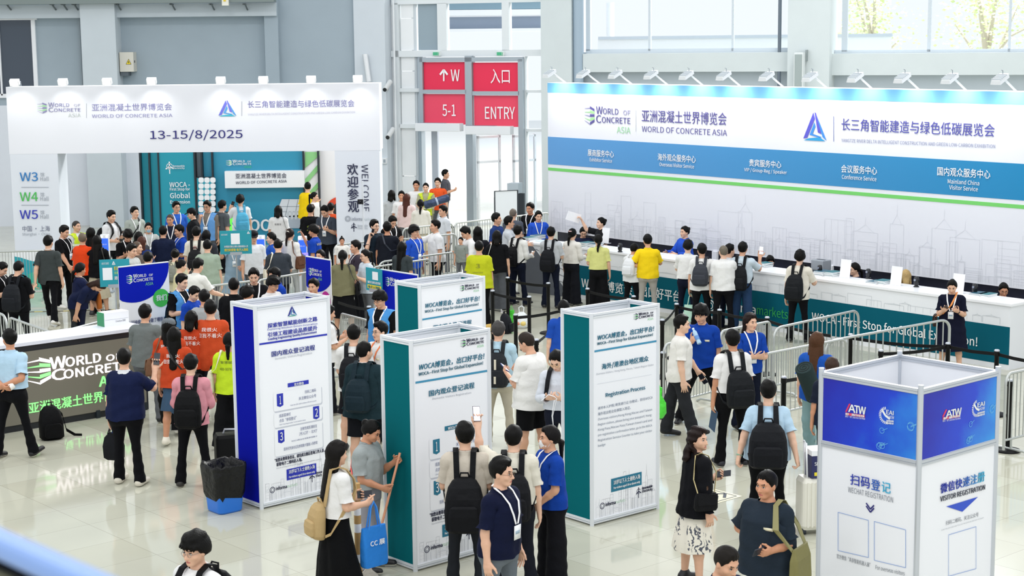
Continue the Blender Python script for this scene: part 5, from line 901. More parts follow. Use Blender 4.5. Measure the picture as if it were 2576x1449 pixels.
def make_geo(kind, lod):
    q = (1., 1.55)[lod]
    if kind == 'body':
        xs = mirror(axis((0, .092, .0062 * q), (.092, .2, .013 * q), (.2, .69, .024 * q), (.69, .90, .0062 * (1, 1.25)[lod])))
        ys = axis((-.20, -.12, .013 * q), (-.12, .12, .0062 * (1, 1.3)[lod]), (.12, .16, .013 * q))
        zs = axis((-.01, .10, .011 * q), (.10, 1.34, .024 * q), (1.34, 1.42, .0068 * (1, 1.3)[lod]), (1.42, 1.50, .011 * q), (1.50, 1.74, .0062 * (1, 1.3)[lod]))
        V, F, _ = nets(body_sdf, xs, ys, zs); return V, F, normals(V, F)
    st = .017 * q
    if kind[:3] in ('tee', 'lng', 'vst', 'tnk', 'drs'):
        _, hem, loose = (kind.split(':') + ['.84', '1'])[:3]; hem, loose = float(hem), float(loose); L = kind[:3] == 'lng'
        end = .69 if L else (.40 if kind[:3] != 'tnk' else .20)
        def f(P):
            Q = P.copy(); Q[:, 0] = np.abs(P[:, 0]); nk = 1 - .75 * sm(1.385, 1.455, P[:, 2]); d = torso(P, (.014 + .012 * loose) * nk, (.016 + .014 * loose) * nk, .06 * loose + .01, .5, 1.5)
            if kind[:3] == 'drs': d = smin(d, np.maximum(cone(P, 1.02, hem, .17, .13, .27, .23), P[:, 2] - 1.05), .06)
            if kind[:3] != 'vst' and kind[:3] != 'tnk':
                r1 = .062 + .014 * loose; arm = seg(Q, (.14, 0, AZ - .008), (.455, 0, AZ - .006 * loose), r1 - .001, r1 - .002)
                if L: arm = smin(arm, seg(Q, (.44, 0, AZ), (.72, 0, AZ), r1 - .010, .036 + .006 * loose), .03)
                d = smin(d, arm, .05)
            else: d = smin(d, seg(Q, (.13, 0, AZ), (.17, 0, AZ), .072, .072), .05)
            return d - .004 * np.sin(P[:, 2] * 38 + 3 * np.sin(P[:, 0] * 9)) * sm(1.3, .95, P[:, 2]) - .003 * np.sin(P[:, 0] * 60 + P[:, 1] * 20)
        xs = mirror(axis((0, .178, st), (.178, .40, .022 * q), (.40, .69, .024 * q), (.69, .72, .015))); ys = axis((-.30, .30, st)); zs = axis((hem - 2 * st, hem, st), (hem, 1.28, st * 1.25), (1.28, 1.462, st * .8), (1.462, 1.52, st * .8))
        V, F, V0 = nets(f, xs, ys, zs)
        ok = lambda c: ~((kind[:3] == 'vst') & (np.abs(c[:, 0]) < .03 + .05 * sm(1.2, 1.42, c[:, 2])) & (c[:, 1] < -.03))
        return keepfaces(V, F, V0, ok, ((2, hem, 1), (2, 1.462, -1), (0, end if kind[:3] not in ('vst', 'tnk') else .178, -1)))
    if kind[:3] in ('pnt', 'sht'):
        _, hem, w0, w1 = (kind.split(':') + ['.05', '.078', '.062'])[:4]; hem, w0, w1 = float(hem), float(w0), float(w1)
        def f(P):
            Q = P.copy(); Q[:, 0] = np.abs(P[:, 0]); d = torso(P, .014, .014, 0, .80, 1.2)
            d = smin(d, seg(Q, (.088, .006, .86), (.102, .0, .48), .096, w0), .05); d = smin(d, seg(Q, (.10, .06, .90), (.09, .07, .88), .078, .078), .05)
            d = smin(d, seg(Q, (.102, .0, .49), (.103, .012, -.02), w0, w1), .03)
            return d - .004 * np.sin(P[:, 2] * 45 + P[:, 0] * 20) * sm(.7, .2, P[:, 2])
        xs = mirror(axis((0, .26, st * .9))); ys = axis((-.22, .24, st)); zs = axis((hem - 2 * st, hem, st), (hem, 1.03, st * 1.5), (1.03, 1.065, .0175))
        V, F, V0 = nets(f, xs, ys, zs); return keepfaces(V, F, V0, lambda c: c[:, 2] > hem, ((2, hem, 1), (2, 1.03, -1)))
    if kind[:3] == 'skr':
        _, hem, a1, b1 = kind.split(':'); hem, a1, b1 = float(hem), float(a1), float(b1)
        def f(P): return smax(smin(torso(P, .012, .012, 0, .8, 1.2), cone(P, 1.04, hem, .150, .112, a1, b1, .005), .04), hem - .03 - P[:, 2], .01) + fold(P, .008) * sm(.95, .5, P[:, 2])
        xs = axis((-.36, .36, st)); ys = axis((-.32, .32, st)); zs = axis((hem - .06, hem, st), (hem, 1.03, st * 1.6), (1.03, 1.08, st))
        V, F, V0 = nets(f, xs, ys, zs); return keepfaces(V, F, V0, lambda c: c[:, 2] > hem, ((2, hem, 1), (2, 1.03, -1)))
    if kind == 'shoe':
        def f(P): return smax(smin(seg(P, (.10, .045, .045), (.108, -.17, .028), .050, .038, (1, 1, 1)), seg(P, (.10, .02, .05), (.10, .012, .09), .050, .052), .03), .002 - P[:, 2], .01)
        V, F, V0 = nets(f, axis((.03, .18, .011 * q)), axis((-.23, .13, .014 * q)), axis((-.02, .17, .011 * q))); return keepfaces(V, F, V0, lambda c: c[:, 2] < .125)
    if kind[:4] == 'hair': return hair_geo(kind, q)
def hair_geo(kind, q):
    st = .0075 * q; K = kind[5:]; up = {'buzz': .005, 'crop': .013, 'short': .021, 'fluffy': .029, 'bangs': .027, 'bun': .012, 'topbun': .012, 'pony': .012, 'lowpony': .015}.get(K, .019)
    men = K in ('buzz', 'crop', 'short'); fr = K in ('fluffy', 'bangs', 'bob')
    def f(P):
        x, y, z = P[:, 0], P[:, 1], P[:, 2]; s = np.abs(x); Q = P.copy(); Q[:, 0] = s; an = np.arctan2(x, -y)
        jag = .006 * np.sin(x * 190 + 2) + .004 * np.sin(x * 410 + y * 90)
        front = 1.683 if not fr else (1.652 if K != 'bob' else 1.657)
        # hairline: forehead, temple corner, in front of the ear, behind the ear, nape
        low = np.interp(np.abs(an), [0, .45, .75, 1.05, 1.35, 1.62, 1.8, 2.1, 3.15], [front, front + .002, front - (.012 if not fr else .02), 1.640, 1.600, 1.592 if men else 1.585, 1.600 if men else 1.57, 1.555, 1.535 if men else 1.52]) + jag * sm(1.3, .9, np.abs(an)) * (1.4 if fr else .7)
        grow = sm(0, .055 if men else .035, z - low); side = (.45 + .55 * sm(1.60, 1.68, z)) if men else 1.
        d = ell(P, (0, .013, 1.627), (.0785, .0985, .0985)) * 1.0 - .002 - up * grow * side - .30 * up * sm(1.70, 1.74, z) * (1 + .5 * np.sin(x * 60 + y * 40))
        if fr: d = d - .006 * sm(1.70, 1.66, z) * sm(.0, -.06, y)
        d = smax(d, low - z, .006)
        if K in ('long', 'bob', 'half', 'wavy'):
            zb = {'long': 1.17, 'half': 1.28, 'bob': 1.48, 'wavy': 1.41}[K]
            d = smin(d, seg(P, (0, .060, 1.61), (0, .140, zb), .074, .050, (1.12, .62, 1)), .03)
            d = smin(d, seg(Q, (.074, .030, 1.65), (.082, .045 if K != 'bob' else .02, max(zb, 1.42)), .022, .030), .03)
            if K == 'wavy': d = d + .006 * np.sin(z * 75 + x * 30)
        if K in ('pony', 'lowpony'):
            z0 = 1.665 if K == 'pony' else 1.575; d = smin(d, seg(P, (0, .105, z0), (0, .140, z0 - .03), .020, .028), .015); d = smin(d, seg(P, (0, .140, z0 - .03), (0, .145, 1.37), .033, .016, (1.15, .9, 1)), .02)
        if K == 'bun': d = smin(d, ell(P, (0, .118, 1.660), (.042, .036, .040)), .012)
        if K == 'topbun': d = smin(d, ell(P, (0, .04, 1.755), (.03, .03, .03)), .012)
        k = 0. if K in ('buzz', 'crop') else .45 if men else .8; return d - k * (.0014 * np.sin(an * 34 + 5 * np.sin(z * 23) + x * 60) + .001 * np.sin(an * 61 + z * 90))
    bx = .15; zb = {'long': 1.10, 'half': 1.20, 'bob': 1.41, 'wavy': 1.33, 'pony': 1.32, 'lowpony': 1.32}.get(K, 1.50)
    V, F, V0 = nets(f, axis((-bx, bx, st)), axis((-.155, .20, st)), axis((zb, 1.52, st * 1.3), (1.52, 1.80, st)))
    return keepfaces(V, F, V0, lambda c: c[:, 2] > 0)
# ---- joints
def rotw(P, c, r, w):
    th = np.linalg.norm(r)
    if th < 1e-6: return P
    k = r / th; d = P - c; a = (th * w)[:, None]; ca, sa = np.cos(a), np.sin(a)
    return c + d * ca + np.cross(np.broadcast_to(k, d.shape), d) * sa + k * (d @ k)[:, None] * (1 - ca)
def rmat(r):
    th = np.linalg.norm(r)
    if th < 1e-9: return np.eye(3)
    k = r / th; K = np.array([[0, -k[2], k[1]], [k[2], 0, -k[0]], [-k[1], k[0], 0]]); return np.eye(3) + math.sin(th) * K + (1 - math.cos(th)) * K @ K
def r_between(a, b):
    a, b = a / np.linalg.norm(a), b / np.linalg.norm(b); c = np.cross(a, b); s = np.linalg.norm(c); th = math.atan2(s, a @ b)
    return c / s * th if s > 1e-8 else np.zeros(3)
# arm poses: upper-arm direction, forearm direction (out, forward, up), palm twist, finger curl
ARMS = {'down': ((.17, -.02, -1), (.10, .18, -1), 0, 28), 'relax': ((.22, .05, -1), (.05, .35, -1), 10, 35), 'phone': ((.16, .22, -1), (-.42, .9, .42), 60, 62), 'tap': ((.2, .3, -1), (-.5, .9, .3), 30, 50),
        'hold': ((.16, .08, -1), (-.25, 1, .0), 25, 70), 'ear': ((.45, .5, -.75), (-.35, -.05, 1), -10, 75), 'raise': ((.35, .75, -.35), (-.1, .45, 1), 20, 60), 'high': ((.5, .6, .15), (.1, .45, 1), 20, 60), 'show': ((.5, .6, .15), (.1, .45, 1), 195, 62), 'showlow': ((.3, .65, -.5), (-.1, .45, 1), 190, 62),
        'hip': ((.62, -.28, -1), (-.9, .45, -.35), 0, 50), 'back': ((.22, -.42, -1), (-.85, -.30, -.38), 0, 45), 'counter': ((.28, .55, -.9), (-.25, 1, .12), 0, 15), 'cross': ((.12, .32, -1), (-1, .42, .12), 0, 40),
        'chin': ((.12, .42, -1), (-.35, .35, 1), 30, 75), 'rail': ((.45, .55, -.85), (.45, 1, -.2), 0, 30), 'front': ((.15, .2, -1), (-.62, .62, -.75), 0, 45), 'fwd': ((.1, .45, -1), (.0, .75, -1), 0, 40), 'aft': ((.16, -.4, -1), (.05, -.1, -1), 0, 40),
        'carry': ((.2, .2, -1), (-.7, .9, .25), 40, 60), 'broomhi': ((.1, .32, -1), (-.25, .8, .6), 10, 85), 'broomlo': ((.1, .12, -1), (-.45, .8, -.38), 10, 85), 'point': ((.2, .6, -.6), (-.1, .9, .5), 0, 60), 'pull': ((.35, -.3, -1), (.25, -.2, -1), 0, 70), 'strap': ((.2, .15, -1), (-.25, .35, 1), 0, 80),
        'lift': ((.25, .45, -1), (-.25, .8, -.25), 0, 75), 'bottle': ((.2, .2, -1), (-.55, .75, .75), 10, 75)}
def joints(P, pose, rigid='', ref=None):
    ref = P if ref is None else ref; x, y, z = ref[:, 0], ref[:, 1], ref[:, 2]; n = len(P); one = np.ones(n); P = P.copy(); D = math.radians
    if not rigid or rigid[:4] == 'hand':
        for s, key in ((1, 'L'), (-1, 'R')):
            if rigid and rigid[4] != key: continue
            U, Fo, tw, curl = ARMS[pose.get('a' + key, 'down')] if isinstance(pose.get('a' + key, 'down'), str) else pose['a' + key]
            sx = s * x; X = np.array([s, 0, 0.]); u = np.array([s * U[0], -U[1], U[2]]); f = np.array([s * Fo[0], -Fo[1], Fo[2]]); rs = r_between(X, u); re = r_between(X, rmat(rs).T @ f)
            if not rigid:
                fm = ((sx > .7) & ~((y < -.05) & (sx < .80 + .0)) & ~(y < -.062)); c2 = np.array([s * .838, 0, AZ]); c1 = np.array([s * .788, 0, AZ])
                ax = np.array([0, s, 0.]); P = rotw(P, c2, ax * D(curl * 1.1), sm(.825, .85, sx) * fm); P = rotw(P, c1, ax * D(curl * .8), sm(.775, .803, sx) * fm)
                th = (sx > .7) & (y < -.045) & ~fm; P = rotw(P, np.array([s * .73, -.04, AZ]), np.array([s * .9, s * .5, 0]) * D(curl * .45), sm(-.045, -.065, y) * th)
            w = (lambda a, b: sm(a, b, sx)) if not rigid else (lambda a, b: one)
            P = rotw(P, np.array([s * .6, 0, AZ]), X * (D(tw) * s * -1), w(.50, .70)); P = rotw(P, np.array([s * .455, 0, AZ]), re, w(.40, .51))
            ws = sm(.13, .235, sx) * sm(1.265, 1.345, z + 1.7 * np.maximum(0, sx - .205)) if not rigid else one
            P = rotw(P, np.array([s * .165, 0, AZ - .01]), rs, ws)
        if not rigid:
            for s, key in ((1, 'L'), (-1, 'R')):
                hip, knee, spread = pose.get('l' + key, (0, 0, 3)); side = sm(-.02, .02, s * x) if pose.get('split', 1) else .5 * one
                wl = side * (np.abs(x) < .45)
                P = rotw(P, np.array([s * .10, .0, .49]), np.array([D(-knee), 0, 0]), wl * sm(.55, .43, z)) if knee else P
                P = rotw(P, np.array([s * .088, .005, .90]), np.array([D(hip), 0, 0]) , wl * sm(1.0, .80, z)); P = rotw(P, np.array([s * .088, .005, .90]), np.array([0, D(-s * spread), 0]), wl * sm(1.0, .80, z))
    hy, hp, hr = pose.get('head', (0, 0, 0)); R = rigid
    if R in ('', 'head'):
        wh = sm(1.485, 1.56, z) if not R else one; wn = sm(1.42, 1.50, z) * (1 - sm(.09, .14, np.abs(x))) if not R else one
        P = rotw(P, np.array([0, .015, 1.53]), np.array([D(hp) * .6, 0, 0]), wh); P = rotw(P, np.array([0, .015, 1.53]), np.array([0, D(hr), 0]), wh); P = rotw(P, np.array([0, .015, 1.53]), np.array([0, 0, D(hy) * .65]), wh)
        P = rotw(P, np.array([0, .02, 1.45]), np.array([D(hp) * .4, 0, 0]), wn); P = rotw(P, np.array([0, .02, 1.45]), np.array([0, 0, D(hy) * .35]), wn)
    wb = sm(.93, 1.15, z) if R == '' else (one if R in ('head', 'chest') or R[:4] == 'hand' else 0 * one)
    ln_, sd, tws = pose.get('lean', 2), pose.get('side', 0), pose.get('twist', 0)
    P = rotw(P, np.array([0, .02, 1.0]), np.array([D(ln_), 0, 0]), wb); P = rotw(P, np.array([0, .02, 1.0]), np.array([0, D(sd), 0]), wb); P = rotw(P, np.array([0, .02, 1.0]), np.array([0, 0, D(tws)]), wb)
    return P
def girth(P, g):
    if abs(g - 1) < .01: return P
    k = 1 + (g - 1) * sm(.55, .8, P[:, 2]) * sm(1.44, 1.30, P[:, 2]) * (1 - sm(.22, .34, np.abs(P[:, 0]))); P = P.copy(); P[:, 0] *= k; P[:, 1] *= 1 + (k - 1) * 1.25; return P
# ------------------------------------------------------------------ dressing a person
SKINS = ['dcae92', 'd4a284', 'e2b79c', 'c98f6e', 'b97c5c']
_pi = 0
def obj_np(name, V, F, mats, parent, mi=None, smooth=True, **tags):
    me = bpy.data.meshes.new(name); n, k = len(V), len(F)
    if isinstance(F, np.ndarray):
        me.vertices.add(n); me.vertices.foreach_set('co', V.ravel()); me.loops.add(4 * k); me.loops.foreach_set('vertex_index', F.ravel().astype(np.int32)); me.polygons.add(k); me.polygons.foreach_set('loop_start', np.arange(0, 4 * k, 4, dtype=np.int32))
    else: me.from_pydata(V.tolist(), [], F); k = len(me.polygons)
    if mi is not None: me.polygons.foreach_set('material_index', np.asarray(mi, np.int32))
    me.polygons.foreach_set('use_smooth', np.full(k, smooth))
    for m in (mats if isinstance(mats, list) else [mats]): me.materials.append(m)
    me.update(calc_edges=True); o = bpy.data.objects.new(name, me); COL.objects.link(o); o.parent = parent; return tag(o, **tags)
TOPS = {'tee': 'tee:.84:1', 'big': 'tee:.80:1.5', 'polo': 'tee:.86:.9', 'tuck': 'tee:.97:.8', 'fit': 'tee:.90:.4', 'lng': 'lng:.84:.9', 'lngt': 'lng:.96:.8', 'jkt': 'lng:.78:1.4', 'tnk': 'tnk:.90:.3', 'drs': 'drs:.42:.5'}
BOTS = {'pants': 'pnt:.05', 'jeans': 'pnt:.05:.088:.086', 'wide': 'pnt:.05:.105:.125', 'shorts': 'sht:.53:.112:.105', 'maxi': 'skr:.12:.26:.23', 'midi': 'skr:.40:.23:.20', 'denim': 'skr:.50:.195:.165'}
FACE = {}
def surf_y(x, z, loose, back):
    a = np.interp(z, TZ, TA) + .014 + .012 * loose; b = np.interp(z, TZ, TB) + .016 + .014 * loose; k = sm(1.34, 1.24, z)
    a = a + k * np.maximum(0, .184 + .012 * loose + (.06 * loose + .01) * (1.3 - z) - a); b = b + k * np.maximum(0, .130 + .014 * loose + (.06 * loose + .01) * .6 * (1.3 - z) - b)
    return np.interp(z, TZ, TC) + (1 if back else -1) * b * np.sqrt(np.maximum(.05, 1 - (x / a) ** 2))
class Person: pass
def P(hx, hy, face, label, top, bot, hair='short', arms='down down', head=(0, 0, 0), st=1.71, g=1., ex='', legs=None, lean=2, hc='080706', skin=None, shoe='1a1b1e', twist=0, side=0, text=None, seat=0., who=None, lift=0., age=1.):
    """person whose head top shows at pixel (hx,hy); face: 0 towards the viewer, 90 to the right, 180 away"""
    global _pi; _pi += 1; p = Person(); th = math.radians(face); p.label = label; p.who = who or label
    pose = dict(aR=arms.split()[0], aL=arms.split()[1], head=head, lean=lean, twist=twist, side=side); R = random.Random(_pi * 7 + 1)
    lg = legs or (R.choice((-2, 3, 6)), R.choice((2, 5)), R.choice((-3, 0, 5)), R.choice((2, 4)), 3 + R.random() * 2)
    pose['lR'] = (lg[0], lg[1], lg[4]); pose['lL'] = (lg[2], lg[3], lg[4]); sc = st / 1.725; skn = mat(skin or SKINS[R.choice((0, 0, 1, 1, 2, 3))], .5, kind='skin')
    def D(V, rigid=''): V = np.asarray(V, float); return joints(girth(V, g), pose, rigid, V)
    tip = D(np.array([[0, .012, 1.722]]))[0]; foot = D(np.array([[s * .105, y, 0.] for s in (-1, 1) for y in (-.18, .08)]))[:, 2].min()
    zt = (tip[2] - foot) * sc - seat + lift; ca, sa = math.cos(th), math.sin(th); o = at(hx, hy, zt); off = tip * sc; base = o - np.array([off[0] * ca - off[1] * sa, off[0] * sa + off[1] * ca, zt]); near = o[1] < 26; lod = 0 if near else 1
    base[2] = -seat + lift
    def W(Q): Q = (Q - np.array([0, 0, foot])) * sc; return np.stack([Q[:, 0] * ca - Q[:, 1] * sa, Q[:, 0] * sa + Q[:, 1] * ca, Q[:, 2]], 1)
    def T(V, rigid=''): return W(D(V, rigid))
    t = empty('person', base, 0, label, 'person'); p.t, p.T, p.base, p.sc, p.near, p.pose, p.rz = t, T, base, sc, near, pose, th
    tk = [] if top == '-' else top.split(); tkind, tcol = (tk[0], tk[1]) if tk else ('tee', 'ffffff'); bk = bot.split(); tg = TOPS[tkind]; hem = float(tg.split(':')[1]); sl = .67 if tg[:3] == 'lng' else .37 if tg[:3] in ('tee', 'drs') else .17; loose = float(tg.split(':')[2])
    # body
    V, F, N = geo('body', lod); z, ax = V[:, 2], np.abs(V[:, 0]); bg = BOTS[bk[0]] if bk[0] != '-' else 'drs:%s' % hem; bh = float(bg.split(':')[1])
    cov = ((z > 1.1) & (z < 1.405) & (ax < sl - .01)) | ((z <= 1.1) & (z > min(bh, hem) + .03) & (ax < .4))
    if lod == 0: q = .024
    else: q = .026
    Vb = V - N * (q * cov)[:, None]; pit = (sm(.115, .15, ax) * sm(.34, .28, ax) * (z > 1.30) * (sl > .2))[:, None] * .6; Vb[:, 1:] = Vb[:, 1:] * (1 - pit) + np.array([0, AZ]) * pit; pit = sm(.10, .13, ax) * (ax < .2) * sm(1.14, 1.2, z) * sm(1.38, 1.32, z); Vb[:, 0] *= 1 - .22 * pit; fc = V[F].mean(1); mi = np.zeros(len(F), int)
    mi[((fc[:, 0] / .0235) ** 2 + ((fc[:, 2] - 1.5465) / .0098) ** 2 < 1) & (fc[:, 1] < -.080)] = 1
    mi[(np.abs(np.abs(fc[:, 0]) - .031) < .016) & (np.abs(fc[:, 2] - 1.6435 - .05 * np.abs(fc[:, 0]) + .0012) < .0036) & (fc[:, 1] < -.062)] = 2
    obj_np('body', T(Vb), F, [skn, mat('b5635c', .5), mat(hc if hc != '8a857f' else '55504c', .8)], t, mi)
    # eyes
    ev, ef, em = [], [], []
    for s in (-1, 1):
        for r, c, m in (((.0150, .007, .0070), (s * .0315, -.0775, 1.6180), 0), ((.0066, .005, .0066), (s * .0315, -.0815, 1.6185), 1), ((.0165, .0062, .0022), (s * .0318, -.0795, 1.6250), 1)):
            k = len(ev); n = 10
            for i in range(5):
                ph = math.pi * (i + .5) / 5
                for j in range(n): a = 2 * math.pi * j / n; ev.append((c[0] + r[0] * math.cos(ph), c[1] + r[1] * math.sin(ph) * math.cos(a), c[2] + r[2] * math.sin(ph) * math.sin(a)))
            for i in range(4):
                for j in range(n): ef.append((k + i * n + j, k + i * n + (j + 1) % n, k + (i + 1) * n + (j + 1) % n, k + (i + 1) * n + j)); em.append(m)
    obj_np('eyes', T(ev, ''), np.array(ef), [mat('e9e2dd', .3), mat('17110e', .2)], t, em)
    # hair
    if hair != 'bald':
        Vh, Fh = geo('hair_' + hair, lod); obj_np('hair', T(Vh), Fh, mat(hc, .5, kind='hair'), t)
    cols = []
    if bk[0] != '-':
        Vp, Fp = geo(bg, lod); Vp = Vp.copy(); k = (sm(hem - .0, hem + .05, Vp[:, 2]) * .14)[:, None]; Vp[:, :2] *= 1 - k; o_ = obj_np({'pnt': 'trousers', 'sht': 'shorts', 'skr': 'skirt'}[bg[:3]], T(Vp), Fp, mat(bk[1], .85, kind='cloth') if len(bk) < 3 else FLORAL, t)
    if tk:
        Vt, Ft = geo(tg, lod); cl = mat(tcol, .85, kind='cloth'); o_ = obj_np({'jkt': 'jacket', 'drs': 'dress'}.get(tkind, 'shirt'), T(Vt), Ft, cl, t); p.top = o_
        cc = tk[2] if len(tk) > 2 else (tcol if tkind in ('polo', 'lng', 'lngt', 'tuck', 'jkt') else None)
        if cc:
            mb = MB(); rings = []
            for zz, rx, ry, cy in ((1.432, .098, .090, .010), (1.452, .086, .080, .013), (1.480, .070, .067, .017), (1.486, .068, .064, .017), (1.472, .078, .074, .014)): rings.append([(rx * math.cos(a), cy + ry * math.sin(a), zz - .030 * max(0, -math.sin(a)) ** 2 - .005) for a in (2 * math.pi * i / 20 for i in range(20))])
            mb.loft([[np.array(v) for v in r] for r in rings], mat(cc, .8, kind='cloth'), caps=False, smooth=True); obj_np('collar', T(mb.v, 'chest'), np.array(mb.f), mat(cc, .8, kind='cloth'), t)
    # shoes
    Vs, Fs = geo('shoe', lod); sole = [mat(shoe, .45), mat('d8d4c8' if shoe not in ('0c0d10', '101114') else '101114', .6)]
    for s in (-1, 1): V2 = Vs.copy(); V2[:, 0] *= s; f2 = Fs if s > 0 else Fs[:, ::-1]; obj_np('shoe', T(V2), f2, sole, t, (Vs[Fs].mean(1)[:, 2] < .018).astype(int))
    def part(name, mb, rigid, parent=t): return obj_np(name, T(mb.v, rigid), mb.f, list(mb.mats), parent, mb.mi)
    p.part = part; E = dict((e.split('=') + ['1'])[:2] for e in ex.split())
    SY = lambda x, z, b: surf_y(x, z, loose, b)
    if 'vest' in E: Vv, Fv = geo('vst:.82:1.9', lod); obj_np('vest', T(Vv), Fv, mat(E['vest'], .8, kind='cloth'), t); loose += .9
    if 'hivis' in E:
        mb = MB(); m = mat('dfe8d0', .4)
        for z in (1.02, 1.18): mb.loft([[np.array([(np.interp(z, TZ, TA) + .05) * 1.10 * math.cos(a), (np.interp(z, TZ, TB) + .055) * 1.12 * math.sin(a), z + dz]) for a in (2 * math.pi * i / 24 for i in range(24))] for dz in (0, .05)], m, caps=False)
        part('reflective_band', mb, 'chest')
    if 'lany' in E or 'badge' in E:
        c = E.get('lany', 'f2f2f4'); c = 'f2f2f4' if c == '1' else c; mb = MB(); l = [(.0, .082, 1.478), (.055, .06, 1.482), (.088, .0, 1.480), (.082, -.07, 1.440)]; 
        for x, z in ((.066, 1.36), (.042, 1.26), (.014, 1.17)): l.append((x, SY(x, z, False) - .012, z))
        for s in (-1, 1): mb.ribbon([(s * x, y, z) for x, y, z in l], [(0, .02, .014), (.0, .022, .01), (.022, .0, .006), (.022, .006, 0), (.022, 0, 0), (.022, 0, 0), (.02, 0, 0)], mat(c, .6), .003)
        part('lanyard', mb, 'chest')
        mb = MB(); y = float(SY(0, 1.08, False)) - .02; mb.obox((-.045, y, 1.03), (.09, 0, 0), (0, .004, 0), (0, 0, .13), mat('f0f2f4', .3)); mb.obox((-.03, y - .001, 1.08), (.06, 0, 0), (0, .002, 0), (0, 0, .03), mat('9fb6c8', .4)); part('badge', mb, 'chest')
    if 'glass' in E:
        mb = MB(); m = mat(E['glass'] if E['glass'] != '1' else '23211f', .3)
        for s in (-1, 1):
            mb.tube([(s * .033 + .021 * math.cos(a), -.100 + .006 * abs(math.cos(a)), 1.614 + .0165 * math.sin(a)) for a in (2 * math.pi * i / 14 for i in range(14))], .0017, m, 5, closed=True); mb.tube([(s * .054, -.094, 1.618), (s * .078, -.05, 1.618), (s * .083, .012, 1.612)], .0017, m, 5)
        mb.tube([(-.012, -.101, 1.618), (0, -.105, 1.621), (.012, -.101, 1.618)], .0017, m, 5); part('glasses', mb, 'head' if 0 else '')
    if 'mask' in E:
        mb = MB(); rings = []
        for zz, w, y in ((1.597, .042, -.108), (1.570, .060, -.115), (1.540, .058, -.108), (1.510, .038, -.096)): rings.append([(w * u, y + .062 * u * u * (w / .06), zz + .006 * (1 - u * u)) for u in (-1, -.7, -.35, 0, .35, .7, 1)])
        V = [v for r in rings for v in r]; n = 7; Fq = [(i * n + j, i * n + j + 1, (i + 1) * n + j + 1, (i + 1) * n + j) for i in range(3) for j in range(n - 1)]; mb.add(V, Fq, mat(E['mask'] if E['mask'] != '1' else 'eef1f4', .7), True)
        for s in (-1, 1): mb.tube([(s * .056, -.045, 1.585), (s * .083, .015, 1.60), (s * .058, -.035, 1.525)], .0015, mat('eef1f4', .7), 4)
        part('face_mask', mb, '')
    if 'cap' in E:
        mb = MB(); m = mat(E['cap'], .7, kind='cloth'); mb.lathe([(.103, 1.665), (.106, 1.69), (.095, 1.725), (.06, 1.752), (.01, 1.762)], (0, .012, 0), m, 20); mb.loft([[(x, y, z) for x, y, z in ((-.07 * k, -.085 - d, 1.668 - d * .25), (.07 * k, -.085 - d, 1.668 - d * .25), (.07 * k, -.085 - d, 1.674 - d * .25), (-.07 * k, -.085 - d, 1.674 - d * .25))] for k, d in ((1.15, 0), (1.05, .04), (.6, .075))], m); part('cap', mb, '')
    if 'scrunchie' in E: mb = MB(); mb.lathe([(.02, -.012), (.036, 0), (.02, .012)], (0, .118, 1.655), mat(E['scrunchie'], .8), 12, ax=(np.array([1., 0, 0]), np.array([0, .3, .95]), np.array([0, .95, -.3]))); part('scrunchie', mb, '')
    if 'clip' in E: mb = MB(); mb.box((0, .122, 1.68), (.07, .03, .022), mat(E['clip'], .4)); part('hair_clip', mb, '')
    if 'band' in E: mb = MB(); mb.tube([(-.085, .02, 1.645), (-.06, .0, 1.715), (0, -.01, 1.737), (.06, 0, 1.715), (.085, .02, 1.645)], .007, mat(E['band'], .5), 6); part('headband', mb, '')
    if 'watch' in E: mb = MB(); s = 1 if E['watch'] == 'L' else -1; mb.lathe([(.034, -.012), (.036, 0), (.034, .012)], (s * .675, 0, AZ), mat('20232a', .4), 14, ax=(np.array([0, 1., 0]), np.array([0, 0, 1.]), np.array([1., 0, 0]))); part('watch', mb, '')
    if 'bead' in E: mb = MB(); s = 1 if E['bead'] == 'L' else -1; mb.lathe([(.031, -.010), (.039, 0), (.031, .010)], (s * .68, 0, AZ), mat('8fae94', .4), 14, ax=(np.array([0, 1., 0]), np.array([0, 0, 1.]), np.array([1., 0, 0]))); part('bracelet', mb, '')
    if 'belt' in E: mb = MB(); mb.loft([[np.array([(.160 + .024) * math.cos(a), .005 + (.105 + .024) * math.sin(a), z]) for a in (2 * math.pi * i / 24 for i in range(24))] for z in (.955, .995)], mat('15161a', .5), caps=False); part('belt', mb, 'chest' if 0 else '')
    if 'stripe' in E: mb = MB(); mb.ribbon([(x, float(SY(x, z, True)) + .008, z) for x, z in ((-.185, 1.13), (-.13, 1.19), (-.06, 1.25), (.02, 1.30))], (0, 0, .045), mat(E['stripe'], .5), .004); part('reflective_stripe', mb, 'chest')
    if 'nametag' in E: mb = MB(); mb.box((.085, float(SY(.085, 1.26, False)) - .006, 1.26), (.075, .006, .026), mat('e6dfc0', .4)); part('name_tag', mb, 'chest')
    if text:
        for s, zz, w, h, m in text[1]:
            Vg, Fg, _ = glyphs(s, 0.); back = text[0] == 'b'; X = (.5 - Vg[:, 0]) * w * (1 if back else -1); Z = zz + Vg[:, 1] * h; Y = np.array([float(SY(a, b, back)) for a, b in zip(X, Z)]) + (.009 if back else -.009)
            q_ = np.stack([X, Y, Z], 1); mb = MB(); mb.add(q_, Fg, m); part('print', mb, 'chest')
    return p
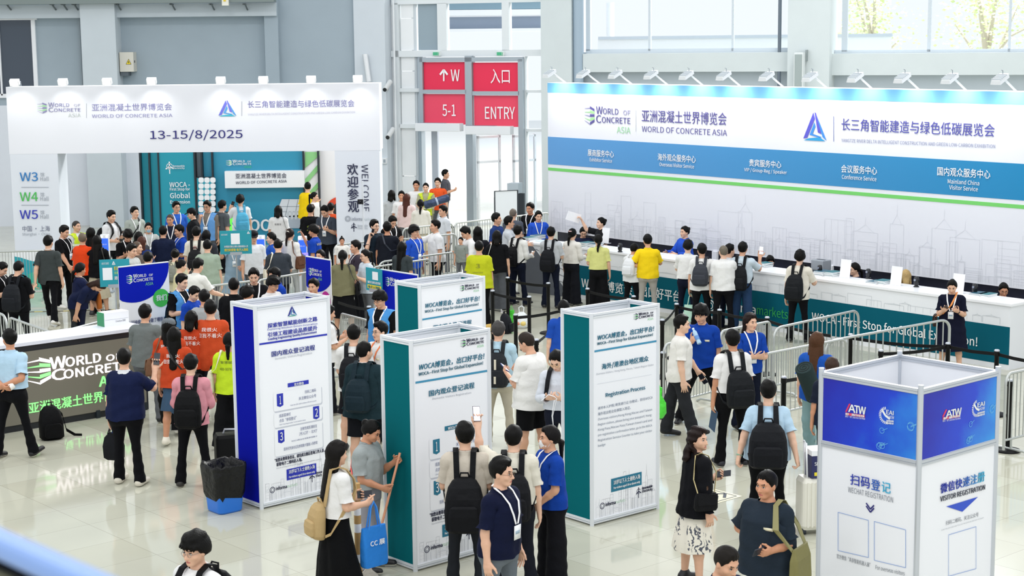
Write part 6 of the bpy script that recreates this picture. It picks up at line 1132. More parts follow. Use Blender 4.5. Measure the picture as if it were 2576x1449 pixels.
# ------------------------------------------------------------------ things people wear, hold or pull
def held(p, name, cat, lab, mbs, rigid):
    """a thing of its own, posed with the person; mbs = [(part name, MB)]"""
    Vs = [p.T(mb.v, rigid) + p.base for _, mb in mbs]; A = np.concatenate(Vs); o = np.array([(A[:, 0].min() + A[:, 0].max()) / 2, (A[:, 1].min() + A[:, 1].max()) / 2, A[:, 2].min()]); t = empty(name, o, 0, lab, cat)
    for (nm, mb), V in zip(mbs, Vs): obj_np(nm, V - o, mb.f, list(mb.mats), t, mb.mi, False)
    return t
def backpack(p, lab, col='0c0d10', size=1., low=0., accent=None, loose=1., one=0):
    m = mat(col, .65, kind='cloth'); y0 = .122 + .02 * loose; w, d, h = .32 * size, .16 * size, .45 * size; zt = 1.40 - low; mb = MB()
    mb.loft([[(x, y0 + .008 + dd / 2 + yy, z) for x, yy in rrect(ww, dd, min(.075, dd * .46), 4)] for z, ww, dd in ((zt - h, w * .60, d * .55), (zt - h + .015, w * .82, d * .85), (zt - h + .05, w * .96, d * 1.02), (zt - h * .62, w, d * 1.05), (zt - h * .35, w * .95, d * .95), (zt - h * .16, w * .82, d * .75), (zt - h * .05, w * .62, d * .52), (zt, w * .36, d * .25))], m, smooth=True); L_ = [('bag', mb)]
    mb = MB(); mb.loft([[(x, y0 + .008 + d * 1.02 + yy, z) for x, yy in rrect(ww, dd, dd * .4, 3)] for z, ww, dd in ((zt - h + .035, w * .55, .02), (zt - h + .055, w * .72, .055), (zt - h * .64, w * .76, .07), (zt - h * .50, w * .70, .05), (zt - h * .46, w * .55, .02))], m, smooth=True); L_.append(('pocket', mb))
    mb = MB(); mb.tube([(-.05, y0 + .03, zt - .01), (-.035, y0 + .05, zt + .045), (.035, y0 + .05, zt + .045), (.05, y0 + .03, zt - .01)], .009, m, 6); L_.append(('handle', mb))
    for s in ((-1, 1) if not one else (one,)):
        mb = MB(); f = .02 * loose; mb.ribbon([(s * .075, y0 + .02, zt - .03), (s * .085, .10, 1.462 + f * .4), (s * .092, .02, 1.488 + f * .3), (s * .10, -.07, 1.455 + f * .3), (s * .108, -.132 - f * .8, 1.36), (s * .118, -.150 - f * .8, 1.26), (s * .150, -.110 - f * .7, 1.14), (s * (.196 + f), -.0, 1.06), (s * .17, .12 + f * .6, zt - h + .08), (s * .13, y0 + .03, zt - h + .05)], [(.055, 0, 0)] * 3 + [(.055, 0, 0)] * 3 + [(.03, .03, .0), (0, .03, .02), (0, 0, .03), (0, 0, .03)], m, .012); L_.append(('strap', mb))
    if accent:
        mb = MB(); a = mat(accent, .5)
        for zc in ((zt - h * .3, .14), (zt - h * .74, .10)): mb.box((0, y0 + d + (.018 if zc[1] > .12 else .048), zc[0]), (.03, .006, zc[1]), a)
        L_.append(('stripe', mb))
    return held(p, 'backpack', 'backpack', lab, L_, 'chest')
def phone(p, side, lab, col='15171c', lit=False):
    s = 1 if side == 'L' else -1; mb = MB(); mb.box((s * .825, -.012, AZ - .030), (.155, .075, .009), mat(col, .3)); L_ = [('case', mb)]; mb = MB(); mb.box((s * .825, -.012, AZ - .0352), (.145, .068, .0015), mat('e8e4f6' if lit else '20242e', .1, emit=.7 if lit else 0)); L_.append(('screen', mb)); return held(p, 'phone', 'phone', lab, L_, 'hand' + side)
def in_hand(p, side, name, cat, lab, f):
    """thing gripped in the fist; its length runs along the hand's cross axis (thumb side up)"""
    s = 1 if side == 'L' else -1; C0 = np.array([s * .815, -.0, AZ - .042]); up = np.array([0, -1., 0]); fx = np.array([s * 1., 0, 0]); fz = np.array([0, 0, 1.]); return held(p, name, cat, lab, f(C0, (fx, fz, up), s), 'hand' + side)
def cup(C0, ax, s): mb = MB(); mb.lathe([(.028, -.05), (.036, .05)], C0, mat('f3efe8', .5), 16, ax=ax); m2 = MB(); m2.lathe([(.039, .05), (.037, .062), (.02, .066)], C0, mat('fbfbfb', .4), 16, ax=ax); return [('cup', mb), ('lid', m2)]
def bottle(C0, ax, s): mb = MB(); mb.lathe([(.030, -.10), (.032, -.09), (.028, -.03), (.032, .03), (.031, .08), (.014, .115), (.014, .125)], C0, mat('a9cbe4', .08, spec=.8), 16, ax=ax); m2 = MB(); m2.lathe([(.016, .125), (.016, .145)], C0, mat('e4eef6', .4), 12, ax=ax); m3 = MB(); m3.lathe([(.0325, -.04), (.0325, .02)], C0, mat('5d8fd0', .4), 16, ax=ax, caps=False); return [('bottle', mb), ('cap', m2), ('wrapper', m3)]
def tape_roll(C0, ax, s): mb = MB(); mb.lathe([(.02, -.03), (.045, -.03), (.045, .03), (.02, .03)], C0 + np.array([0, 0, -.03]), mat('ecebe6', .6), 20, ax=(ax[0], ax[2], ax[1]), caps=False); m2 = MB(); m2.lathe([(.02, -.031), (.02, .031)], C0 + np.array([0, 0, -.03]), mat('b98a55', .7), 16, ax=(ax[0], ax[2], ax[1]), caps=False); return [('roll', mb), ('core', m2)]
def sheet(w, h, col, n='sheet'):
    def f(C0, ax, s): mb = MB(); mb.obox(C0 + np.array([s * .0, w * .5, -.002]), np.array([s * h, 0, 0]), np.array([0, -w, 0]), np.array([0, 0, .004]), mat(col, .6)); return [(n, mb)]
    return f
def wpt(p, v, rigid): return p.T(np.array([v], float), rigid)[0] + p.base
def hand_pt(p, side): s = 1 if side == 'L' else -1; return wpt(p, (s * .80, -.005, AZ - .035), 'hand' + side)
def hung_bag(p, side, lab, col, w=.28, h=.34, d=.10, name='tote_bag', strap=.22, strapcol=None, at_pt=None, rz=None, print_=None):
    """bag hanging straight down from a hand"""
    h0 = hand_pt(p, side) if at_pt is None else np.array(at_pt); a = p.rz if rz is None else rz; X, Y = np.array([math.cos(a), math.sin(a), 0]), np.array([-math.sin(a), math.cos(a), 0]); top = h0 - np.array([0, 0, strap]); t = empty(name, top - np.array([0, 0, h]), 0, lab, 'bag'); m = mat(col, .7, kind='cloth'); mb = MB()
    mb.loft([[top + X * x + Y * y + np.array([0, 0, z]) for x, y in rrect(ww, dd, min(.03, dd * .45), 3)] for z, ww, dd in (((-h, w * .92, d), (-h + .02, w, d), (-h * .4, w, d * .9), (0, w * .97, d * .45)) if name != 'backpack' else ((-h, w * .7, d * .6), (-h + .03, w * .95, d), (-h * .5, w, d * 1.1), (-h * .18, w * .85, d * .8), (0, w * .4, d * .3)))], m, smooth=True); b = mb.build('bag', t)
    for q in (-1, 1): mb = MB(); mb.tube([top + X * w * .25 + Y * d * .2 * q - (0, 0, .02), top + X * w * .12 + Y * d * .1 * q + (0, 0, strap * .75), h0 + Y * .012 * q, top - X * w * .12 + Y * d * .1 * q + (0, 0, strap * .75), top - X * w * .25 + Y * d * .2 * q - (0, 0, .02)], .008, mat(strapcol or col, .7), 6); mb.build('handle', t)
    if print_: mb = MB(); pl = Plane(top - np.array([0, 0, h]) - X * w / 2 - Y * (d / 2 + .003), X); word(mb, pl, print_[0], (.06, h * .55, w - .06, h * .55, h * .14), mat(print_[1], .6), .02, .004); mb.build('print', b)
    return t
def shoulder_bag(p, lab, col, side='R', w=.30, h=.26, d=.10, z=.98, strapcol=None, chain=False, cross=False, y=.02, name='shoulder_bag', flap=True, strapw=.03):
    """bag on a long strap; hangs at one hip, strap over the same shoulder or across the chest"""
    s = 1 if side == 'L' else -1; m = mat(col, .6, kind='cloth'); sm_ = mat(strapcol or col, .5); bx = s * (.235 + d / 2); mb = MB(); mb.loft([[(bx + xx, y + yy, zz) for yy, xx in rrect(ww, dd, min(.035, dd * .45), 3)] for zz, ww, dd in ((z, w * .9, d * .9), (z + .03, w, d), (z + h * .7, w * .97, d * .9), (z + h, w * .85, d * .4))], m, smooth=True); L_ = [('bag', mb)]
    if flap: mb = MB(); mb.loft([[(bx + s * (dd / 2 + .006) + xx, y + yy, zz) for yy, xx in rrect(ww, .012, .005, 2)] for zz, ww, dd in ((z + h * .35, w * .85, d), (z + h * .96, w * .9, d * .6))], m); L_.append(('flap', mb))
    sh = -s if cross else s; mb = MB(); P1 = [(bx, y + w * .35, z + h * .9), (s * .19, .10 + .03, 1.22), (sh * .085 if cross else sh * .12, .085, 1.462), (sh * .10 if cross else sh * .125, .02, 1.485), (sh * .09 if cross else sh * .12, -.07, 1.452), (s * (.03 if cross else .15), -.160, 1.27), (bx, y - w * .35, z + h * .9)]
    if cross: P1 = [(bx, y + w * .35, z + h * .9), (s * .13, .158, 1.14), (0, .168, 1.29), (-s * .075, .10, 1.452), (-s * .085, .02, 1.490), (-s * .075, -.075, 1.445), (0, -.165, 1.28), (s * .13, -.165, 1.12), (bx, y - w * .35, z + h * .9)]
    if chain: mb.tube(P1, .007, mat('c9b98a', .25, .9), 6)
    else: mb.ribbon(P1, [(strapw, 0, 0) if abs(q[0]) < .16 else (0, strapw, 0) for q in P1], sm_, .006)
    L_.append(('strap', mb)); return held(p, name, 'bag', lab, L_, 'chest')
def sash(p, lab, col, side='R'):
    """narrow bag strap crossing back and chest with a small pouch"""
    return shoulder_bag(p, lab, col, side, .18, .2, .06, 1.0, cross=True, name='cross_body_bag', strapw=.035)
def floral(nt, b, N, L):
    tc = N('ShaderNodeTexCoord'); v = N('ShaderNodeTexVoronoi'); v.inputs['Scale'].default_value = 5.5; nz = N('ShaderNodeTexNoise'); nz.inputs['Scale'].default_value = 7; nz.inputs['Detail'].default_value = 3; ad = N('ShaderNodeVectorMath'); ad.operation = 'MULTIPLY_ADD'; ad.inputs[1].default_value = (.28, .28, .28); L(nz.outputs['Color'], ad.inputs[0]); L(tc.outputs['Object'], ad.inputs[2]); L(ad.outputs[0], v.inputs['Vector'])
    w = N('ShaderNodeTexWave'); w.inputs['Scale'].default_value = 6; w.inputs['Distortion'].default_value = 14; w.inputs['Detail'].default_value = 3; w.inputs['Detail Scale'].default_value = 1.6; L(tc.outputs['Object'], w.inputs['Vector'])
    r1 = N('ShaderNodeMapRange'); r1.inputs['From Min'].default_value = .42; r1.inputs['From Max'].default_value = .50; L(v.outputs['Distance'], r1.inputs['Value']); r2 = N('ShaderNodeMapRange'); r2.inputs['From Min'].default_value = .22; r2.inputs['From Max'].default_value = .36; L(w.outputs[0], r2.inputs['Value']); mx = N('ShaderNodeMath'); mx.operation = 'MAXIMUM'; L(r1.outputs[0], mx.inputs[0]); L(r2.outputs[0], mx.inputs[1])
    x = N('ShaderNodeMix'); x.data_type = 'RGBA'; x.inputs['A'].default_value = lin('4b4f5c'); x.inputs['B'].default_value = lin('e6e1d3'); L(mx.outputs[0], x.inputs['Factor']); L(x.outputs['Result'], b.inputs['Base Color'])
FLORAL = node_mat('floral_cloth', floral, .8)
WT = mat('f3f1f0', .6)
# ------------------------------------------------------------------ everyone in the hall (far left group)
BK, NV, BL, CH, WH, CRM, GRY = '0a0b0f', '182042', '1c49b4', '3c4247', 'eeeff0', 'ebe7da', 'a9adb0'
KP_, PK, PG, PD = 'pants 0b0c11', 'pants 15171d', 'pants 6a6d72', 'pants 10172a'
P(12, 664, 75, 'man at the left photo edge looking down, white lanyard', 'tee ' + BK, KP_, 'crop', 'phone phone', (5, 35, 0), ex='lany')
p = P(49, 660, 165, 'black shirted man with buzzed neck at left edge, seen from behind', 'tee ' + BK, KP_, 'crop', 'phone phone', (0, 22, 0), 1.74); backpack(p, 'dark worn backpack on the black shirted man at left edge', '1c1f24', 1.1, .06)
P(121, 596, 172, 'man in plain charcoal tee walking away by the left barrier', 'tee 3f4545', KP_, 'short', 'down aft', (0, 5, 0), 1.78, legs=(18, 4, -14, 20, 4), ex='lany', shoe='e8e6e0')
P(164, 571, 70, 'man in long black tee with white earbud and lanyard', 'tee ' + BK, KP_, 'short', 'fwd down', (0, 18, 0), 1.76, g=1.08, ex='lany', shoe='e8e6e0')
P(192, 557, 60, 'man in yellow hi-vis vest behind the orange polo man', 'tee e9ebea', KP_, 'buzz', 'down down', (0, 4, 0), 1.70, ex='vest=d8f03a hivis', hc='3a3633')
P(207, 587, 155, 'man in bright orange polo with close-cropped hair, far left', 'polo ee4a1c', KP_, 'buzz', 'down down', (40, 0, 0), 1.72, g=1.12, hc='6b5f52')
P(228, 576, 170, 'long haired woman behind the cream shoulder bag woman', 'tee ' + BK, PK, 'long', 'down down', (0, 0, 0), 1.66)
p = P(244, 595, 178, 'long haired woman in black top and beige skirt, back view', 'tee ' + BK, 'midi c9bfa6', 'long', 'phone phone', (0, 10, 0), 1.66); shoulder_bag(p, 'cream flap shoulder bag of the beige skirt woman', 'ece4cf', 'R', .28, .22, .09, .94, '2a2622')
p = P(204, 664, 120, 'woman in navy tee with long low ponytail, left of the teal board', 'tee ' + NV, 'pants 161c33', 'lowpony', 'phone phone', (15, 12, 0), 1.62, ex='lany'); hung_bag(p, 'R', 'orange and brown patterned bag of the navy tee ponytail woman', 'b8662c', .2, .28, .09, 'shopping_bag', .12)
p = P(281, 533, 60, 'man in white polo with black backpack holding a phone, left', 'polo f2f3f5', PK, 'short', 'hold phone', (0, 12, 0), 1.78, g=1.08); backpack(p, 'black backpack on the white polo man at left', BK, 1., .04); phone(p, 'R', 'dark phone in the hand of the white polo man at left')
p = P(338, 523, 35, 'man in pale grey-green tee with black cross strap', 'tee b4bcb4', PG, 'short', 'down down', (15, 0, 0), 1.76, ex='lany'); sash(p, 'black cross-body bag on the pale grey-green tee man', BK, 'R')
P(373, 562, 15, 'woman with pale blue face mask and grey shirt in the left crowd', 'tee c6cac6', PK, 'pony', 'down down', (0, 8, 0), 1.62, ex='mask=8fc3dd lany band=22201f')
P(323, 584, 25, 'young man in black polo looking down behind the teal board', 'polo ' + BK, KP_, 'fluffy', 'phone phone', (0, 38, 0), 1.72, ex='lany')
P(349, 586, 175, 'dark haired person seen between the mask woman and black polo', 'tee 4a4e55', PK, 'bob', 'down down', (0, 10, 0), 1.62)
P(357, 598, 165, 'brown haired woman seen from behind beside the mask woman', 'tee 22356e', PK, 'half', 'phone phone', (0, 10, 0), 1.60, hc='4a2b22')
P(333, 617, 65, 'man in light grey shirt facing right above the blue circle banner', 'polo c5c8c6', PD, 'short', 'phone phone', (0, 14, 0), 1.72)
P(345, 609, 80, 'balding man behind the light grey shirt man', 'tee 5b5048', PK, 'buzz', 'down down', (0, 5, 0), 1.72, hc='57493f')
p = P(373, 637, 172, 'dark haired man facing away just above the blue circle banner', 'tee d8d8cc', PK, 'short', 'down down', (0, 15, 0), 1.70); backpack(p, 'black backpack on the man just above the blue circle banner', BK, .95)
P(410, 570, 178, 'broad man in dark navy polo, back view, left crowd', 'polo 16203c', 'pants 55534c', 'crop', 'down down', (0, 5, 0), 1.74, g=1.1, ex='belt')
P(427, 541, 5, 'balding man in dark jacket with lanyard before the teal wall', 'jkt 1d2235', PK, 'buzz', 'down down', (-10, 12, 0), 1.70, hc='4d423b', ex='lany')
P(443, 510, 25, 'tall man with glasses in bright blue tee before the stage text', 'tee 2f66cf', KP_, 'short', 'down down', (10, 3, 0), 1.80, g=1.05, ex='lany glass')
P(448, 569, -60, 'young man in royal blue polo facing left, centre of left crowd', 'polo 1846b4', PD, 'short', 'phone phone', (0, 12, 0), 1.72, ex='lany')
p = P(441, 628, 160, 'woman in cream blouse with dark hair bun, left crowd', 'tee e9e4c4', PG, 'bun', 'phone phone', (20, 10, 0), 1.60, ex='clip=15151a'); backpack(p, 'small grey backpack on the cream blouse woman', '8a8d82', .8)
p = P(262, 716, 70, 'woman in navy bending forward behind the teal board, blue phone', 'tee 172040', 'pants 2e3236', 'long', 'fwd counter', (0, 25, 0), 1.64, lean=55, hc='2c1d17'); phone(p, 'L', 'phone with glowing blue screen under the teal board', '1c1f2a', True)
p = P(365, 770, 172, 'man in grey polo standing at the screen desk, back view', 'polo 767d7c', PG, 'short', 'carry carry', (0, 6, 0), 1.76)
P(479, 527, -75, 'guard in black cap and jacket with neon bands', 'lng 17181c', KP_, 'crop', 'down down', (0, 15, 0), 1.72, g=1.08, ex='cap=16171b')
P(520, 508, -10, 'man in taupe tee and light blue vest touching his chin', 'tee 857c72', PG, 'short', 'chin down', (-8, 12, 0), 1.80, g=1.15, ex='vest=6fa8e6 lany badge glass')
P(560, 507, 135, 'man in dark grey tee looking right before the green monitor', 'tee 565b60', KP_, 'short', 'down down', (0, 8, 0), 1.78, ex='lany')
p = P(604, 493, 200, 'man in white tee on the phone with sky blue backpack', 'tee eef0f2', 'pants 3a4560', 'fluffy', 'down ear', (-30, 5, 0), 1.76); backpack(p, 'sky blue backpack on the man phoning before the stage', '59b4d8', 1.05, .08); phone(p, 'L', 'dark phone at the ear of the sky blue backpack man')
p = P(700, 520, 180, 'woman with black bob in white printed tee before the stage', 'tee f0f0f0', PK, 'bob', 'down down', (0, 8, 0), 1.64, text=('b', [('夜里凉', 1.25, .17, .05, mat('3a3a3c'))])); shoulder_bag(p, 'small black bag on thin strap of the black bob woman', BK, 'R', .2, .16, .06, .92, strapw=.012)
P(774, 460, 150, 'man in bright yellow tee standing tall before the stage', 'big fad414', KP_, 'crop', 'phone down', (35, 10, 0), 1.80, g=1.1)
P(791, 485, 75, 'woman in white sleeveless top beside the yellow tee man', 'tnk f0efec', PK, 'pony', 'down down', (10, 3, 0), 1.66, ex='clip=9fd0e0')
P(781, 517, 178, 'broad man in black tee with neon green print, back view', 'tee 0c0d11', KP_, 'short', 'phone phone', (0, 8, 0), 1.72, g=1.12, text=('b', [('力量', 1.12, .12, .13, mat('c8e63c'))]))
p = P(814, 522, -15, 'man in charcoal tee with lanyard reading his phone by the arch', 'tee 434b56', KP_, 'short', 'phone phone', (-10, 32, 0), 1.78, ex='lany badge'); phone(p, 'R', 'phone held by the charcoal tee man by the arch', 'd9d5d8')
P(832, 513, 170, 'person with orange top half hidden behind the right arch column', 'tee e2562c', PK, 'short', 'down down', (0, 0, 0), 1.63)
p = P(494, 573, 178, 'man in cream tee with red back print and black backpack', 'tee ece8da', PG, 'short', 'down down', (0, 8, 0), 1.76, text=('b', [('自由人', 1.30, .22, .06, mat('b5272b'))])); backpack(p, 'black backpack on the cream tee man with red print', '1b1b1e', .95, .12)
P(519, 582, 172, 'dark haired woman beside the red print backpack man', 'tee 3a3d44', PK, 'half', 'down down', (0, 5, 0), 1.62)
P(522, 605, 178, 'broad man in sage green polo, back view, under the vest man', 'polo a6b7a4', PG, 'crop', 'down down', (0, 10, 0), 1.74, g=1.14)
P(501, 654, 145, 'man in white polo leaning one arm on the barrier', 'polo efeee6', PG, 'short', 'rail down', (0, 12, 0), 1.74, g=1.14, lean=10, ex='watch=R')
P(459, 655, 110, 'woman in pale yellow top with gold hair clip, left crowd', 'tee e6deb0', PG, 'bun', 'phone phone', (10, 15, 0), 1.60, ex='clip=b89a5a')
p = P(680, 587, -75, 'woman in blue polo holding a cup beside the terminal', 'polo 2557bd', PD, 'lowpony', 'hold down', (0, 8, 0), 1.62); in_hand(p, 'R', 'paper_cup', 'cup', 'white cup of the blue polo woman beside the terminal', cup)
P(637, 584, 20, 'person in white tee and black cap behind the sign board', 'tee eef0f4', PG, 'crop', 'down down', (0, 8, 0), 1.72, ex='cap=15151a')
P(588, 592, 8, 'person in pale denim dress holding up the teal sign board', 'drs 9db8cc', '- -', 'half', 'raise lift', (0, 5, 0), 1.62, ex='lany badge')
p = P(699, 605, 195, 'man in dark grey polo with cream tote bag on his shoulder', 'polo 3a4048', PK, 'crop', 'phone phone', (-10, 22, 0), 1.74, g=1.06); shoulder_bag(p, 'cream canvas tote bag of the dark grey polo man', 'ece4d0', 'L', .34, .30, .06, .86, flap=False, name='tote_bag')
p = P(730, 577, 150, 'woman in white cardigan with scrunchie ponytail at the terminals', 'lng f1efea', 'pants b8bcbc', 'pony', 'down phone', (10, 5, 0), 1.66, ex='scrunchie=f0e6d8', hc='1f1512'); shoulder_bag(p, 'brown shoulder bag of the white cardigan woman', '6a4632', 'R', .28, .28, .1, .86)
P(786, 569, -100, 'young helper in blue polo raising one hand, centre left', 'polo 1846b4', PD, 'bangs', 'raise down', (0, 10, 0), 1.68, text=('b', [('VOLUNTEER', 1.30, .30, .05, mat('e6dc7a'))]))
P(805, 631, -30, 'woman in blue polo peeking over the shield banner', 'polo 1846b4', KP_, 'lowpony', 'down down', (0, 5, 0), 1.62)
P(460, 694, 55, 'man in black tee and light blue vest leaning on the barrier', 'tee ' + BK, PK, 'short', 'carry carry', (10, 10, 0), 1.74, g=1.1, ex='vest=5aa2e2 lany', lean=8)
P(493, 726, 60, 'boy in blue polo right of the light blue vest man', 'polo 1846b4', PK, 'short', 'down down', (0, 28, 0), 1.62)
P(514, 733, 165, 'man in grey shirt with lanyard behind the orange tee man', 'tee b0b3b4', PG, 'short', 'down down', (20, 12, 0), 1.68, ex='lany')
P(588, 702, 180, 'large man in black shirt, back view, above the blue side tower', 'polo 0c0d11', KP_, 'crop', 'down down', (0, 5, 0), 1.76, g=1.18)
P(638, 680, 12, 'heavy man in black polo looking down, white lanyard', 'polo 0c0d11', KP_, 'short', 'down down', (-5, 18, 0), 1.78, g=1.14, ex='lany')
P(624, 723, 150, 'dark head showing between the black polo man and tower', 'tee ' + BK, KP_, 'bangs', 'down down', (0, 10, 0), 1.66)
P(691, 700, 60, 'young man with long fringe in black and white tee', 'tee e9e9e9', KP_, 'bangs', 'phone phone', (0, 22, 0), 1.72, ex='glass')
P(687, 678, -55, 'man with glasses in blue polo behind the fringe haired man', 'polo 1846b4', PD, 'short', 'down down', (0, 15, 0), 1.74, ex='glass')
P(788, 705, -25, 'man whose upper face shows above the blue side tower', 'tee 8a4a42', PK, 'short', 'down down', (0, 6, 0), 1.70)
p = P(862, 632, 178, 'woman in olive top and black skirt beside the shield banner', 'tee 7d7a5c', 'midi 0c0d11', 'lowpony', 'hold carry', (0, 5, 0), 1.64, g=1.1); shoulder_bag(p, 'black shoulder bag of the olive top woman', '0c0d10', 'R', .26, .24, .1, .84)
P(860, 598, 12, 'small girl in white with red hair bow carried in the crowd', 'tee f0eee8', 'pants e4ded6', 'topbun', 'down down', (0, 5, 0), 1.05, lift=.58, ex='clip=b5303a')
P(893, 608, -70, 'man in dark plum tee facing left beside the small girl', 'tee 3c3540', PK, 'short', 'phone phone', (0, 5, 0), 1.70, ex='lany')
P(917, 630, -60, 'woman with glasses and pale blue top facing left', 'tee cfdbe6', PG, 'pony', 'phone phone', (-5, 8, 0), 1.62, ex='glass')
p = P(942, 556, 40, 'man in teal-black tee phoning with hand at ear', 'tee 1d2b38', PK, 'short', 'ear down', (10, 3, 0), 1.76, g=1.08, ex='glass'); phone(p, 'R', 'phone at the ear of the teal-black tee man')
p = P(974, 561, 165, 'man in black tee turned away with thin back strap', 'tee 181c26', PK, 'short', 'fwd down', (25, 0, 0), 1.74, g=1.05); sash(p, 'dark cross-body bag on the turned away black tee man', '232a38', 'R')
p = P(990, 548, 30, 'man in black tee reading his phone in the barrier row', 'tee 0c0d11', PK, 'short', 'phone phone', (5, 32, 0), 1.74, ex='lany'); phone(p, 'R', 'phone of the lanyard man in the barrier row')
P(985, 481, 175, 'woman in light grey hoodie with black bob by the arch', 'lng c3c8ca', PG, 'bob', 'down down', (0, 0, 0), 1.66)
P(1010, 483, 10, 'person in white facing the viewer between hoodie and pink top', 'tee eff0f0', PG, 'short', 'down down', (-10, 0, 0), 1.66)
P(1023, 490, 160, 'woman in pale pink top with long auburn hair', 'lng ecd3d0', PG, 'long', 'down down', (0, 0, 0), 1.66, hc='4c2a22')
P(1047, 457, -5, 'man in white tee facing the viewer near the doors', 'tee f2f2f2', PG, 'short', 'down down', (0, 0, 0), 1.74)
p = P(1071, 462, -5, 'worker in yellow hi-vis vest carrying a wrapped roll', 'polo b3b38e', 'pants 9a957c', 'crop', 'carry carry', (0, 6, 0), 1.70, ex='vest=d6ea3e hivis')
P(1101, 450, 0, 'man in orange polo near the bright doors', 'polo f2602e', PG, 'short', 'carry down', (-10, 3, 0), 1.74)
P(1121, 429, 80, 'man in dark grey polo entering at the bright doors', 'polo 55565e', 'pants 6a6c72', 'short', 'carry carry', (0, 3, 0), 1.78)
P(1058, 504, 175, 'woman in cream blouse and khaki skirt, short black ponytail', 'lng eeeade', 'midi d2c8ac', 'lowpony', 'phone phone', (10, 0, 0), 1.64)
P(1113, 519, -60, 'man in pale grey polo facing left behind the barriers', 'polo dfe3e8', PG, 'short', 'down down', (0, 6, 0), 1.74)
P(1094, 556, -70, 'man in white shirt gesturing with one raised hand', 'polo f0f1f2', PK, 'short', 'raise down', (0, 3, 0), 1.76, g=1.12)
P(1042, 570, 50, 'young man in blue polo with glasses and crossing lanyard', 'polo 2557cc', 'pants 2450b0', 'bangs', 'down down', (10, 3, 0), 1.74, ex='lany glass')
P(1012, 611, 150, 'woman with very long black hair and dark grey top', 'tee 3b4346', PK, 'long', 'down phone', (10, 5, 0), 1.62)
P(1165, 575, -70, 'man in white shirt looking down at the child', 'lng f3f3f3', PK, 'short', 'carry carry', (0, 32, 0), 1.76)
P(1159, 598, -20, 'child held by the white shirted man by the posts', 'tee 8f9690', PG, 'crop', 'down down', (0, 5, 0), 1.0, lift=.55)
P(1202, 573, 178, 'woman with long black hair in front of the bright doors', 'tee 1a1b22', PK, 'long', 'down down', (0, 0, 0), 1.66)
P(1205, 608, 172, 'man in lime yellow tee with round back print', 'big c2c924', KP_, 'crop', 'down down', (5, 0, 0), 1.72, g=1.15, text=('b', [('3', 1.22, .07, .08, mat('6c7024')), ('UNIVERSE', 1.12, .18, .025, mat('6c7024'))]))
p = P(1250, 583, 178, 'woman in black tee and grey trousers with white strap', 'tee 0c0d11', 'wide 55585d', 'bob', 'down down', (0, 0, 0), 1.66); shoulder_bag(p, 'small white bag of the grey trousered woman in line', 'e6e4de', 'L', .18, .16, .06, .95, strapw=.015)
P(1249, 539, 65, 'man in dark blue polo facing right at the counter end', 'polo 27407c', PD, 'short', 'down down', (10, 0, 0), 1.76)
P(1281, 547, 85, 'man in pale grey shirt and glasses at the counter end', 'lng d3d8dd', PD, 'short', 'counter down', (10, 3, 0), 1.76, ex='glass')
P(1291, 526, 160, 'balding man in striped grey shirt behind the counter end', 'tee 565c68', PK, 'buzz', 'down down', (0, 5, 0), 1.72, hc='6a6058')
P(1333, 513, -25, 'man in black polo with lanyard behind the blue jacket woman', 'polo 0c0d11', KP_, 'short', 'down down', (-10, 8, 0), 1.76, ex='lany')
P(1355, 533, 8, 'woman in bright blue jacket standing behind the counter end', 'jkt 2b5bd2', KP_, 'lowpony', 'down down', (5, 12, 0), 1.66, ex='lany')
p = P(1303, 570, 140, 'man in white shirt with black backpack holding a coffee cup', 'lngt f0f0ec', PD, 'short', 'hold down', (10, 0, 0), 1.70); backpack(p, 'black backpack of the coffee cup man at the counter', BK, .95, .1); in_hand(p, 'R', 'coffee_cup', 'cup', 'white paper coffee cup of the man with backpack', cup)
p = P(1386, 574, 160, 'man in grey shirt with large black backpack at the counter', 'tuck c5c9cd', PD, 'short', 'phone counter', (15, 3, 0), 1.70); backpack(p, 'large black backpack of the grey shirt man at counter', '111318', 1.05, .12)
p = P(1440, 577, 140, 'woman in white off-shoulder blouse with long black ponytail', 'lngt f1eee6', 'wide 16181f', 'lowpony', 'hold down', (10, 3, 0), 1.62, ex='clip=e0b8b8'); phone(p, 'R', 'phone held by the white off-shoulder blouse woman')
P(1468, 575, 5, 'seated woman with glasses reading behind the counter', 'tee 1b2340', PK, 'lowpony', 'counter counter', (0, 28, 0), 1.64, ex='glass', legs=(84, 84, 84, 84, 5))
p = P(1512, 549, -70, 'woman with bun behind the counter holding up a white paper', 'polo 17181d', KP_, 'bun', 'high down', (0, 0, 0), 1.66); q = hand_pt(p, 'R'); mb = MB(); mb.obox(q + (-.30, .02, -.04), (.30, .05, -.10), (.07, .0, .19), (0, .004, 0), mat('f2f3f6', .5)); tag(mb.build('paper_sheet'), 'white paper held up over the counter by the woman with bun', 'paper')
p = P(1505, 592, 172, 'woman in pale yellow-green blouse with long low ponytail', 'tuck dfe08f', 'wide 0c0d11', 'lowpony', 'down hold', (15, 0, 0), 1.60); phone(p, 'L', 'phone held by the yellow-green blouse woman', '8f949c')
P(1629, 593, 172, 'man in bright yellow polo, hand on hip, at the counter', 'polo fbd81c', 'pants b3afa8', 'short', 'counter hip', (15, 10, 0), 1.69, g=1.06, ex='watch=L')
p = P(1597, 616, 150, 'person in white leaning on the counter behind the yellow polo man', 'polo eef0f0', KP_, 'short', 'counter counter', (0, 15, 0), 1.50, lean=8); backpack(p, 'white backpack of the person behind the yellow polo man', 'e6e8ea', .95)
P(1722, 571, -60, 'woman with claw-clipped hair in blue jacket behind the counter', 'jkt 2b5bd2', KP_, 'bun', 'counter counter', (0, 5, 0), 1.66, ex='clip=1a1a1e')
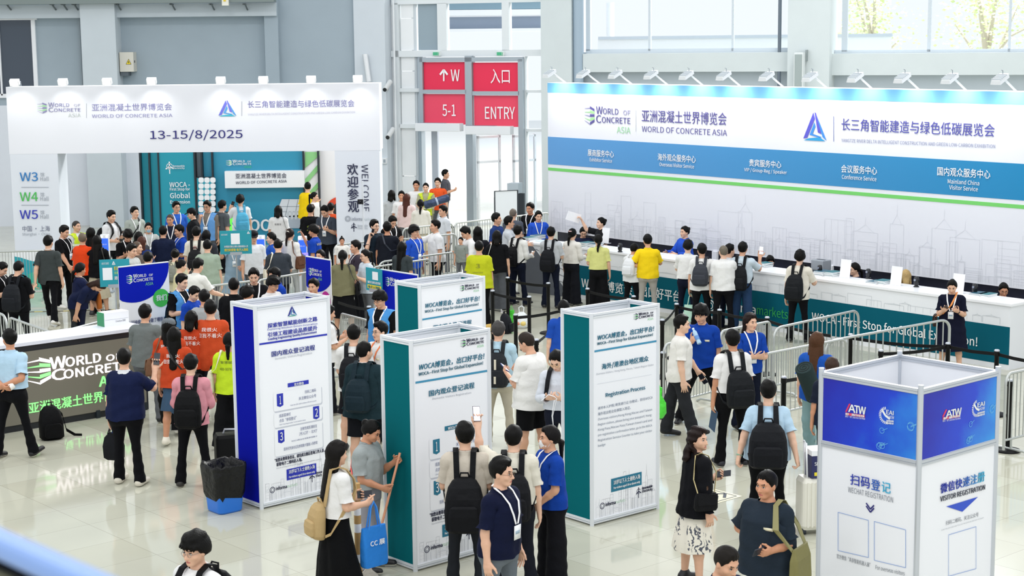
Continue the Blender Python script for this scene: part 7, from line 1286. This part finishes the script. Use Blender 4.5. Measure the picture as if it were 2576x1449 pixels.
P(1731, 607, 160, 'man in loose white shirt leaning on the counter, no bag', 'tuck f1f1ef', PD, 'bangs', 'counter counter', (15, 8, 0), 1.67, lean=6)
p = P(1766, 616, 165, 'man in white tee with slim dark grey backpack', 'tee f0f0ee', KP_, 'short', 'counter down', (25, 3, 0), 1.69, g=1.05); backpack(p, 'slim dark grey backpack of the white tee man at counter', '3b3e46', .95, .04); hung_bag(p, 'L', 'mint and white shopping bag held by the slim backpack man', 'bfe6d2', .26, .32, .1, 'shopping_bag')
P(1820, 619, 172, 'man with grey buzz cut and glasses in white polo at counter', 'polo f1f1ef', KP_, 'buzz', 'counter down', (20, 3, 0), 1.69, g=1.1, ex='glass', hc='6a6357')
P(1836, 617, 120, 'dark haired man half hidden behind the grey buzz cut man', 'polo e6ebf0', PD, 'short', 'down down', (0, 3, 0), 1.66)
p = P(1869, 612, 155, 'man in pale blue shirt with black backpack showing a phone', 'tuck d3e2ec', 'jeans 2a4468', 'short', 'showlow down', (10, 8, 0), 1.72); backpack(p, 'black buckled backpack of the pale blue shirt man', '14171b', 1.05, .1); phone(p, 'R', 'white phone held up by the pale blue shirt man', 'eef0f4', True)
P(1938, 648, 0, 'seated dark haired worker low behind the counter centre', 'tee 2b5bd2', PK, 'short', 'counter counter', (0, 25, 0), 1.66, legs=(84, 84, 84, 84, 5))
p = P(2013, 633, 150, 'man in cream tee with black badge backpack at the counter', 'tee ece6d8', KP_, 'bangs', 'counter down', (15, 5, 0), 1.70, lean=6); backpack(p, 'black backpack with white round badge on the cream tee man', '15181c', 1.1, .1)
P(2148, 664, -80, 'seated woman turned left behind the first tilted card', 'tee 1b2340', PK, 'lowpony', 'counter counter', (0, 10, 0), 1.64, legs=(84, 84, 84, 84, 5), ex='glass')
P(2279, 682, 170, 'blond haired seated person behind the middle card', 'tee 2b3a66', PK, 'bob', 'down down', (0, 8, 0), 1.62, legs=(84, 84, 84, 84, 5), hc='b09564')
P(2526, 716, -5, 'seated woman with glasses at the right end of the counter', 'tee 1b2340', PK, 'lowpony', 'counter counter', (0, 22, 0), 1.64, legs=(84, 84, 84, 84, 5), ex='glass')
p = P(2395, 708, -20, 'woman in navy dress with lanyard before the counter slogan', 'drs 10142a', '- -', 'bun', 'phone phone', (0, 25, 0), 1.59, g=1.08, ex='lany badge watch=L', shoe='1a1a20'); phone(p, 'R', 'phone held by the navy dress woman'); shoulder_bag(p, 'brown bag with orange strap on the navy dress woman', '3a2b24', 'R', .26, .2, .09, .86, 'e08a3c', cross=True)
# ---- nearer people, left
p = P(24, 833, 160, 'man in light blue shirt, hands clasped behind his back', 'tuck bcdcf2', 'pants 0a0b10', 'short', 'back back', (55, 5, 0), 1.76, g=1.08, ex='belt', shoe='0c0d11', legs=(-6, 4, 10, 4, 7), twist=0); in_hand(p, 'L', 'tape_roll', 'tape', 'white tape roll held behind the light blue shirt man', tape_roll)
p = P(311, 880, 165, 'man in navy polo with white collar filming with phone', 'polo 131d42 eef0f4', 'pants 0a0b10', 'crop', 'showlow down', (25, 0, 0), 1.76, g=1.16, shoe='d9d3c4'); phone(p, 'R', 'dark cased phone raised by the navy polo man', '2a2428')
in_hand(p, 'L', 'folder', 'folder', 'blue folder in the left hand of the navy polo man', sheet(.06, .26, '1c4fc0')); hung_bag(p, 'L', 'black small backpack dangling from the navy polo man', '16181d', .27, .36, .12, 'backpack', .10)
shirt = [('我很火', 1.31, .20, .055, WT), ('但我不着火', 1.22, .30, .065, WT)]
p = P(424, 806, 175, 'woman in orange tee with grey sun visor and long hair', 'tee cc4a26', 'wide 0c0d11', 'long', 'hold down', (0, 0, 0), 1.64, ex='cap=6f767c', text=('b', shirt), shoe='e8e6e0', legs=(14, 3, -10, 22, 3)); shoulder_bag(p, 'brown patterned bag of the sun visor woman', '7a5a44', 'L', .26, .26, .12, .88)
p = P(438, 827, 178, 'woman in orange tee and short denim skirt walking away', 'tee cc4a26', 'denim 3f5872', 'long', 'hold down', (0, 3, 0), 1.64, text=('b', shirt), shoe='e2dccc', legs=(-22, 45, 12, 3, 3)); sash(p, 'thin black cross-body bag of the denim skirt woman', '1a1718', 'R')
P(481, 786, 178, 'short haired woman in orange tee left of the big orange man', 'tee c84624', KP_, 'bob', 'down down', (0, 3, 0), 1.64, text=('b', shirt))
P(529, 759, 180, 'large man in orange tee with white slogan on his back', 'big cf5029', 'jeans 252c3c', 'short', 'down down', (10, 5, 0), 1.78, g=1.16, text=('b', shirt), shoe='1c1d22', legs=(10, 3, -14, 24, 4))
p = P(480, 896, 178, 'man in pink shirt with big black backpack, back view', 'lng e59ba6', 'pants 0a0b10', 'short', 'phone phone', (0, 10, 0), 1.70, shoe='2a2724', legs=(2, 2, -1, 3, 6)); backpack(p, 'big black backpack on the pink shirt man', '08090c', 1.1, .08)
p = P(577, 840, 178, 'person in lime tee with black print beside the blue side tower', 'tee cdec30', 'wide 0c0d11', 'lowpony', 'down down', (0, 5, 0), 1.62, text=('b', [('智慧赋能', 1.30, .24, .04, mat('4a5418')), ('400-0078-661', 1.20, .26, .04, mat('4a5418'))])); shoulder_bag(p, 'cream quilted tote bag of the lime tee person', 'e8e0c8', 'L', .28, .32, .1, .86, flap=False, name='tote_bag')
p = P(952, 737, -25, 'man with glasses in light blue vest between the towers', 'tee 0c0d11', PK, 'bangs', 'down down', (-15, 18, 0), 1.76, g=1.05, ex='vest=4f9be0 lany glass')
P(955, 814, -45, 'man in white tee with orange lanyard behind the front tower', 'tee f0f0ee', PK, 'short', 'down down', (-10, 3, 0), 1.74, g=1.06, ex='lany=f07a3c glass nametag')
p = P(890, 822, 172, 'man in white tee and black shorts with black backpack', 'tee f0f0ee', 'shorts 14151b', 'short', 'phone phone', (10, 10, 0), 1.74, shoe='16171b'); backpack(p, 'black backpack on the white tee and shorts man', '16181d', 1., .06)
p = P(917, 863, 165, 'man in dark teal jacket with backpack left of the front tower', 'jkt 1c3138', 'shorts 12141a', 'crop', 'down down', (-30, 3, 0), 1.76, g=1.12, ex='lany', shoe='101114'); backpack(p, 'dark teal backpack on the dark teal jacket man', '172a33', .95, .1); phone(p, 'L', 'dark gadget in the hand of the dark teal jacket man', '2a2e36')
p = P(830, 770, 110, 'person in white tee holding a phone beside the blue side tower', 'tee f0f0f0', 'wide 101218', 'lowpony', 'phone phone', (0, 15, 0), 1.66); phone(p, 'R', 'pale phone of the person beside the blue side tower', 'c9cbd6'); backpack(p, 'black backpack on the person beside the blue side tower', '0c0d11', .95, .1)
p = P(1254, 813, 172, 'grey haired man in pale blue polo and khaki trousers', 'polo bddcec', 'pants c4bda9', 'short', 'phone phone', (0, 8, 0), 1.74, hc='3f3d3c', shoe='4a3c30'); backpack(p, 'dark grey backpack with cream stripe on the khaki trousers man', '272a2e', 1.05, .06, 'd9d2bd')
p = P(1316, 842, -130, 'big man in white tee and black shorts reading his phone', 'big f3f2ee', 'shorts 08090d', 'crop', 'phone phone', (10, 28, 0), 1.82, g=1.16, shoe='17181c', hc='2a221d'); phone(p, 'L', 'lit phone of the big white tee man in shorts', '3a4a8a', True)
p = P(1397, 891, -15, 'man with gold glasses untangling white lanyards by the tower', 'lngt e2e7f0', 'pants 161b2b', 'short', 'carry carry', (-10, 32, 0), 1.72, ex='glass=b79a55 belt'); backpack(p, 'black single strap backpack of the gold glasses man', '17191e', .9)
q = hand_pt(p, 'R'); mb = MB(); mb.tube([q + np.array(v) for v in ((-.14, -.02, -.06), (-.05, -.04, .02), (.02, -.05, .0), (.06, -.03, -.04), (.02, -.06, -.05), (-.01, -.05, -.25), (.02, -.04, -.5), (.0, -.05, -.25), (.05, -.05, -.03))], .012, mat('f0f1f4', .6), 6, flat=.4); tag(mb.build('lanyard_bundle'), 'tangled white lanyards in the hands of the gold glasses man', 'lanyards')
P(1418, 758, 185, 'person in blue polo hidden behind the Registration Process tower', 'polo 1f50b5', PD, 'lowpony', 'down down', (-20, 10, 0), 1.66)
# ---- right middle
p = P(1717, 797, 88, 'man in white tee and dark jeans striding right with phone', 'tee f1efe9', 'jeans 2b2d31', 'short', 'down fwd', (-5, 5, 0), 1.74, g=1.06, legs=(-10, 8, 18, 12, 2), shoe='101114'); phone(p, 'L', 'phone held out by the striding white tee man', '2c2326')
p = P(1762, 773, -15, 'tall young man in blue polo holding a water bottle', 'polo 1243a6', 'pants 0a0b10', 'fluffy', 'bottle down', (-15, 18, 0), 1.80, g=1.04, legs=(6, 4, -4, 4, 15), shoe='0c0d11', ex='nametag'); in_hand(p, 'R', 'water_bottle', 'bottle', 'clear plastic water bottle in the tall blue polo man\'s hand', bottle)
p = P(1843, 834, 195, 'man in white polo with black backpack and brochure, back view', 'tuck f1f0ee', 'pants 090a0e', 'short', 'down down', (-15, 3, 0), 1.80, g=1.08, shoe='15161f', legs=(2, 2, 0, 2, 4), side=0); backpack(p, 'black backpack slung on the brochure man in white polo', '171a1e', 1.05, .14); in_hand(p, 'L', 'brochure', 'brochure', 'dark blue brochure hanging from the white polo man\'s hand', sheet(.2, .27, '22405e'))
P(1888, 792, 15, 'young woman with very long hair and crossed arms, blue polo', 'polo 1243a6', PD, 'long', 'cross cross', (20, 3, 0), 1.68, ex='lany', hc='1c110f')
p = P(1933, 962, 172, 'man in light blue tee with black backpack pulling a suitcase', 'tee bcd9ee', 'pants 08090d', 'short', 'pull pull', (0, 3, 0), 1.72, g=1.2, ex='bead=L', shoe='0c0d11'); backpack(p, 'black strapped backpack with small tag on the light blue tee man', '14161b', 1.15, .1)
p = P(2056, 840, 150, 'woman with long light brown hair, blue tee and pale jeans', 'tee 1f58b8', 'jeans 8fb0b5', 'long', 'cross down', (0, 3, 0), 1.68, hc='4d3220', legs=(12, 6, -12, 10, 4), shoe='cfcabb')
h = aty(2036, 962, p.base[1] - .28); t = empty('rolled_mat', h - (0, 0, .3), 0, 'dark green rolled mat on the back of the light brown haired woman', 'roll'); mb = MB(); tx = frame_from((-.36, -.42, .84)); mb.lathe([(.115, -.27), (.12, -.26), (.12, .26), (.115, .27)], h, mat('2b3b3c', .8, kind='cloth'), 24, ax=tx); mb.build('roll', t, origin=h - (0, 0, .3)); mb = MB(); mb.tube([h + tx[0] * r * math.cos(a) + tx[1] * r * math.sin(a) + tx[2] * .272 for r, a in ((.11 - .0036 * k, k * .62) for k in range(28))], .004, mat('101818', .8), 4); mb.build('spiral_edge', t)
P(2093, 905, 175, 'person whose brown hair tops the square tower at left', 'tee 1a2233', PK, 'short', 'down down', (0, 3, 0), 1.62, hc='3a2a22')
# ---- foreground
p = P(1757, 1080, 110, 'woman in black jacket and floral skirt glancing back right', 'jkt 0f1015', 'midi e6e1d3 floral', 'wavy', 'down carry', (-58, 3, 0), 1.64, shoe='1a1a1e', hc='1d1210'); shoulder_bag(p, 'black quilted chain bag of the floral skirt woman', '0f1013', 'R', .27, .19, .09, .90, chain=True); phone(p, 'L', 'dark phone of the woman in floral skirt', '2a2a33')
p = P(1928, 1190, -35, 'stocky man in slate tee with olive bag, hand on hip', 'big 25303c', 'pants b9c2c6', 'crop', 'hip hold', (-12, 5, 0), 1.72, g=1.2, ex='nametag'); phone(p, 'L', 'dark phone held at waist by the slate tee man', '1b2230'); shoulder_bag(p, 'olive canvas shoulder bag of the slate tee man', '8a8556', 'L', .32, .34, .13, .74, strapw=.05, flap=False)
P(1838, 1386, 40, 'man with navy collar cut off by the bottom edge, head bowed', 'polo 151d40', PK, 'crop', 'down down', (0, 25, 0), 1.72, hc='191512')
p = P(487, 1350, -35, 'young man with thin glasses at the bottom edge, fluffy hair', 'tee f2f2f2', PK, 'fluffy', 'down down', (0, 8, 0), 1.74, ex='lany glass=8a8680'); backpack(p, 'black backpack of the fluffy haired man at the bottom edge', BK)
p = P(944, 1064, 68, 'cleaner in grey uniform holding a wooden broom', 'tuck a5adad', 'pants a9a9b2', 'bun', 'broomlo broomhi', (5, 28, 0), 1.64, g=1.12, ex='stripe=ff5a52', shoe='1a1b1f', skin='c98f6e')
a, b = hand_pt(p, 'L'), hand_pt(p, 'R'); d = (a - b) / np.linalg.norm(a - b); e = b + d * ((.03 - b[2]) / d[2]); t = empty('broom', (e[0], e[1], 0), 0, 'broom with worn reddish wooden stick held by the cleaner', 'broom'); mb = MB(); mb.tube([e + d * .06, a + d * .06], .014, mat('d79a78', .6, kind='wood'), 10); mb.build('stick', t); mb = MB(); mb.loft([[np.array([e[0], e[1], 0]) + np.array([x, y, z]) for x, y in rrect(.20 * k, .07 * k, .03, 3)] for z, k in ((0.0, 1.1), (.05, 1.), (.09, .5), (.12, .25))], mat('b5b0a6', .9, kind='crinkle'), smooth=True); mb.build('head', t)
p = P(850, 1115, 120, 'woman in white blouse and black maxi skirt checking phone', 'tuck f2f1ef', 'maxi 08090c', 'long', 'hold hold', (5, 8, 0), 1.66, hc='100d0c'); phone(p, 'L', 'large black phone of the black maxi skirt woman', '08090c'); backpack(p, 'beige monogram backpack of the black maxi skirt woman', 'c3a777', .85, .28, one=-1)
hung_bag(p, 'R', 'blue and white shopping bag of the black maxi skirt woman', '2f86e0', .30, .40, .11, 'shopping_bag', .26, at_pt=hand_pt(p, 'R') + np.array([.02, -.05, 0]), rz=.75, print_=('CC 展', 'f2f4f8'))
q = hand_pt(p, 'L') + np.array([-.06, .05, 0]); t = empty('cardboard_tube', q + (0, 0, -.95), 0, 'brown cardboard tube with white labels beside the maxi skirt woman', 'tube'); mb = MB(); mb.lathe([(.034, -.95), (.036, -.94), (.036, .1), (.034, .11)], q, mat('b8935a', .7), 18); mb.build('tube', t, origin=q + (0, 0, -.95)); mb = MB()
for z in (-.22, -.40, -.72): mb.lathe([(.0365, z), (.0365, z + .09)], q, mat('eceff2', .6), 18, caps=False)
mb.build('wrapping', t, origin=q + (0, 0, -.95))
p = P(1169, 1068, 178, 'man in beige tee with the largest black backpack', 'tuck d3c9ba', 'pants 24272c', 'short', 'phone phone', (12, 3, 0), 1.78, ex='belt glass', shoe='0c0d11', legs=(1, 2, -2, 2, 3)); backpack(p, 'largest black backpack hanging low on the beige tee man', '0f1014', 1.2, .16)
p = P(1292, 1074, 178, 'man in cream tee photographing the code with raised phone', 'tuck e9e4d4', 'pants 171a24', 'crop', 'down show', (-12, 3, 0), 1.76, g=1.06, shoe='0c0d11'); backpack(p, 'black backpack on the man raising his phone', '111217', 1.05, .1); phone(p, 'L', 'phone showing the code raised by the cream tee man', '2a2226', True)
P(1264, 1158, 55, 'man in navy knit polo with round glasses and lanyard', 'polo 0f1633', 'pants 6f7880', 'short', 'down down', (12, 5, 0), 1.78, g=1.08, ex='lany badge glass=5a4420')
P(1382, 1076, -65, 'woman in blue polo with white mask and loose ponytail', 'polo 1243a6', 'wide 111218', 'lowpony', 'front front', (-10, 0, 0), 1.66, ex='mask lany', hc='0f0c0d', shoe='17181c')
# wrapped roll carried by the hi-vis worker
q = aty(1098, 507, 45.6); t = empty('wrapped_roll', q - (0, 0, .12), 0, 'long roll wrapped in shiny blue-black foil carried near the doors', 'roll'); mb = MB(); ux = np.array([.93, .2, .28]); ux /= np.linalg.norm(ux); ax_ = frame_from(ux); mb.lathe([(.08, -.36), (.11, -.33), (.11, .33), (.08, .36)], q, mat('3c4a66', .15, .6, kind='crinkle'), 18, ax=ax_); mb.build('roll', t, origin=q - (0, 0, .12)); mb = MB(); mb.lathe([(.113, -.02), (.113, .03)], q, mat('a8b6cc', .2), 18, ax=ax_, caps=False); mb.build('band', t, origin=q - (0, 0, .12))
# camera pole before the welcome column
o = aty(916, 640, 38.1); o[2] = 0; a_ = aty(916, 455, 38.1)[2]; b_ = aty(912, 507, 38.1)[2]; t = empty('camera_pole', o, 0, 'thin white pole with small black camera before the welcome column', 'pole'); mb = MB(); mb.tube([o + (0, 0, .02), o + (0, 0, a_)], .022, mat('dfe3e8', .4)); mb.lathe([(.2, 0), (.2, .015), (.03, .03)], o, mat('d0d4d8', .4)); mb.build('pole', t); mb = MB(); mb.box(o + (-.05, -.03, b_), (.13, .1, .11), mat('15171c', .3)); mb.lathe([(.035, 0), (.03, .06)], o + (-.06, -.08, b_), mat('15171c', .2), 12, ax=(np.array([1., 0, 0]), np.array([0, 0, 1.]), np.array([-.3, -.95, 0]))); mb.build('camera', t)
